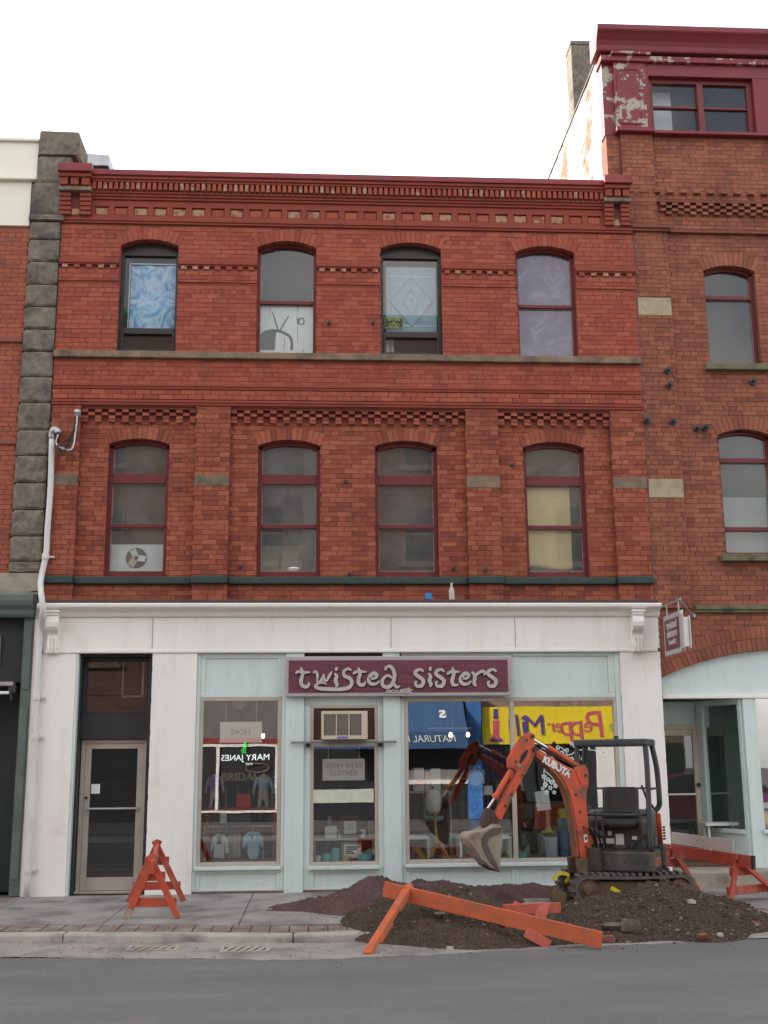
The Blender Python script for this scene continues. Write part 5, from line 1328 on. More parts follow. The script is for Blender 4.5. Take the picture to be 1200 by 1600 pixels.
btube([(600, 300), (660, 336)], .012, 'hydraulic_hose', M['cable'], ex, -.06); btube([(575, 292), (640, 330)], .012, 'hydraulic_hose', M['cable'], ex, .05)
lift = btube([(712, 490), (738, 600), (765, 735)], .042, 'lift_cylinder', org, ex, .13); btube([(704, 430), (716, 500)], .02, 'lift_rod', chrome, ex, .13)
arm = bplate([(312, 288), (322, 268), (345, 225), (384, 168), (415, 150), (432, 152), (441, 168), (442, 225), (452, 242), (440, 275), (424, 302), (400, 352), (374, 402), (346, 452), (318, 505), (290, 565), (268, 606), (252, 598), (238, 575), (252, 555), (272, 515), (296, 468), (320, 420), (338, 385), (350, 352), (338, 340), (312, 332)], -.06, .06, 'arm', org, ex, .01)
bplate([(362, 300), (372, 268), (398, 238), (408, 244), (396, 275), (378, 300), (366, 312)], -.066, .066, 'arm_slot_shade', M['ink'], arm, 0)  # black plate painted for the dark inside the arm's slot
bplate([(436, 235), (452, 242), (425, 302), (400, 352), (385, 378), (372, 372), (395, 330), (415, 290)], -.0665, .0665, 'worn_flank', orgd, arm, 0)
bpin(441, 236, .03, -.10, .10, 'pin', M['darksteel'], arm); bpin(432, 168, .022, -.08, .08, 'pin', M['darksteel'], arm); bpin(356, 322, .024, -.085, .085, 'pin', bkt, arm)
btube([(330, 345), (290, 410), (247, 486)], .036, 'bucket_cylinder', org, ex, -.0); btube([(250, 480), (206, 546)], .018, 'bucket_rod', chrome, ex)
btube([(250, 473), (242, 490)], .042, 'cylinder_head', org, ex)
bplate([(198, 540), (214, 545), (238, 560), (250, 590), (262, 606), (250, 622), (228, 628), (200, 638), (176, 645), (172, 610), (180, 570)], -.05, .05, 'bucket_link', surf('dark_muddy_steel', (.05, .032, .028), (.08, .055, .045), 9, .8, .4), ex, .012)
for w0, off in ((-.03, 0), (.0, 4), (.03, 8)):
    btube([(470+off, 226), (540+off, 266), (620+off, 312+off), (668+off, 338)], .011, 'hydraulic_hose', M['cable'], ex, w0, 8)
    btube([(452+off, 245), (438+off, 205), (418+off, 170), (380+off, 178), (345+off, 236)], .011, 'hydraulic_hose', M['cable'], ex, w0, 8)
for cx, cy in ((505, 268), (560, 320), (618, 352), (650, 470), (672, 560), (690, 640), (700, 740), (400, 190), (345, 300), (380, 370), (320, 470), (290, 530)):
    bpin(cx, cy, .014, -.102 if cx > 440 else -.074, .0, 'bolt', M['darksteel'], ex)
# bucket: two side plates, a bent back plate, a lip with teeth
BW = .18
side = [(248, 632), (257, 650), (255, 720), (247, 790), (243, 846), (222, 856), (190, 842), (148, 800), (112, 752), (90, 715), (84, 690), (100, 668), (150, 660), (205, 634)]
bu = bplate(side, -BW, -BW+.022, 'bucket', bkt, ex, .004)
bplate(side, BW-.022, BW, 'side_plate', bkt, bu, .004)
bplate([(160, 672), (210, 640), (250, 640), (252, 665), (185, 690), (176, 720), (196, 770), (222, 820), (236, 850), (222, 856), (180, 800), (150, 740), (146, 700)], -BW-.008, -BW-.0005, 'wear_edge', surf('darker_worn_steel', (.13, .10, .085), (.09, .07, .06), 8, .8, .4), bu, 0)
path = [PB(*p_) for p_ in smooth_path([(228, 634), (205, 634), (150, 660), (100, 668), (84, 690), (90, 715), (112, 752), (148, 800), (190, 842), (235, 862)], 4)]
b = MB()
for i in range(len(path)-1):
    a, c_ = Vector((path[i][0], path[i][1])), Vector((path[i+1][0], path[i+1][1])); d = (c_-a).normalized(); nn = Vector((-d.y, d.x))*.018
    q = [(a.x, a.y), (c_.x, c_.y), (c_.x+nn.x, c_.y+nn.y), (a.x+nn.x, a.y+nn.y)]
    b.prism(q, -BW+.0225, BW-.0225)
b.v = [tuple(W(*v)) for v in b.v]; b.build('back_plate', bkt, bu)
for k in range(5):
    wv = -BW+.02+k*(2*BW-.04)/4
    bplate([(176, 820), (236, 852), (250, 873), (226, 866), (180, 838)], wv-.018, wv+.018, 'tooth', surf('polished_tooth_steel', (.10, .085, .075), None, 9, .6, .3) if k == 0 else bpy.data.materials['polished_tooth_steel'], bu, .003)
bpin(247, 642, .026, -.10, .10, 'pin', M['darksteel'], bu); bpin(212, 645, .022, -.10, .10, 'pin', M['darksteel'], bu)
bplate([(200, 655), (200, 632), (222, 622), (258, 626), (262, 650), (240, 660)], -.075, -.055, 'bucket_ear', bkt, bu, .004); bplate([(200, 655), (200, 632), (222, 622), (258, 626), (262, 650), (240, 660)], .055, .075, 'bucket_ear', bkt, bu, .004)
# swing bracket joining the boom foot to the house
s0, z0 = PB(735, 860)
b = MB(); b.tube([H(.24, .42, .50), H(.24, .42, .78)], .085, 16); b.bar(H(.24, .42, .56), W(s0+.02, 0, z0+.02), .2, .12); b.bar(H(.24, .42, .72), W(s0+.06, 0, z0+.16), .2, .1); b.build('swing_bracket', surf('dark_casting', (.06, .042, .035), (.04, .03, .028), 8, .8, .4), ex, bevel=.02)
b = MB()
for wv in (-.13, .10): bplate([(690, 800), (740, 815), (764, 870), (742, 910), (705, 890), (650, 880), (640, 800)], wv, wv+.03, 'bracket_cheek', mud, ex, .008)
bpin(737, 862, .035, -.14, .14, 'pin', M['darksteel'], ex)
for k in range(3):
    MB().tube(smooth_path([H(.1+.06*k, .40, .80), H(.12+.06*k, .52, .95+.03*k), W(.02+.02*k, .02, .95), W(.0, .0, .80)], 5), .014, 8).build('hydraulic_hose', M['cable'], ex, smooth=True)

for u in (-.36, -.12, .12, .36):
    p0 = H(u, .40, .62); MB().tube([p0, p0+hf*.014], .016, 8).build('bolt', M['darksteel'], ex)
MB().tube(smooth_path([H(-.2, .3, .76), H(-.28, .34, .86), H(-.38, .30, .92)], 5), .012, 6).tube(smooth_path([H(.3, .3, .76), H(.36, .36, .85), H(.40, .28, .95)], 5), .012, 6).build('control_cable', M['cable'], ex, smooth=True)
b = MB(); hbox(b, -.12, .02, .12, .30, .756, .80); hbox(b, .28, .36, .14, .32, .756, .79); b.build('foot_pedal', M['darksteel'], ex, bevel=.008)
q = H(0, -.1, cz+.03); MB().lathe([(0, 0), (.03, 0), (.03, .04), (.015, .05), (0, .05)], q, 12).build('canopy_bolt', M['darksteel'], ex)
# ------------------------------------------------------------------ barricades
bor = surf('orange_barricade_paint', (.52, .085, .035), (.44, .07, .032), 6, .6, .25, 50, dirt=(.30, .17, .12), dscale=7, dlo=.52, dhi=.70, streak=(.34, .26, .2))
borr = surf('red_orange_barricade_paint', (.42, .055, .032), (.34, .05, .03), 6, .6, .25, 50, dirt=(.28, .17, .13), dscale=7, dlo=.53, dhi=.70, streak=(.32, .24, .19))
borw = surf('bright_orange_plank_paint', (.53, .118, .042), (.45, .098, .036), 5, .65, .3, 50, dirt=(.30, .12, .07), dscale=5, dlo=.5, dhi=.72, streak=(.34, .2, .13))
bare = surf('bare_weathered_timber', (.36, .29, .24), (.28, .23, .19), 9, .9, .3)
def a_frame(parent, top, fa, fb, mat, name='leg', tip=None):
    top = Vector(top); fa = Vector(fa); fb = Vector(fb); ax = (fb-fa).normalized(); dn = ax.cross(Vector((0,0,1))).normalized()
    for f_, k in ((fa, -1), (fb, 1)):
        d = (top-f_)
        b = MB(); b.bar(f_-Vector((0,0,0)), top+d.normalized()*.05-ax*k*.01, .034, .078, up=ax); 
        for i, v in enumerate(b.v): b.v[i] = tuple(Vector(v)+dn*(.018*k))
        lo_ = min(v[2] for v in b.v)
        b.v = [(v[0], v[1], max(v[2], f_.z+.002)) for v in b.v]
        b.build(name, mat, parent, bevel=.004, seg=1)
        for t_ in (.27, .70):
            p_ = f_+d*t_-dn*.07+Vector((0, 0, .0)); MB().tube([p_, p_+dn*.02], .013, 8).build('bolt', M['galv'], parent)
        if tip and k == -1:
            b = MB(); b.bar(f_, f_+d*.17, .037, .095, up=ax); b.v = [tuple(Vector(v)+dn*(.018*k)) for v in b.v]; b.v = [(v[0], v[1], max(v[2], f_.z+.001)) for v in b.v]; b.build('bare_foot', tip, parent)
    for t_, h in ((.27, .10), (.70, .13)):
        a = fa+(top-fa)*t_; c_ = fb+(top-fb)*t_; e = (c_-a).normalized()*.05
        b = MB(); b.bar(a-e, c_+e, .03, h if t_ < .5 else h*.8); b.v = [tuple(Vector(v)-dn*.052) for v in b.v]; b.build('cross_brace', mat, parent, bevel=.004, seg=1)
t = thing('a_frame_barricade', 'orange A frame barricade standing end on before the white pier', 'barricade', (-1.9, -1.8, GZ))
a_frame(t, (-1.85, -2.62, .74), (-2.13, -2.62, GZ), (-1.53, -2.66, GZ), bor, tip=bare)
a_frame(t, (-2.02, -.95, .80), (-2.36, -.95, GZ), (-1.66, -.92, GZ), borr)
MB().bar((-1.83, -2.80, .66), (-2.03, -.78, .735), .045, .15).build('rail', bor, t, bevel=.005)
ws = MB(); ws.bar((-1.862, -2.70, .645), (-2.058, -.85, .72), .006, .10); ws.build('white_strip', M['whitepaper'], t)
RA1, RA2 = P(1172, 1347, -2.1), P(1040, 1328, -.95)
t = thing('plank_barricade', 'red orange barricade with a pale board along its rail beside the stone step', 'barricade', (5.2, -1.6, GZ))
dr_ = (RA2-RA1).normalized(); pd = Vector((-dr_.y, dr_.x, 0)).normalized(); pd = pd if pd.x > 0 else -pd
c1 = RA1+dr_*.18; f1 = G(1143, 1412, GZ)
a_frame(t, (c1.x, c1.y, c1.z+.02), (f1.x, f1.y, GZ), (f1.x+.78, f1.y+.42, GZ), borr)
c2 = RA2-dr_*.12; a_frame(t, (c2.x, c2.y, c2.z+.02), (c2.x-.36, c2.y-.16, GZ), (c2.x+.36, c2.y+.16, GZ), borr)
MB().bar(RA1-dr_*.06, RA2+dr_*.05, .045, .155).build('rail', borr, t, bevel=.005)
MB().bar(RA1-dr_*.063, RA1-dr_*.035, .05, .16).build('dark_end', M['ink'], t)
q0, q1 = P(1146, 1322, -1.85), P(1050, 1309, -1.0)
tag(MB().bar(q0, q1, .022, .15).build('pale_board', surf('pale_grey_board', (.52, .46, .43), (.44, .39, .37), 4, .8, .2)), 'long pale grey board resting against the top of the red orange barricade', 'board')
t = thing('fallen_barricade', 'fallen orange barricade whose long plank slants across the soil heap', 'barricade', (1.8, -4.2, 0))
p0, p1 = P(600, 1389, -3.85), G(940, 1469, ZR+.09); d_ = (p1-p0).normalized()
MB().bar(p0, p1, .042, .155).build('long_plank', borw, t, bevel=.005)
q0 = G(573, 1492, ZR+.0); q1 = P(640, 1384, -3.9); dq = (q1-q0).normalized()
MB().bar(q0, q1, .05, .085, up=(1, -.3, .2)).bar(q0+dq*.28+Vector((.02,.0,-.02)), q0+dq*.62+Vector((.02,.0,-.02)), .07, .04, up=(1, -.3, .2)).bar(q0+dq*.85+Vector((.02,.0,-.02)), q1-dq*.06+Vector((.02,.0,-.02)), .07, .04, up=(1, -.3, .2)).build('leg', borw, t, bevel=.004)
for nm, a, b_, ya, yb, wd in (('cross_brace', (786, 1421), (876, 1418), -4.2, -4.2, .10), ('leg', (812, 1412), (790, 1450), -4.18, -4.2, .115), ('leg', (851, 1411), (834, 1466), -4.2, -4.26, .115), ('cross_brace', (784, 1426), (826, 1450), -4.13, -4.22, .06), ('leg', (821, 1456), (859, 1477), -4.62, -4.66, .10)):
    MB().bar(P(a[0], a[1], ya), P(b_[0], b_[1], yb), .035, wd, up=(.0, 0, 1) if abs(a[1]-b_[1]) < 8 else (1, 0, .5)).build(nm, surf('faded_coral_barricade_paint', (.55, .13, .09), (.46, .10, .07), 6, .6, .25, 50, dirt=(.4, .28, .22), dscale=7, dlo=.54, dhi=.7) if 'faded_coral_barricade_paint' not in bpy.data.materials else bpy.data.materials['faded_coral_barricade_paint'], t, bevel=.004)
# ------------------------------------------------------------------ lettered boards
def ribbon(mb, pts, wid, y0, y1, tap=(.5, .45)):
    """flat brush stroke in the xz plane with real thickness"""
    p_ = smooth_path(pts, 6); n = len(p_); vs = []; fs = []
    for i, q in enumerate(p_):
        d = (p_[min(i+1, n-1)]-p_[max(i-1, 0)]).normalized(); nn = Vector((-d.y, d.x)); t = i/(n-1)
        wd = wid/2*(tap[0]+(1-tap[0])*min(1, t/.3))*(tap[1]+(1-tap[1])*min(1, (1-t)/.3))
        a, b_ = q+nn*wd, q-nn*wd
        vs += [(a.x, y0, a.y), (b_.x, y0, b_.y), (a.x, y1, a.y), (b_.x, y1, b_.y)]
    for i in range(n-1):
        a, b_ = 4*i, 4*i+4
        fs += [(a, b_, b_+1, a+1), (a+2, a+3, b_+3, b_+2), (a, a+2, b_+2, b_), (a+1, b_+1, b_+3, a+3)]
    fs += [(0, 1, 3, 2), (4*n-4, 4*n-2, 4*n-1, 4*n-3)]
    return mb.add(vs, fs)
YS = -.17
sg = thing('shop_sign', 'long maroon twisted sisters sign board in a lilac grey frame above the shop windows', 'shop sign', (1.2, YS, 2.73))
b = MB(); x0, x1, z0, z1 = -.415, 2.825, 2.72, 3.285
q = [(x0+.03, z0), (x1-.03, z0), (x1, z0+.03), (x1, z1-.03), (x1-.03, z1), (x0+.03, z1), (x0, z1-.03), (x0, z0+.03)]
b.prism(q, YS, YS+.065); b.build('frame', M['signgrey'], sg, bevel=.012)
b = MB(); b.box(x0+.06, x1-.06, YS-.006, YS-.0005, z0+.055, z1-.055)
def wood_mat():
    m, n, bb = nodes('grained_maroon_panel'); v = wpos(n)
    g = noise_tex(n, vscale(n, v, (1.2, 4, 34)), 1.6, 6, .6)
    n.links.new(ramp(n, g, [(.3, (.085, .020, .036)), (.55, (.150, .036, .062)), (.75, (.185, .055, .085))]), bb.inputs['Base Color']); bb.inputs['Roughness'].default_value = .6
    bump(n, bb, g, .6, .01); return m
grain = wood_mat(); b.build('panel', grain, sg)
def sp(cx, cy): q = P(445+cx*.2958, 1020+cy*.2963, YS-.02); return (q.x, q.z)
S1 = lambda ox, oy=0: [[(45+ox, 100+oy), (30+ox, 88+oy), (8+ox, 94+oy), (2+ox, 112+oy), (25+ox, 130+oy), (44+ox, 148+oy), (34+ox, 174+oy), (8+ox, 174+oy), (2+ox, 155+oy), (12+ox, 152+oy)]]
E1 = lambda ox: [[(3+ox, 136), (30+ox, 134), (44+ox, 120), (28+ox, 108), (8+ox, 122), (0+ox, 148), (18+ox, 165), (42+ox, 162), (58+ox, 148)]]
I1 = lambda ox: [[(-8+ox, 108), (4+ox, 124), (-2+ox, 146), (6+ox, 168), (-2+ox, 180)], [(2+ox, 74), (3+ox, 84), (-1+ox, 96)]]
glyphs = {
 't': [[(84, 78), (95, 106), (86, 148), (92, 172), (112, 179), (128, 168), (124, 154)], [(56, 110), (72, 99), (102, 104), (136, 102)]],
 'w': [[(148, 106), (164, 100), (173, 120), (170, 150)], [(170, 148), (183, 156), (198, 134), (206, 110)], [(205, 112), (208, 140), (220, 154)], [(219, 153), (234, 124), (250, 98)]],
 's0': [[(352, 94), (334, 84), (312, 98), (316, 122), (342, 134), (354, 156), (340, 182), (300, 192), (240, 192), (186, 188), (162, 178), (176, 162), (204, 158), (222, 168)]],
 'i': I1(270),
 't2': [[(388, 78), (398, 106), (388, 148), (398, 168), (418, 168), (426, 150)], [(360, 112), (382, 99), (432, 101)]],
 'e': E1(443),
 'd': [[(570, 134), (542, 120), (516, 144), (520, 174), (548, 180), (570, 160), (580, 120), (570, 84), (550, 70), (530, 84), (538, 92)], [(572, 152), (588, 180), (608, 176)]],
 's': S1(688), 'i2': I1(766), 's2': S1(797),
 't3': [[(884, 76), (893, 106), (884, 150), (894, 170), (918, 168)], [(856, 114), (880, 99), (926, 101)]],
 'e2': E1(928),
 'r': [[(988, 100), (1004, 122), (1000, 160), (1012, 176)], [(1004, 130), (1020, 108), (1046, 97), (1058, 108), (1050, 118)]],
 's3': S1(1072)}
for k, strokes in glyphs.items():
    b = MB()
    for i, st_ in enumerate(strokes):
        pts = [sp(*q) for q in st_]
        ribbon(b, pts, (.052 if i == 0 else .042) if k != 'w' else .040, YS-.028-.003*i, YS-.0065, (.55, .4) if k != 's0' else (.5, .3))
    b.build('letter', M['letter'], sg)
    b = MB()
    for i, st_ in enumerate(strokes):
        ribbon(b, [(x+.006, z-.008) for x, z in (sp(*q) for q in st_)], .066 if k != 'w' else .048, YS-.0115-.0015*i, YS-.0062, (.6, .5))
    b.build('letter_backing', M['ink'], sg)
q = sp(598, 200); text('lettering', 'boutik', .105, (q[0], YS-.010, q[1]), M['letter'], sg, shear=.35, bold=.004, width=.40)
b = MB(); ribbon(b, [sp(650, 205), sp(664, 206), sp(676, 212)], .012, YS-.012, YS-.006); b.build('flourish', M['letter'], sg)

# air conditioner in the transom
ac = thing('air_conditioner', 'beige window air conditioner with three louvred bays above the shop door', 'air conditioner', (.43, -.2, 2.12))
creamp = surf('yellowed_plastic', (.56, .49, .37), (.50, .44, .33), 3, .5, .1, 40, dirt=(.35, .3, .24), dlo=.6, dhi=.8)
x0, x1, z0, z1, y = .107, .752, 2.127, 2.515, -.26
b = MB(); b.box(x0, x1, y+.02, .25, z0, z1); b.build('case', creamp, ac, bevel=.008)
b = MB(); b.box(x0, x1, y, y+.019, z1-.045, z1); b.box(x0, x1, y, y+.019, z0, z0+.05); b.box(x0, x0+.035, y, y+.019, z0+.0501, z1-.0451); b.box(x1-.085, x1, y, y+.019, z0+.0501, z1-.0451)
for k in (1, 2):
    x = x0+.035+k*(x1-.085-x0-.035)/3; b.box(x-.008, x+.008, y, y+.019, z0+.0501, z1-.0451)
b.build('front_frame', creamp, ac, bevel=.004)
vent = surf('grey_vent_fins', (.17, .155, .15), (.13, .12, .115), 3, .6, .1)
for k in range(26):
    z = z0+.058+k*.0112; MB().box(x0+.036, x1-.086, y+.012, y+.0185, z, z+.006).build('louvre', vent, ac)
MB().box(x0+.22, x0+.37, y-.003, y-.0005, z0+.012, z0+.038).build('blue_sticker', surf('violet_blue_sticker', (.14, .13, .42), None, 4, .5, 0), ac)
# bar across the pilasters
sb = thing('steel_bar', 'grey horizontal bar across the two aqua pilasters under the air conditioner', 'bar', (.4, -.12, 2.08))
dgr = surf('grey_painted_steel', (.20, .20, .205), (.16, .16, .165), 5, .5, .1)
MB().box(-.315, 1.165, -.145, -.125, 2.075, 2.105).build('flat_bar', dgr, sb, bevel=.003)
for x in (-.08, .94): MB().box(x-.03, x+.03, -.124, -.052, 2.03, 2.10).tube([(x, -.135, 2.06), (x, -.135, 2.02)], .018, 8).build('clamp', M['ink'], sb, bevel=.004)

# projecting sign hung over the neighbour's corner
pj = thing('hanging_sign', 'maroon hanging shop sign in a grey frame projecting from the white pier', 'hanging sign', (5.12, -.5, 3.3))
xs_ = 5.07
tq = xs_/ ((1068-519)/F_PX) if False else None
ya, yb = -.22, -1.02
z0, z1 = 3.26, 3.83
b = MB(); b.prism([(ya, z0), (yb+.05, z0), (yb, z0+.05), (yb, z1-.05), (yb+.05, z1), (ya, z1)], xs_-.02, xs_+.02, axis='x'); b.build('frame', M['signgrey'], pj, bevel=.008)
for s in (-1, 1):
    MB().box(xs_+s*.0205, xs_+s*.026, yb+.08, ya-.07, z0+.07, z1-.07).build('panel', grain, pj)
    for i, (tx, sz, dz) in enumerate((('twisted', .15, .13), ('sisters', .15, .01), ('boutik', .09, -.11))):
        text('lettering', tx, sz, (xs_+s*.028, (ya+yb)/2, (z0+z1)/2+dz), M['letter'], pj, rot=(PI/2, 0, -PI/2 if s < 0 else PI/2), bold=.006, width=.46-.12*(i == 2), ext=.002)
b = MB(); b.box(xs_+.05, xs_+.13, -.90, -.86, z0+.08, z1-.08); b.box(xs_+.135, xs_+.15, -.92, -.84, z0+.06, z1-.06); b.box(xs_+.03, xs_+.045, -.95, -.5, z0+.02, z1+.02)
b.build('side_box', M['whitepaper'], pj, bevel=.006)
b = MB(); b.tube([(xs_, -.05, z1+.16), (xs_, -1.0, z1+.16), ], .016, 8); b.tube([(xs_, -.35, z1+.16), (xs_, -.35, z1)], .01, 8); b.tube([(xs_, -.9, z1+.16), (xs_, -.9, z1)], .01, 8)
b.tube([(xs_, -.95, z1+.16), (xs_+.52, .03, z1+.05)], .013, 8); b.lathe([(.03, 0), (.035, -.03), (.02, -.05)], (xs_+.52, .05, z1+.05), 10, axis='y'); b.build('bracket', M['galv'], pj, smooth='auto')
b = MB()
for k in range(14): b.box(5.012, 5.03, -.09+.004*k, -.05+.004*k, 3.86-k*.095, 3.92-k*.095)
b.build('old_paint_flakes', M['whitebead'], rb)

# white electrical conduit down the left edge
cp_ = thing('conduit_pipe', 'white conduit pipe running up the left edge of the brick building', 'pipe', (-3.9, -.15, GZ))
pts = [P(44, 1395, -.16), P(51, 1240, -.16), P(57, 1090, -.16), P(63, 990, -.16), P(67, 955, -.35), P(64, 925, -.34), P(64, 905, -.10), P(72, 865, -.075), P(74, 830, -.075), P(79, 760, -.075), P(81, 685, -.075)]
pts[0].z = GZ; pts[0].x = pts[1].x-.01
MB().tube(smooth_path(pts, 6), .042, 14).build('tube', M['pipe'], cp_, smooth=True)
q = pts[-1]; MB().tube(smooth_path([q, q+Vector((.0, -.01, .08)), q+Vector((.035, -.03, .13)), q+Vector((.09, -.05, .10)), q+Vector((.1, -.06, .06))], 4), .05, 12).build('weatherhead', M['galv'], cp_, smooth=True)
for py in (1090, 1152, 1360, 868): 
    k = min(range(len(pts)), key=lambda i: abs(P(60, py, -.16).z-pts[i].z)); z = P(60, py, -.16).z
    a = [p_ for p_ in pts if p_.z <= z][-1]; c_ = [p_ for p_ in pts if p_.z > z][0]; f = (z-a.z)/(c_.z-a.z); xx = a.x+(c_.x-a.x)*f; y_ = a.y+(c_.y-a.y)*f
    MB().lathe([(.05, -.04), (.052, -.03), (.052, .03), (.05, .04)], (xx, y_, z), 14).box(xx, xx+.12, y_+.02, y_+.05, z-.012, z+.012).build('clamp', M['pipe'], cp_, smooth='auto')
wr = thing('service_cables', 'tangled black service cables looping from the conduit head to an insulator', 'cables', (-3.6, -.1, 6.6))
q0 = q+Vector((.1, -.06, .06)); ins = P(121, 645, -.12)
MB().lathe([(.0, .06), (.05, .04), (.055, 0), (.03, -.02), (.05, -.04), (.03, -.07), (0, -.08)], ins, 12).tube([ins, (ins.x, .02, ins.z)], .012, 6).build('insulator', M['galv'], wr)
rr = random.Random(3)
for k in range(6):
    a = P(103+rr.uniform(-8, 8), 706+rr.uniform(-12, 6), -.14-.03*k); m1 = P(112+rr.uniform(-7, 8), 680+rr.uniform(-12, 10), -.16)
    MB().tube(smooth_path([q0+Vector((0, 0, -.01*k)), q0+Vector((-.0, -.02, -.18)), a, m1, ins+Vector((rr.uniform(-.03, .03), -.03, -.06))], 7), .009 if k != 2 else .013, 6).build('cable', M['cable'] if k != 2 else M['pipe'], wr, smooth=True)

# things left on the shop cornice
q = P(669, 942, -.15); b = MB(); b.box(q.x-.045, q.x+.045, -.20, -.11, 4.097, 4.19); o = b.build('blue_cup', surf('bright_blue_plastic', (.02, .22, .52), None, 4, .4, 0), bevel=.01); tag(o, 'small bright blue square cup left on top of the white shop cornice', 'cup')
q = P(706, 940, -.15); o = MB().lathe([(.0, 0), (.04, 0), (.042, .02), (.042, .12), (.036, .15), (.016, .19), (.016, .215), (.02, .216), (.02, .245), (0, .245)], (q.x, -.15, 4.097), 14).build('plastic_bottle', surf('cloudy_plastic', (.50, .46, .38), (.44, .40, .33), 4, .3, 0), smooth='auto'); tag(o, 'clouded plastic bottle standing on top of the white shop cornice', 'bottle')

# ------------------------------------------------------------------ things in the upper windows
def cloth(name, label, cat, x0, x1, z0, z1, y, mat, folds=7, amp=.025, wob=.0, n=(40, 24), group=None):
    vs = []; fs = []; nx, nz = n
    for j in range(nz+1):
        for i in range(nx+1):
            u, v = i/nx, j/nz
            yy = y+amp*math.sin(u*folds*2*PI+.8*math.sin(v*3))+.012*noise.noise(Vector((u*4, v*4, folds)))
            zz = z0+(z1-z0)*v+(wob*math.sin(u*5+1)*(1-v))
            vs.append((x0+(x1-x0)*u, yy, zz))
    for j in range(nz):
        for i in range(nx):
            a = j*(nx+1)+i; fs.append((a, a+1, a+nx+2, a+nx+1))
    o = MB().add(vs, fs).build(name, mat, smooth=True); s_ = o.modifiers.new('thickness', 'SOLIDIFY'); s_.thickness = .003
    tag(o, label, cat, group); return o
def blotch(name, stops, scale, dist=1.5, rough=.9, sc=(1, 1, 1)):
    m, n, b = nodes(name); n.links.new(ramp(n, noise_tex(n, vscale(n, wpos(n), sc), scale, 5, .55, dist), stops), b.inputs['Base Color']); b.inputs['Roughness'].default_value = rough; return m
o = O3[0]; cloth('sky_reflection_cloth', 'blue and white cloth painted as sky mirrored in the far left upper window', 'cloth', o['xl']+.14, o['xr']-.052, 8.31, 9.36, .215, blotch('sky_reflection_blue', [(.33, (.10, .28, .60)), (.46, (.30, .55, .80)), (.58, (.70, .84, .92)), (.70, (.12, .38, .62))], 3.2, 2.0), 2, .012)  # blue sky reflection painted onto a hanging sheet
b = MB(); b.box(o['xl']+.12, o['xl']+.135, .19, .20, 8.32, 9.39); b.box(o['xl']+.135, o['xr']-.06, .19, .20, 9.375, 9.39); tag(b.build('string_lights', M['whitepaper']), 'white cord pinned round the painted sky reflection in the far left upper window', 'cord')
o = O3[3]; cloth('purple_curtain', 'mottled purple curtain filling the rightmost top window of the brick building', 'curtain', o['xl']+.05, o['xr']-.05, 7.93, 9.66, .21, blotch('purple_dyed_cloth', [(.3, (.07, .032, .13)), (.52, (.125, .068, .205)), (.68, (.27, .20, .37))], 2.6, 1.2), 3, .012)
o = O2[3]; cloth('yellow_curtain', 'plain yellow cloth covering most of the rightmost second floor window', 'curtain', o['xl']+.07, o['xl']+.73, 4.63, 5.90, .272, surf('pale_yellow_cloth', (.74, .55, .25), (.68, .49, .21), 2, .9, .1), 1.5, .008, .03)
# television painted on a white board
o = O3[1]; tv = thing('painted_board', 'white board with a black television silhouette painted on it in an upper window', 'board', (o['xc'], .19, 7.94))
bdm = blotch('streaked_white_board', [(.35, (.78, .76, .74)), (.62, (.72, .69, .67)), (.67, (.34, .2, .19))], 1.0, .3, .8, (16, 1, 2.2))
MB().box(o['xl']+.05, o['xr']-.05, .19, .20, 7.94, 8.72).build('board', bdm, tv)
def wq(cx, cy): q = P(400+cx/3, 260+cy/3, .187); return (q.x, q.z)
b = MB(); b.prism([wq(*c_) for c_ in ((5, 860), (10, 800), (40, 770), (75, 762), (95, 775), (90, 820), (88, 862))], .1865, .1895)
ribbon(b, [wq(*c_) for c_ in ((78, 770), (110, 772), (140, 785), (160, 800), (168, 830), (166, 862))], .045, .1865, .1895, (1, 1))
ribbon(b, [wq(*c_) for c_ in ((105, 775), (92, 730), (76, 680))], .022, .1865, .1895, (1, .6)); ribbon(b, [wq(*c_) for c_ in ((110, 775), (132, 735), (154, 700))], .022, .1865, .1895, (1, .6))
b.prism([wq(*c_) for c_ in ((192, 715), (205, 708), (206, 742), (192, 740))], .1865, .1895); ribbon(b, [wq(*c_) for c_ in ((205, 715), (220, 712), (224, 735), (206, 742))], .02, .1865, .1895, (1, 1))
ribbon(b, [wq(*c_) for c_ in ((196, 745), (195, 790), (197, 830))], .008, .1865, .1895)
b.build('television_drawing', surf('grey_black_paint', (.022, .022, .024), (.04, .04, .042), 5, .8, 0), tv)
# lace panel and notice in the third top window
o = O3[2]; lace = thing('lace_panel', 'pale blue lace panel with a diamond pattern in an upper window', 'lace', (o['xc'], .28, 8.35))
lm = surf('pale_blue_lace', (.42, .50, .56), (.36, .44, .5), 9, .9, .3); lm2 = surf('white_lace_thread', (.62, .68, .72), (.55, .6, .65), 9, .9, .3)
xa_, xb_ = o['xl']+.10, o['xr']-.07
MB().box(xa_, xb_, .225, .23, 8.31, 9.42).build('net', lm, lace)
b = MB(); xc = (xa_+xb_)/2; zc = 8.85
for a, c_ in (((xc, zc+.42), (xb_-.06, zc)), ((xb_-.06, zc), (xc, zc-.42)), ((xc, zc-.42), (xa_+.06, zc)), ((xa_+.06, zc), (xc, zc+.42)), ((xc, zc+.22), (xc+.12, zc)), ((xc+.12, zc), (xc, zc-.22)), ((xc, zc-.22), (xc-.12, zc)), ((xc-.12, zc), (xc, zc+.22))): b.bar((a[0], .221, a[1]), (c_[0], .221, c_[1]), .006, .035, up=(0, 1, 0))
for k in range(10): b.lathe([(0, 0), (.028, 0), (.028, -.004), (0, -.004)], (xc+.06*math.cos(k*PI/5), .222, zc+.06*math.sin(k*PI/5)), 8, axis='y')
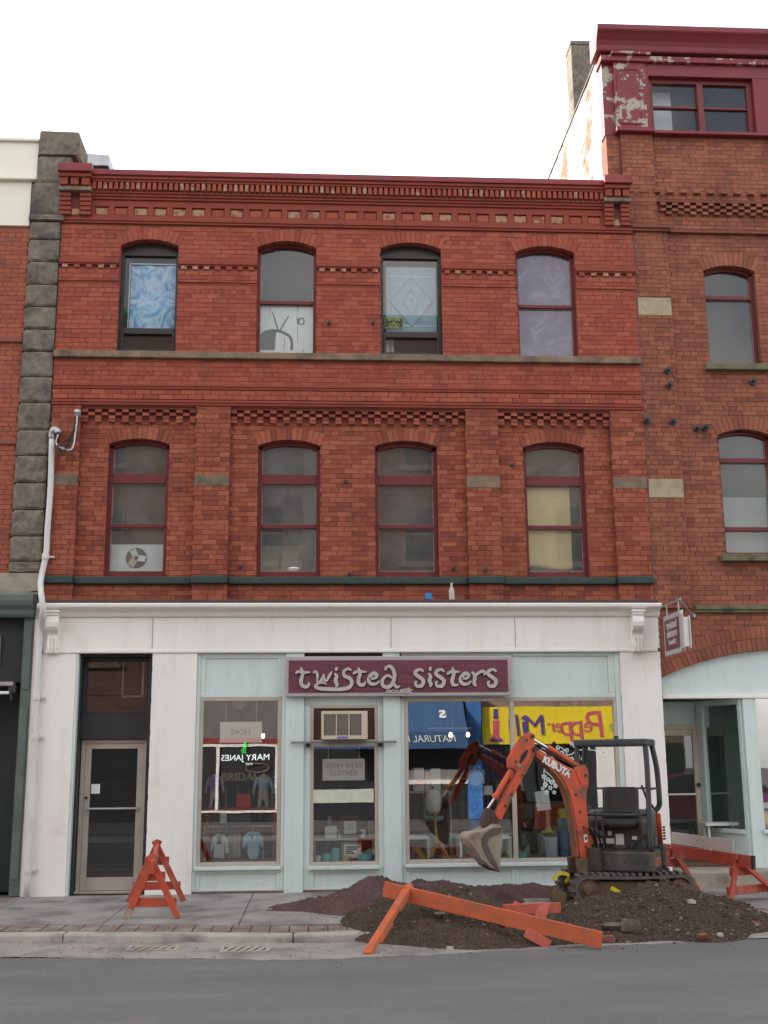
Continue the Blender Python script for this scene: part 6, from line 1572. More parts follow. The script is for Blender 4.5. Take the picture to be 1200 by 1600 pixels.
for zz in (8.42, 9.24): b.box(xa_+.02, xb_-.02, .2185, .2245, zz, zz+.03)
b.build('diamond_pattern', lm2, lace)
gs = thing('window_notice', 'small dark notice with yellow lettering in the corner of an upper window', 'notice', (o['xl']+.2, .2, 8.31))
xl, zt = P(601, 496, .2).x, P(601, 496, .2).z; xr, zb = P(630, 513, .2).x, P(630, 513, .2).z
MB().box(xl, xr, .20, .204, zb, zt).build('sheet', surf('olive_black_card', (.08, .065, .03), None, 4, .7, 0), gs)
ym = surf('yellow_lettering', (.75, .62, .10), None, 4, .7, 0)
b = MB(); e = .008; b.box(xl, xr, .1975, .1995, zt-e, zt); b.box(xl, xr, .1975, .1995, zb, zb+e); b.box(xl, xl+e, .1975, .1995, zb+e, zt-e); b.box(xr-e, xr, .1975, .1995, zb+e, zt-e); b.build('yellow_border', ym, gs)
for s, dz, sz, wd in (('BEWARE', .80, .06, .2), ('OF', .53, .035, .05), ('GOD', .25, .085, .17)): text('lettering', s, sz, ((xl+xr)/2, .1985, zb+(zt-zb)*dz), ym, gs, width=wd, bold=.002, ext=.001)
cloth('pale_curtain', 'pale curtain end behind the lower pane of the window with the lace panel', 'curtain', o['xl']+.05, o['xl']+.22, 7.95, 8.24, .3, M['whitepaper'], 2, .012)
# fan in a white panel, kitchen door and bowl
o = O2[0]; fn = thing('window_fan', 'white panel with a round three bladed fan at the foot of the left window', 'fan', (o['xc'], .3, 4.56))
cx_, cz_ = P(213, 872, .28).x, P(213, 872, .28).z; r = .155
b = MB(); x0, x1, z0, z1 = o['xl']+.07, o['xr']-.07, 4.56, 4.98; k = 24
ringp = [(cx_+r*math.cos(2*PI*i/k), cz_+r*math.sin(2*PI*i/k)) for i in range(k)]
def to_edge(x, z):
    dx, dz = x-cx_, z-cz_; t = min([(x1-cx_)/dx if dx > 1e-6 else 9e9, (x0-cx_)/dx if dx < -1e-6 else 9e9, (z1-cz_)/dz if dz > 1e-6 else 9e9, (z0-.1-cz_)/dz if dz < -1e-6 else 9e9]); return (cx_+dx*t, cz_+dz*t)
for i in range(k):
    a, c_ = ringp[i], ringp[(i+1) % k]; A_, C_ = to_edge(*a), to_edge(*c_); poly = [a, c_, C_]
    if abs(A_[0]-C_[0]) > 1e-4 and abs(A_[1]-C_[1]) > 1e-4: poly.append((x1 if max(A_[0], C_[0]) > x1-1e-4 else x0, z1 if max(A_[1], C_[1]) > z1-1e-4 else z0-.1))
    b.prism(poly+[A_], .285, .295)
b.build('panel', M['whitepaper'], fn)
for a in (90, 210, 330):
    an = R(a+25); bl = MB(); c_ = Vector((cx_+.078*math.cos(an), .272, cz_+.078*math.sin(an))); ax = Vector((math.cos(an), 0, math.sin(an))); tv_ = Vector((-math.sin(an), .35, math.cos(an)))
    bl.obox(c_, ax, tv_.cross(ax), tv_, .06, .003, .05); bl.build('blade', M['whitepaper'] if a != 210 else surf('cream_blade', (.7, .6, .42), None, 4, .5, 0), fn, bevel=.002)
MB().lathe([(.0, 0), (.03, .0), (.035, .04), (0, .05)], (cx_, .26, cz_), 12, axis='y').build('hub', M['darksteel'], fn)
MB().lathe([(r-.002, 0), (r+.014, 0), (r+.014, -.012), (r-.002, -.012)], (cx_, .30, cz_), 28, axis='y').build('shroud', M['darksteel'], fn)
MB().box(x0, x1, .45, .46, 4.4, 5.0).build('dark_backing', M['darkvoid'], fn)
o = O2[1]; kd = thing('panelled_door', 'pale panelled door standing inside the second window of the second floor', 'door', (o['xc']-.15, .6, 4.2))
dm = surf('cream_panel_door', (.42, .33, .22), (.36, .28, .19), 3, .7, .1); x0, x1 = o['xl']+.06, P(472, 860, .6).x
b = MB(); b.box(x0, x1, .61, .65, 4.14, 5.02); b.build('leaf', dm, kd); b = MB()
for a in ((x0, x0+.05, 4.14, 5.02), (x1-.05, x1, 4.14, 5.02), (x0+.05, x1-.05, 4.96, 5.02), ((x0+x1)/2-.05, (x0+x1)/2-.0, 4.14, 4.955)): b.box(a[0], a[1], .595, .609, a[2], a[3])
b.build('rails', M['palestone'], kd)
q = P(459, 886, .32); tag(MB().lathe([(0, 0), (.06, 0), (.095, .03), (.105, .055), (.095, .07), (0, .072)], (q.x, .32, 4.566), 18).build('white_bowl', M['whitepaper'], smooth='auto'), 'upturned white bowl on the sill inside the second window', 'bowl')
# ------------------------------------------------------------------ goods in the shop windows
TOP = .47
def card(name, label, cat, px0, py0, px1, py1, y, lines, sz, mat=None):
    a, c_ = P(px0, py0, y), P(px1, py1, y); t = thing(name, label, cat, ((a.x+c_.x)/2, y, c_.z))
    MB().box(a.x, c_.x, y, y+.004, c_.z, a.z).build('sheet', mat or M['paper'], t)
    for i, (s, wd) in enumerate(lines):
        text('lettering', s, sz, ((a.x+c_.x)/2, y-.002, a.z-(a.z-c_.z)*(i+1)/(len(lines)+1)), M['ink'], t, width=wd, space=1.25, ext=.001, bold=-.0015)
    for x in (a.x+.08, c_.x-.08): MB().tube([(x, y+.002, a.z), (x, y+.002, 3.3)], .0025, 4, cap=False).build('hanging_cord', M['whitepaper'], t)
    return t
card('shoes_sign', 'pinkish card hung in the left shop window with SHOES written on it', 'sign', 344, 1128, 409, 1160, .02, [('SHOES', .27)], .12)
card('clothed_sign', 'pinkish card reading SORRY WERE CLOTHED hung behind the narrow pane', 'sign', 504, 1186, 570, 1219, .02, [("SORRY WE'RE", .50), ('CLOTHED', .38)], .10)
q = P(374, 1098, .5); t = thing('ceiling_fan_rod', 'dark rod with a cream ceiling rose at the top of the left shop window', 'ceiling lamp', (q.x, .5, 3.3))
MB().lathe([(0, 3.3), (.11, 3.3), (.10, 3.26), (.06, 3.2), (.03, 3.18)], (q.x, .5, -.60), 16).tube([(q.x, .5, 2.7), (q.x, .5, 3.3)], .02, 8).build('ceiling_rose', creamp, t, smooth='auto')
MB().tube([(q.x, .5, 1.95), (q.x, .5, 2.6)], .028, 8).lathe([(0, 1.86), (.05, 1.87), (.06, 1.93), (.03, 1.98)], (q.x, .5, 0), 12).build('rod', M['ink'], t, smooth='auto')
def skin_body(name, joints, edges, mat, parent, sub=2):
    me = bpy.data.meshes.new(name); me.from_pydata([j[0] for j in joints], edges, [])
    o = bpy.data.objects.new(name, me); COL.objects.link(o)
    md = o.modifiers.new('skin', 'SKIN'); md.use_smooth_shade = True
    for i, v in enumerate(me.skin_vertices[0].data): v.radius = (joints[i][1], joints[i][1]*.8); v.use_root = (i == 0)
    sd = o.modifiers.new('smooth', 'SUBSURF'); sd.levels = sd.render_levels = sub
    me.materials.append(mat); dg = bpy.context.evaluated_depsgraph_get(); dg.update()
    m2 = bpy.data.meshes.new_from_object(o.evaluated_get(dg)); o.modifiers.clear(); o.data = m2
    if not m2.materials: m2.materials.append(mat)
    attach(o, parent); return o
skinm = surf('flesh_plastic_form', (.45, .30, .25), (.4, .26, .21), 4, .6, 0)
def toddler(px, py0, py1, y, label, top, trs, extra=None, flipx=1):
    a = P(px, py0, y); c_ = P(px, py1, y); h = a.z-c_.z; t = thing('child_mannequin', label, 'mannequin', (a.x, y, c_.z), 'headless child mannequins in the left shop window')
    def J(u, v, w=0): return (a.x+u*h*flipx, y+w*h, c_.z+v*h)
    jt = [(J(0, .46), .13*h), (J(0, .70), .135*h), (J(0, .88), .10*h), (J(0, .98), .045*h), (J(-.15, .84), .06*h), (J(-.24, .62, -.03), .052*h), (J(-.27, .40, -.08), .04*h), (J(.15, .84), .06*h), (J(.24, .62, -.03), .052*h), (J(.28, .42, -.05), .04*h),
          (J(-.09, .30), .085*h), (J(-.10, .14), .07*h), (J(-.11, .03, -.02), .05*h), (J(.09, .30), .085*h), (J(.10, .14), .07*h), (J(.11, .03, -.02), .05*h)]
    ed = [(0,1),(1,2),(2,3),(2,4),(4,5),(5,6),(2,7),(7,8),(8,9),(0,10),(10,11),(11,12),(0,13),(13,14),(14,15)]
    skin_body('body', jt, ed, trs, t)
    tp = [(J(0, .50), .15*h), (J(0, .70), .155*h), (J(0, .87), .125*h), (J(-.16, .84), .075*h), (J(-.25, .60, -.03), .065*h), (J(.16, .84), .075*h), (J(.25, .60, -.03), .065*h)]
    skin_body('jacket', tp, [(0,1),(1,2),(2,3),(3,4),(2,5),(5,6)], top, t)
    for s in (-1, 1): MB().lathe([(0, 0), (.055*h, .005), (.065*h, .05*h), (.05*h, .09*h), (0, .1*h)], J(s*.115, -.02, -.03), 10, sy=1.5).build('shoe', surf('pink_shoe', (.6, .2, .2), None, 4, .6, 0) if 'pink_shoe' not in bpy.data.materials else bpy.data.materials['pink_shoe'], t, smooth='auto')
    if extra: extra(t, J, h)
greyg = surf('grey_knit', (.42, .40, .38), (.34, .32, .31), 12, .95, .4, 80); skyb = surf('light_blue_knit', (.32, .46, .62), (.27, .40, .56), 12, .95, .3, 80); cream_ = surf('cream_cloth', (.58, .52, .44), (.5, .45, .38), 9, .95, .3)
purp = surf('purple_patterned_bib', (.16, .06, .30), (.10, .12, .34), 14, .9, .1)
def bib(t, J, h): MB().prism([(J(-.14, .92)[0], J(0, .92)[2]), (J(.14, .92)[0], J(0, .92)[2]), (J(.18, .78)[0], J(0, .78)[2]), (J(.14, .62)[0], J(0, .62)[2]), (J(0, .56)[0], J(0, .56)[2]), (J(-.14, .62)[0], J(0, .62)[2]), (J(-.18, .78)[0], J(0, .78)[2])], J(0, 0, -.21)[1], J(0, 0, -.17)[1]).build('bib', purp, t, bevel=.01)
toddler(336, 1208, 1262, .42, 'headless child mannequin in grey with a purple bib, left in the left shop window', greyg, greyg, bib)
toddler(412, 1207, 1266, .45, 'headless child mannequin in a light blue cardigan, right in the left shop window', skyb, greyg)
# shelf they stand on, red case, clothes rail
def shelf(name, label, px0, px1, py, y0, y1, mat, th=.03, legs=True, z0=TOP):
    a, c_ = P(px0, py, y0), P(px1, py, y0); z = a.z; t = thing(name, label, 'shelf', ((a.x+c_.x)/2, y0, z0))
    MB().box(a.x, c_.x, y0, y1, z-th, z).build('board', mat, t, bevel=.003)
    if legs:
        for x in (a.x+.02, c_.x-.05):
            for yy in (y0+.01, y1-.04): MB().box(x, x+.03, yy, yy+.03, z0, z-th-.0005).build('leg', mat, t)
    return z
redm = surf('red_lacquer', (.36, .02, .035), (.3, .018, .03), 3, .4, 0)
zr_ = shelf('red_shelf', 'long red shelf the child mannequins stand on in the left shop window', 319, 432, 1263, .30, .62, redm, .05)
def box_thing(name, label, cat, px0, py0, px1, py1, y, dep, mat, bev=.006, zb=None, group=None):
    a, c_ = P(px0, py0, y), P(px1, py1, y); o = MB().box(a.x, c_.x, y, y+dep, c_.z if zb is None else zb, a.z).build(name, mat, bevel=bev); return tag(o, label, cat, group)
box_thing('red_case', 'small bright red case standing on the red shelf between the two mannequins', 'case', 369, 1241, 391, 1262, .40, .15, surf('bright_red_leather', (.55, .02, .03), None, 4, .4, 0), .012, zr_)
box_thing('green_card', 'pale green card tucked below the red shelf in the left shop window', 'card', 344, 1270, 354, 1286, .29, .006, surf('pale_green_card', (.45, .55, .45), None, 4, .8, 0), .001)
box_thing('black_boxes', 'row of black storage boxes under the red shelf', 'box', 356, 1270, 392, 1286, .34, .2, M['ink'], .01)
a, c_ = P(318, 1291, .55), P(433, 1291, .55)
rl = thing('clothes_rail', 'metal clothes rail low in the left shop window carrying hangers', 'clothes rail', ((a.x+c_.x)/2, .55, TOP))
MB().tube([(a.x, .45, a.z), (c_.x, .45, a.z)], .012, 8).tube([(a.x+.03, .45, a.z), (a.x+.03, .45, TOP)], .012, 8).tube([(c_.x-.03, .45, a.z), (c_.x-.03, .45, TOP)], .012, 8).build('rail_tube', M['galv'], rl)
def garment(label, pts, y, mat, cat='garment', th=.04, extra=None):
    t = thing('hanging_garment', label, cat, (P(*pts[0], y).x, y, a.z), 'clothes hanging on the low rail')
    b = MB().prism([(P(px, py, y).x, P(px, py, y).z) for px, py in pts], y, y+th); b.build('cloth', mat, t, bevel=.015, seg=3)
    cx_ = sum(p_[0] for p_ in pts)/len(pts); top_ = min(p_[1] for p_ in pts); q = P(cx_, top_, y+.02)
    MB().tube(smooth_path([(q.x, y+.02, q.z-.02), (q.x, y+.02, q.z+.05), (q.x+.02, y+.02, a.z+.02), (q.x+.035, y+.02, a.z)], 4), .004, 5).build('hanger_hook', M['galv'], t)
    if extra: extra(t)
garment('light blue baby bodysuit with long sleeves on the low rail', [(388, 1300), (404, 1300), (411, 1308), (412, 1324), (408, 1325), (405, 1316), (405, 1332), (401, 1343), (391, 1343), (386, 1334), (386, 1316), (383, 1326), (378, 1323), (381, 1306)], .40, surf('baby_blue_cotton', (.32, .50, .62), (.28, .45, .57), 8, .95, .3, 60),
        extra=lambda t: (MB().box(P(393, 1306, .4).x, P(395.5, 1306, .4).x, .394, .3985, P(393, 1311, .4).z, P(393, 1305, .4).z).build('patch', M['ink'], t), MB().box(P(396, 1306, .4).x, P(399, 1306, .4).x, .394, .3985, P(393, 1311, .4).z, P(393, 1305, .4).z).build('patch', M['whitepaper'], t)))
garment('white child top with a dark square print on the low rail', [(338, 1303), (350, 1303), (356, 1312), (357, 1332), (352, 1334), (350, 1318), (350, 1342), (334, 1340), (334, 1318), (331, 1330), (328, 1328), (332, 1308)], .41, surf('white_cotton', (.62, .62, .62), (.56, .56, .56), 8, .95, .3, 60),
        extra=lambda t: MB().box(P(339, 1310, .4).x, P(346, 1310, .4).x, .404, .4085, P(340, 1319, .4).z, P(340, 1308, .4).z).build('print', M['ink'], t))
for k, (x, c_n) in enumerate(((358, (.40, .34, .27)), (362, (.30, .25, .20)), (366, (.46, .40, .33)), (370, (.34, .28, .22)), (374, (.42, .38, .33)))):
    garment(('beige', 'brown', 'cream', 'tan', 'pale grey')[k]+' garment seen edge on between the white top and the blue bodysuit', [(x-1.6, 1302), (x+1.6, 1302), (x+2, 1320), (x+1.8, 1341), (x-1.8, 1340), (x-2, 1318)], .44, surf('edge_on_cloth_'+('beige', 'brown', 'cream', 'tan', 'grey')[k], c_n, tuple(v*.8 for v in c_n), 12, .95, .3), th=.2)
for k in range(26):
    x = P(322+k*4.2, 1291, .45).x
    hg = MB().tube([(x, .45, a.z+.012), (x+.006, .45, a.z-.03), (x+.004, .38, a.z-.07), (x+.004, .52, a.z-.07)], .004, 5).build('empty_hanger', M['galv']); tag(hg, 'thin wire hanger on the low clothes rail', 'hanger', 'wire hangers on the low rail')
bulb = emit('warm_lit_bulb', (1, .72, .36), 9.0)
q = P(411, 1150, .7); t = thing('lit_bulb', 'small warm lit bulb beside the SHOES card', 'lamp', q); MB().lathe([(0, -.035), (.022, -.02), (.026, 0), (.014, .03), (0, .035)], q, 10).build('bulb', bulb, t, smooth=True); MB().tube([q+Vector((0, 0, .03)), (q.x, q.y, 3.3)], .004, 5).build('flex', M['cable'], t)

# middle pane
navy = cloth('navy_backcloth', 'dark navy backcloth hanging behind the goods in the narrow shop pane', 'cloth', P(494, 1245, .95).x-.05, P(584, 1245, .95).x+.05, .90, 1.56, .97, surf('navy_cloth', (.014, .018, .045), (.01, .013, .035), 2, .9, .1), 4, .02)
zs1 = shelf('white_shelf', 'pale shelf across the narrow shop pane carrying a wreath framed picture', 488, 588, 1311, .22, .55, M['interior_w'], .025)
aqj = surf('turquoise_tin', (.14, .50, .52), (.12, .45, .47), 4, .4, .05)
def pot(name, label, cat, px, py0, py1, y, w_px, mat, prof=None, zb=None):
    a, c_ = P(px, py0, y), P(px, py1, y); z0 = c_.z if zb is None else zb; h = a.z-z0; r = abs(P(px+w_px/2, py0, y).x-a.x)
    pf = [(rr*r, hh*h) for rr, hh in (prof or [(0, 0), (.92, 0), (1, .06), (1, .9), (1.04, .91), (1.04, 1), (0, 1)])]
    return tag(MB().lathe(pf, (a.x, y, z0), 18).build(name, mat, smooth='auto'), label, cat)
pot('turquoise_tin', 'short turquoise tin at the bottom left of the narrow shop pane', 'tin', 510, 1334, 1345, .2, 13, aqj, zb=TOP)
pot('turquoise_tin', 'tall turquoise tin at the bottom of the narrow shop pane', 'tin', 524, 1325, 1345, .2, 13, aqj, zb=TOP)
pot('turquoise_dish', 'wide turquoise dish at the bottom right of the narrow shop pane', 'dish', 572, 1335, 1345, .2, 23, aqj, zb=TOP)
pot('yellow_bowl', 'small yellow bowl beside the tall turquoise tin', 'bowl', 541, 1337, 1345, .18, 14, surf('dull_yellow_glaze', (.5, .42, .12), None, 4, .5, 0), zb=TOP)
pot('white_candle', 'small white candle in the bottom corner of the narrow shop pane', 'candle', 497, 1337, 1345, .2, 8, M['whitepaper'], zb=TOP)
pot('amber_jar', 'amber jar with a blue lid at the right end of the white shelf', 'jar', 579, 1287, 1311, .3, 9, surf('amber_glass', (.36, .20, .07), None, 4, .3, 0), zb=zs1)
q = P(579, 1287, .3); MB().lathe([(0, .13-.13), (.036, 0), (.036, .035), (0, .036)], (q.x, .3, q.z+.001), 14).build('jar_lid', surf('blue_lid_plastic', (.12, .4, .55), None, 4, .4, 0), bpy.data.objects['amber_jar'], smooth='auto')
pot('white_mug', 'white mug with dark writing between the wreath frame and the amber jar', 'mug', 567, 1296, 1311, .28, 9, M['whitepaper'], zb=zs1)
pot('white_cup', 'white cup left of the wreath framed picture on the shelf', 'cup', 532, 1296, 1311, .33, 8, M['whitepaper'], zb=zs1)
q = P(547, 1297, .26); wf = thing('wreath_frame', 'square picture in a rough woven twig frame on the white shelf', 'picture frame', (q.x, .26, zs1))
hw = abs(P(564, 1297, .26).x-q.x); twig = surf('brown_twig', (.17, .105, .06), (.1, .065, .04), 20, .95, .3)
rr = random.Random(12); b = MB()
for k in range(150):
    an = rr.uniform(0, 2*PI); sx_ = rr.uniform(.62, 1)*hw; e = lambda v: math.copysign(abs(v)**.5, v)
    p_ = Vector((q.x+sx_*e(math.cos(an)), .26+rr.uniform(-.02, .03), zs1+hw+sx_*e(math.sin(an))*.98)); d = Vector((-math.sin(an)+rr.uniform(-.6, .6), rr.uniform(-.3, .3), math.cos(an)+rr.uniform(-.6, .6))).normalized()*.05
    p_.z = max(p_.z, zs1+.05+.012); b.bar(p_-d*.9, p_+d*.9, .009, .009)
b.build('twig_border', twig, wf, kind='stuff'); MB().box(q.x-hw*.56, q.x+hw*.56, .235, .25, zs1+hw*.42, zs1+hw*1.55).build('picture', surf('pale_picture', (.55, .53, .47), (.42, .42, .42), 22, .8, 0), wf)
MB().box(q.x-hw*.3, q.x+hw*.3, .231, .2345, zs1+hw*.75, zs1+hw*1.3).build('drawing', surf('grey_drawing', (.28, .32, .36), (.4, .42, .42), 30, .8, 0), wf)
cdm = M['whitepaper']; q = P(517, 1296, .3); cd_ = MB(); cd_.obox((q.x, .3, zs1+.085), (1, .1, .06), (0, 1, .2), (0, -.2, 1), .085, .003, .085); tag(cd_.build('folded_card', cdm), 'white folded card leaning at the left end of the white shelf', 'card')
q = P(515, 1282, .5); tag(MB().box(q.x-.03, q.x+.03, .5, .55, zs1, q.z+.06).build('wooden_block', bare), 'slim wooden block standing behind the white card on the shelf', 'block')
q = P(549, 1331, .24); pb = thing('boxed_print', 'white boxed print leaning below the shelf in the narrow shop pane', 'box', (q.x, .24, TOP)); MB().box(q.x-.14, q.x+.15, .26, .36, TOP, TOP+.235).build('carton', bare, pb, bevel=.004); MB().box(q.x-.10, q.x+.135, .252, .2595, TOP+.03, TOP+.21).build('label_sheet', M['whitepaper'], pb)
for k, (w_, zz) in enumerate(((.20, .17), (.17, .14), (.10, .11), (.12, .085))): MB().box(q.x-.08, q.x-.08+w_, .249, .2515, TOP+zz, TOP+zz+.018).build('printed_line', M['ink'] if k < 2 else M['darksteel'], pb)
q = P(508, 1325, .24); tag(MB().tube([(q.x-.02, .24, TOP+.02), (q.x+.05, .3, TOP+.26)], .005, 6).build('reed_stick', bare), 'thin reed stick leaning out of the short turquoise tin', 'stick')

# big window, left pane
wz = P(650, 1313, .35).z
for (pa, pb_, lab) in ((633, 671, 'white open display bench at the left end of the big shop window'), (718, 800, 'white open display bench behind the digger bucket in the big shop window')):
    a, c_ = P(pa, 1308, .35), P(pb_, 1308, .35); t = thing('display_bench', lab, 'bench', ((a.x+c_.x)/2, .35, TOP)); MB().box(a.x, c_.x, .35, .8, a.z-.035, a.z).build('seat_board', M['whitepaper'], t, bevel=.004)
    for x in (a.x, c_.x-.035): MB().box(x, x+.035, .35, .8, TOP, a.z-.0355).build('side_leg', M['whitepaper'], t, bevel=.003)
gir = surf('yellow_wood_toy', (.50, .30, .07), (.42, .24, .055), 9, .6, .1)
a = P(682, 1300, .28); gf = thing('wooden_giraffe', 'yellow wooden giraffe ornament with splayed legs in the big shop window', 'ornament', (a.x, .28, TOP))
def gq(px, py, y=.28): q = P(px, py, y); return (q.x, q.y, max(q.z, TOP))
jt = [(gq(682, 1314), .035), (gq(681, 1298), .026), (gq(680, 1283), .02), (gq(679, 1274), .022), (gq(683, 1271, .24), .015), (gq(677, 1326, .25), .018), (gq(672, 1343, .22), .012), (gq(690, 1318, .3), .03), (gq(694, 1328, .26), .018), (gq(703, 1343, .24), .012), (gq(680, 1330, .33), .016), (gq(676, 1343, .36), .011), (gq(691, 1332, .36), .016), (gq(697, 1343, .38), .011)]
skin_body('body', jt, [(0,1),(1,2),(2,3),(3,4),(0,5),(5,6),(0,7),(7,8),(8,9),(0,10),(10,11),(7,12),(12,13)], gir, gf)
for dx in (-.012, .012): MB().tube([Vector(gq(679, 1274))+Vector((dx, 0, .015)), Vector(gq(679, 1274))+Vector((dx*1.3, 0, .055))], .005, 5).build('horn', gir, gf)
lampm = surf('cream_shade', (.70, .66, .56), (.6, .56, .48), 5, .8, .1); tealm = surf('dusty_teal', (.22, .36, .35), (.18, .3, .3), 5, .7, .1)
a = P(677, 1250, .5); lp = thing('cream_lantern', 'cream pleated lantern over a teal dish on a pole in the big shop window', 'lantern', (a.x, .5, TOP))
MB().lathe([(.02, .15), (.10, .12), (.12, .02), (.11, -.12), (.08, -.17), (0, -.17)], a, 16).build('shade', lampm, lp, smooth='auto'); d_ = P(677, 1279, .5); MB().lathe([(0, -.03), (.13, -.02), (.15, .02), (.14, .03), (0, .03)], d_, 18).build('dish', tealm, lp, smooth='auto'); MB().tube([(a.x, .5, TOP), (a.x, .5, a.z+.2)], .012, 8).lathe([(0, 0), (.12, 0), (.12, .02), (0, .03)], (a.x, .5, TOP), 16).build('pole', M['darksteel'], lp)
q = P(655, 1215, .9); shz = P(655, 1236, .9).z; tag(MB().box(P(632, 1236, .85).x, P(705, 1236, .85).x, .85, 1.15, shz-.03, shz).box(P(632, 1236, .85).x, P(632, 1236, .85).x+.03, .85, 1.15, TOP, shz-.0301).box(P(705, 1236, .85).x-.03, P(705, 1236, .85).x, .85, 1.15, TOP, shz-.0301).build('back_table', M['interior_w']), 'pale table behind the lantern in the big shop window', 'table')
for k, (pa, pb_, py, c_n, nm, lab) in enumerate(((646, 663, 1200, 'whitepaper', 'white_parcel', 'white wrapped parcel at the left end of the back table'), (664, 672, 1206, 'paper', 'pink_parcel', 'slim pinkish parcel between the white ones on the back table'), (673, 689, 1201, 'whitepaper', 'white_parcel', 'white wrapped parcel right of the pink one on the back table'), (692, 703, 1213, 'tan', 'tan_box', 'tan box at the right end of the back table'))):
    box_thing(nm, lab, 'parcel', pa, py, pb_, 1236, .9, .15, M[c_n], .012, shz+.001)
box_thing('red_tin', 'bright red tin low in front of the back table legs', 'tin', 649, 1217, 662, 1226, .84, .008, surf('bright_red_print', (.6, .04, .06), None, 3, .5, 0), .002)
box_thing('yellow_box', 'mustard yellow box standing right of the tan box', 'box', 701, 1216, 711, 1228, .8, .14, surf('mustard_card', (.5, .36, .03), None, 3, .6, 0), .004)
cloth('blue_dress', 'bright blue patterned dress hanging in the middle of the big shop window', 'dress', P(733, 1205, .55).x, P(753, 1205, .55).x, P(740, 1312, .55).z, P(740, 1196, .55).z, .55, blotch('blue_patterned_cloth', [(.4, (.025, .10, .34)), (.55, (.05, .18, .48)), (.68, (.35, .42, .55))], 9, 1), 2, .03)
q = P(742, 1215, .4); tag(MB().lathe([(0, 0), (.115, 0), (.12, .01), (.115, .02), (0, .02)], (q.x, .40, q.z), 24, axis='y').build('round_plaque', M['interior_w'], smooth='auto'), 'pale round plaque hanging in front of the blue dress', 'plaque')
cloth('navy_cloth_panel', 'dark navy cloth panel hanging right of the blue dress', 'cloth', P(755, 1180, .7).x, P(793, 1180, .7).x, P(740, 1222, .7).z, P(740, 1150, .7).z, .7, surf('deep_navy', (.02, .022, .07), (.014, .016, .05), 3, .9, .1), 5, .02)
box_thing('white_parcel', 'white parcel below the navy cloth panel beside the window mullion', 'parcel', 756, 1228, 770, 1242, .6, .12, M['whitepaper'])
a, c_ = P(668, 1138, .6), P(736, 1138, .6); t = thing('pendant_track', 'thin hanging lamp bar with two lit bulbs in the big shop window', 'lamp', ((a.x+c_.x)/2, .6, a.z))
MB().box(a.x, c_.x, .595, .605, a.z-.008, a.z+.008).build('bar', creamp, t)
for px in (700, 707): x = P(px, 1138, .6).x; MB().tube([(x, .6, a.z+.008), (x, .6, 3.3)], .004, 5).build('cord', creamp, t)
for px in (704, 731):
    x = P(px, 1138, .6).x; MB().tube([(x, .6, a.z-.008), (x, .6, a.z-.06)], .006, 6).build('socket', M['darksteel'], t); MB().lathe([(0, -.13), (.02, -.12), (.027, -.10), (.016, -.068), (0, -.06)], (x, .6, a.z), 10).build('bulb', bulb, t, smooth=True)
a, c_ = P(648, 1324, .26), P(660, 1342, .26); t = thing('toy_ladder', 'small yellow toy ladder leaning at the left end of the big shop window', 'toy', (a.x, .26, TOP))
MB().bar((a.x-.02, .3, TOP+.16), (c_.x-.0, .24, TOP+.0), .02, .04).bar((a.x+.03, .3, TOP+.17), (c_.x+.05, .24, TOP+.0), .02, .04).build('rails', gir, t)

# big window, right pane
def blossom():
    t = thing('blossom_decal', 'white painted branch with blossoms on the right big shop pane', 'window painting', (3.6, -.02, 1.6)); wm = surf('white_window_paint', (.66, .74, .70), (.58, .68, .64), 9, .8, 0)
    y0, y1 = -.024, -.0215
    def q(px, py): v = P(px, py, -.022); return (v.x, v.z)
    b = MB()
    for pts in (((945, 1176), (925, 1172), (905, 1172), (888, 1180), (870, 1176), (850, 1182)), ((912, 1172), (916, 1163), (914, 1156)), ((888, 1180), (880, 1170), (872, 1166)), ((858, 1182), (850, 1205), (852, 1232)), ((852, 1205), (864, 1216), (868, 1230))): ribbon(b, [q(*c_) for c_ in pts], .014, y0, y1, (.8, .4))
    b.build('branch', wm, t)
    rr = random.Random(4); b = MB()
    for px, py in ((893, 1162), (898, 1166), (912, 1158), (918, 1168), (914, 1178), (903, 1182), (910, 1186), (886, 1172), (893, 1186), (850, 1178), (855, 1186), (862, 1186), (848, 1172), (872, 1168), (878, 1176), (865, 1178), (850, 1213), (856, 1218), (862, 1222), (852, 1226), (860, 1231), (868, 1228), (866, 1238), (854, 1238), (848, 1232)):
        cx_, cz_ = q(px, py); r = rr.uniform(.030, .042); a0 = rr.random()*6
        for k in range(5):
            an = a0+k*2*PI/5; d = Vector((math.cos(an), math.sin(an))); n_ = Vector((-d.y, d.x))
            o_ = Vector((cx_, cz_)); b.prism([tuple(o_+d*.008), tuple(o_+d*r*.55+n_*r*.42), tuple(o_+d*r), tuple(o_+d*r*.55-n_*r*.42)], y0, y1)
    b.build('blossoms', wm, t, kind='stuff')
blossom()
q = P(848, 1251, .3); t = thing('notice_post', 'paper notice on a post with a yellow foot in the right big shop pane', 'notice stand', (q.x, .3, TOP)); b = MB(); b.obox(q, (1, 0, .12), (0, 1, 0), (-.12, 0, 1), .10, .004, .135); b.build('paper_sheet', M['whitepaper'], t)
f_ = P(857, 1300, .34); MB().tube([(f_.x-.01, .33, q.z), (f_.x, .34, f_.z)], .03, 10).build('post', bare, t); MB().lathe([(0, -.03), (.11, -.02), (.12, .0), (.05, .03), (.03, .07)], f_, 14).build('foot', surf('dull_yellow_paint', (.42, .38, .10), None, 4, .6, 0), t, smooth='auto'); MB().box(f_.x-.12, f_.x+.12, .3, .55, TOP, f_.z-.031).build('plinth', M['interior_w'], t)
vase = [(0, 0), (.7, 0), (.78, .05), (1, .95), (1.04, 1), (.95, 1), (.7, .08), (0, .08)]
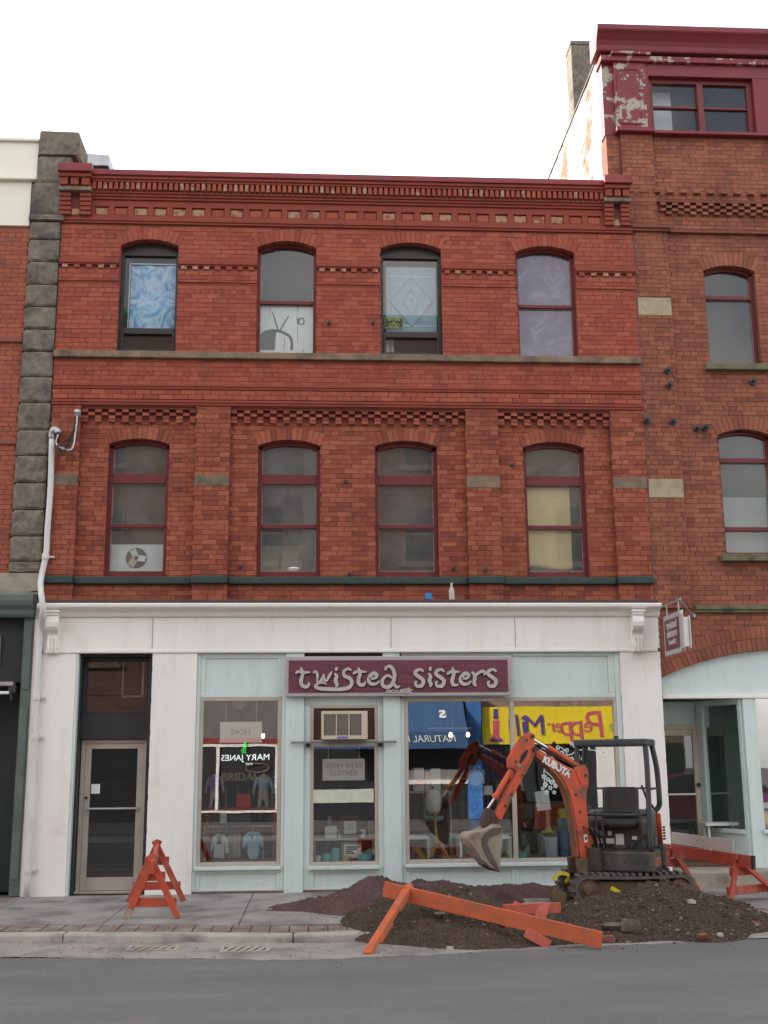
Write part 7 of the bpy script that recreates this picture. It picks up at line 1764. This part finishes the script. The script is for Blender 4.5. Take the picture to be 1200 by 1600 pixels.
pot('pale_planter', 'tall pale grey tapered planter in the right big shop pane', 'planter', 860, 1308, 1342, .2, 20, surf('pale_glaze', (.50, .53, .56), (.42, .46, .52), 12, .4, .1), vase, TOP)
pot('blue_planter', 'smaller blue tapered planter beside the pale grey one', 'planter', 879, 1298, 1330, .4, 17, surf('blue_glaze', (.13, .20, .34), (.10, .16, .3), 10, .4, .1), vase, TOP)
pl = thing('potted_plant', 'spiky green plant in a light blue pot behind the right big shop pane', 'plant', (P(817, 1335, .25).x, .25, TOP)); q = P(817, 1335, .25)
MB().lathe([(0, 0), (.045, 0), (.058, .08), (.05, .08), (0, .07)], (q.x, .25, TOP), 14).build('pot', aqj, pl, smooth='auto'); rr = random.Random(8)
lfm = surf('grey_green_leaf', (.06, .10, .06), (.09, .13, .08), 8, .7, .1)
for k in range(26):
    an = rr.uniform(0, 2*PI); l = rr.uniform(.16, .34); o_ = Vector((q.x, .25, TOP+.07)); d = Vector((math.cos(an)*.55, math.sin(an)*.4, 1)).normalized(); s_ = Vector((-d.y, d.x, 0)).normalized()*.009
    p1 = o_+d*l*.6; p2 = o_+d*l+Vector((math.cos(an)*.06, 0, -.05)); MB().add([o_-s_, o_+s_, p1+s_*1.2, p2, p1-s_*1.2], [(0,1,2,4), (4,2,3)]).build('leaf', lfm, pl)
box_thing('lime_box', 'lime yellow box stacked on the teal one in the right big shop pane', 'box', 874, 1264, 886, 1278, .55, .15, surf('lime_card', (.42, .46, .04), None, 3, .6, 0)); 
tz = P(880, 1278, .55).z; box_thing('teal_box', 'teal box under the lime yellow one in the right big shop pane', 'box', 872, 1279, 887, 1292, .54, .17, surf('teal_card', (.04, .26, .26), None, 3, .6, 0))
q = P(880, 1292, .54); tag(MB().box(q.x-.15, q.x+.3, .5, .8, TOP, q.z-.002).build('low_plinth', M['interior']), 'low grey plinth carrying the teal and lime boxes', 'plinth')
q = P(887, 1100, .8); t = thing('spot_lamp', 'twin ceiling spot lamp at the top of the right big shop pane', 'lamp', (q.x, .8, 3.3))
for s in (-1, 1): MB().lathe([(0, 0), (.03, 0), (.045, -.09), (0, -.09)], (q.x+s*.09, .8, q.z), 12, axis='y').build('spot_head', M['whitepaper'], t, smooth='auto')
MB().box(q.x-.1, q.x+.1, .78, .82, q.z+.04, q.z+.06).tube([(q.x, .8, q.z+.06), (q.x, .8, 3.3)], .01, 6).build('lamp_arm', M['whitepaper'], t)
b = MB(); b.box(P(640, 1200, 2.6).x, P(950, 1200, 2.6).x, 2.6, 3.0, .3, 1.15)
o = b.build('shop_counter', M['interior'], bevel=.01); tag(o, 'long grey counter deep inside the shop behind the big window', 'counter')
rr = random.Random(21)
for k in range(5):
    x = 1.5+k*.5; c_n = [(.3, .05, .05), (.5, .5, .5), (.06, .08, .2), (.4, .36, .3), (.08, .2, .2)][k % 5]
    cm = 'shelf_goods_'+('red', 'white', 'navy', 'beige', 'teal')[k % 5]
    mm = bpy.data.materials.get(cm) or surf(cm, c_n, None, 5, .7, 0)
    h = rr.uniform(.12, .34); tag(MB().box(x, x+rr.uniform(.2, .4), 2.62, 2.8, 1.152, 1.152+h).build('boxed_goods', mm, bevel=.008), 'dim '+('red', 'white', 'navy', 'beige', 'teal')[k % 5]+' boxed goods standing on the counter deep in the shop', 'boxed goods', 'goods on the shop counter')

q = P(375, 1214, .03); t = thing('gold_lettering', 'faint gold BRIDAL lettering standing behind the left shop window pane', 'lettering', (q.x, .03, q.z))
text('lettering', 'BRIDAL', .15, (q.x, .03, q.z), surf('dull_gold_letter', (.22, .17, .10), None, 4, .6, 0), t, width=.52, bold=.003)

# racks of clothes deeper in the shop
def rack(x0, x1, y, lab, cols):
    t = thing('garment_rack', lab, 'clothes rack', ((x0+x1)/2, y, .3)); z = 1.55
    MB().tube([(x0, y, .3), (x0, y, z), (x1, y, z), (x1, y, .3)], .015, 8).build('rack_frame', M['galv'], t)
    n = len(cols); pt = (x1-x0-.12)/n
    for k in range(n):
        cn, cc = cols[k % len(cols)]; x = x0+.10+k*pt; mm = bpy.data.materials.get('rack_'+cn) or surf('rack_'+cn, cc, tuple(v*.75 for v in cc), 9, .95, .3)
        L = rnd.uniform(.5, .75); vs = []; fs = []
        for j in range(7):
            v = j/6; wd = .14+.06*v; 
            for i in range(7):
                u = i/6; vs.append((x+.03*math.sin(u*9+k)*v+.012*k % .01, y-wd+2*wd*u, z-.05-L*v-.05*(abs(u-.5)*2)*(1-v)))
        for j in range(6):
            for i in range(6): a = j*7+i; fs.append((a, a+1, a+8, a+7))
        o = MB().add(vs, fs).build('rack_garment', mm, smooth=True); sd = o.modifiers.new('thickness', 'SOLIDIFY'); sd.thickness = .012
        tag(o, cn+' garment hanging on the '+lab.split(' with the ')[1]+' deep in the shop', 'garment', 'garments on the shop racks')
rack(-1.45, -.45, 1.9, 'clothes rack deep behind the left shop window with the short rail behind the red shelf', [('ivory', (.5, .47, .4)), ('grey', (.28, .28, .29)), ('rose', (.42, .2, .2)), ('denim', (.12, .18, .3)), ('white', (.55, .55, .55))])
rack(1.4, 2.75, 2.0, 'clothes rack deep behind the big shop window with the long rail behind the lantern', [('cobalt', (.05, .13, .38)), ('white', (.55, .55, .55)), ('coral', (.48, .16, .1)), ('sand', (.42, .34, .22)), ('sage', (.2, .28, .2)), ('charcoal', (.06, .06, .065))])
for k, (x, w_, h, cn, cc) in enumerate(((1.36, .16, .14, 'pink', (.5, .25, .27)), (1.62, .12, .22, 'white', (.6, .6, .58)), (2.36, .15, .12, 'teal', (.06, .24, .25)), (2.60, .13, .18, 'orange', (.5, .2, .05)), (3.0, .14, .13, 'ivory', (.5, .46, .36)), (3.34, .1, .2, 'plum', (.2, .07, .16)), (-1.35, .15, .10, 'ivory', (.5, .46, .36)), (-.78, .14, .1, 'plum', (.2, .07, .16)))):
    mm = bpy.data.materials.get('gift_'+cn) or surf('gift_'+cn, cc, tuple(v*.8 for v in cc), 5, .6, .1)
    t = thing('gift_box', cn+' gift box with a pale ribbon on the display floor '+('of the left shop window' if x < 0 else 'of the big shop window'), 'gift box', (x, .62, TOP))
    MB().box(x, x+w_, .62, .62+w_, TOP, TOP+h).build('carton', mm, t, bevel=.005); MB().box(x-.004, x+w_+.004, .616, .624+w_, TOP+h+.001, TOP+h+.025).build('lid', mm, t, bevel=.004)
    MB().box(x+w_*.42, x+w_*.58, .612, .6155, TOP, TOP+h+.026).build('ribbon', M['paper'], t)
# ------------------------------------------------------------------ cars parked across the street (mirrored low in the shop windows)
def car(x0, y, lab, mat):
    t = thing('parked_car', lab, 'car', (x0+2.15, y, ZR))
    z = ZR
    body = smooth_path([(0, .42), (.02, .62), (.12, .80), (.9, .92), (1.25, .96), (3.5, .98), (4.15, .94), (4.28, .75), (4.30, .45)], 4)
    pts = [(x0+p_[0], z+p_[1]) for p_ in body]+[(x0+4.25, z+.28), (x0+.05, z+.28)]
    MB().prism(pts, y-.85, y+.85).build('body', mat, t, bevel=.07, seg=3)
    cab = [(1.15, .94), (1.75, 1.36), (2.1, 1.43), (2.9, 1.42), (3.3, 1.33), (3.85, .96)]
    MB().prism([(x0+a, z+b_) for a, b_ in cab], y-.70, y+.70).build('window_glass', M['darkvoid'], t, bevel=.05, seg=3)
    MB().prism([(x0+1.72, z+1.36), (x0+2.1, z+1.45), (x0+2.9, z+1.44), (x0+3.32, z+1.34), (x0+2.9, z+1.40), (x0+2.1, z+1.40)], y-.69, y+.69).build('roof', mat, t, bevel=.01)
    for xx in (2.45,): MB().box(x0+xx-.04, x0+xx+.04, y-.74, y+.74, z+.95, z+1.4).build('door_pillar', mat, t)
    for xx in (.78, 3.45):
        for s in (-1, 1):
            w_ = MB().lathe([(.16, -.1), (.29, -.1), (.315, -.07), (.315, .07), (.29, .1), (.16, .1)], (x0+xx, y+s*.78, z+.315), 24, axis='y').build('wheel', rub, t, smooth='auto')
            MB().lathe([(0, -.105), (.19, -.104), (.19, .104), (0, .105)], (x0+xx, y+s*.78, z+.315), 16, axis='y').build('rim', M['galv'], w_)
    for s in (-1, 1): MB().box(x0-.005, x0+.06, y+s*.62-.16, y+s*.62+.16, z+.62, z+.74).build('headlight', M['whitepaper'], t, bevel=.02)
car(8.0, -13.5, 'dark maroon parked car across the street, mirrored in the corner shop door', surf('maroon_car_paint', (.11, .012, .018), None, 3, .25, 0))
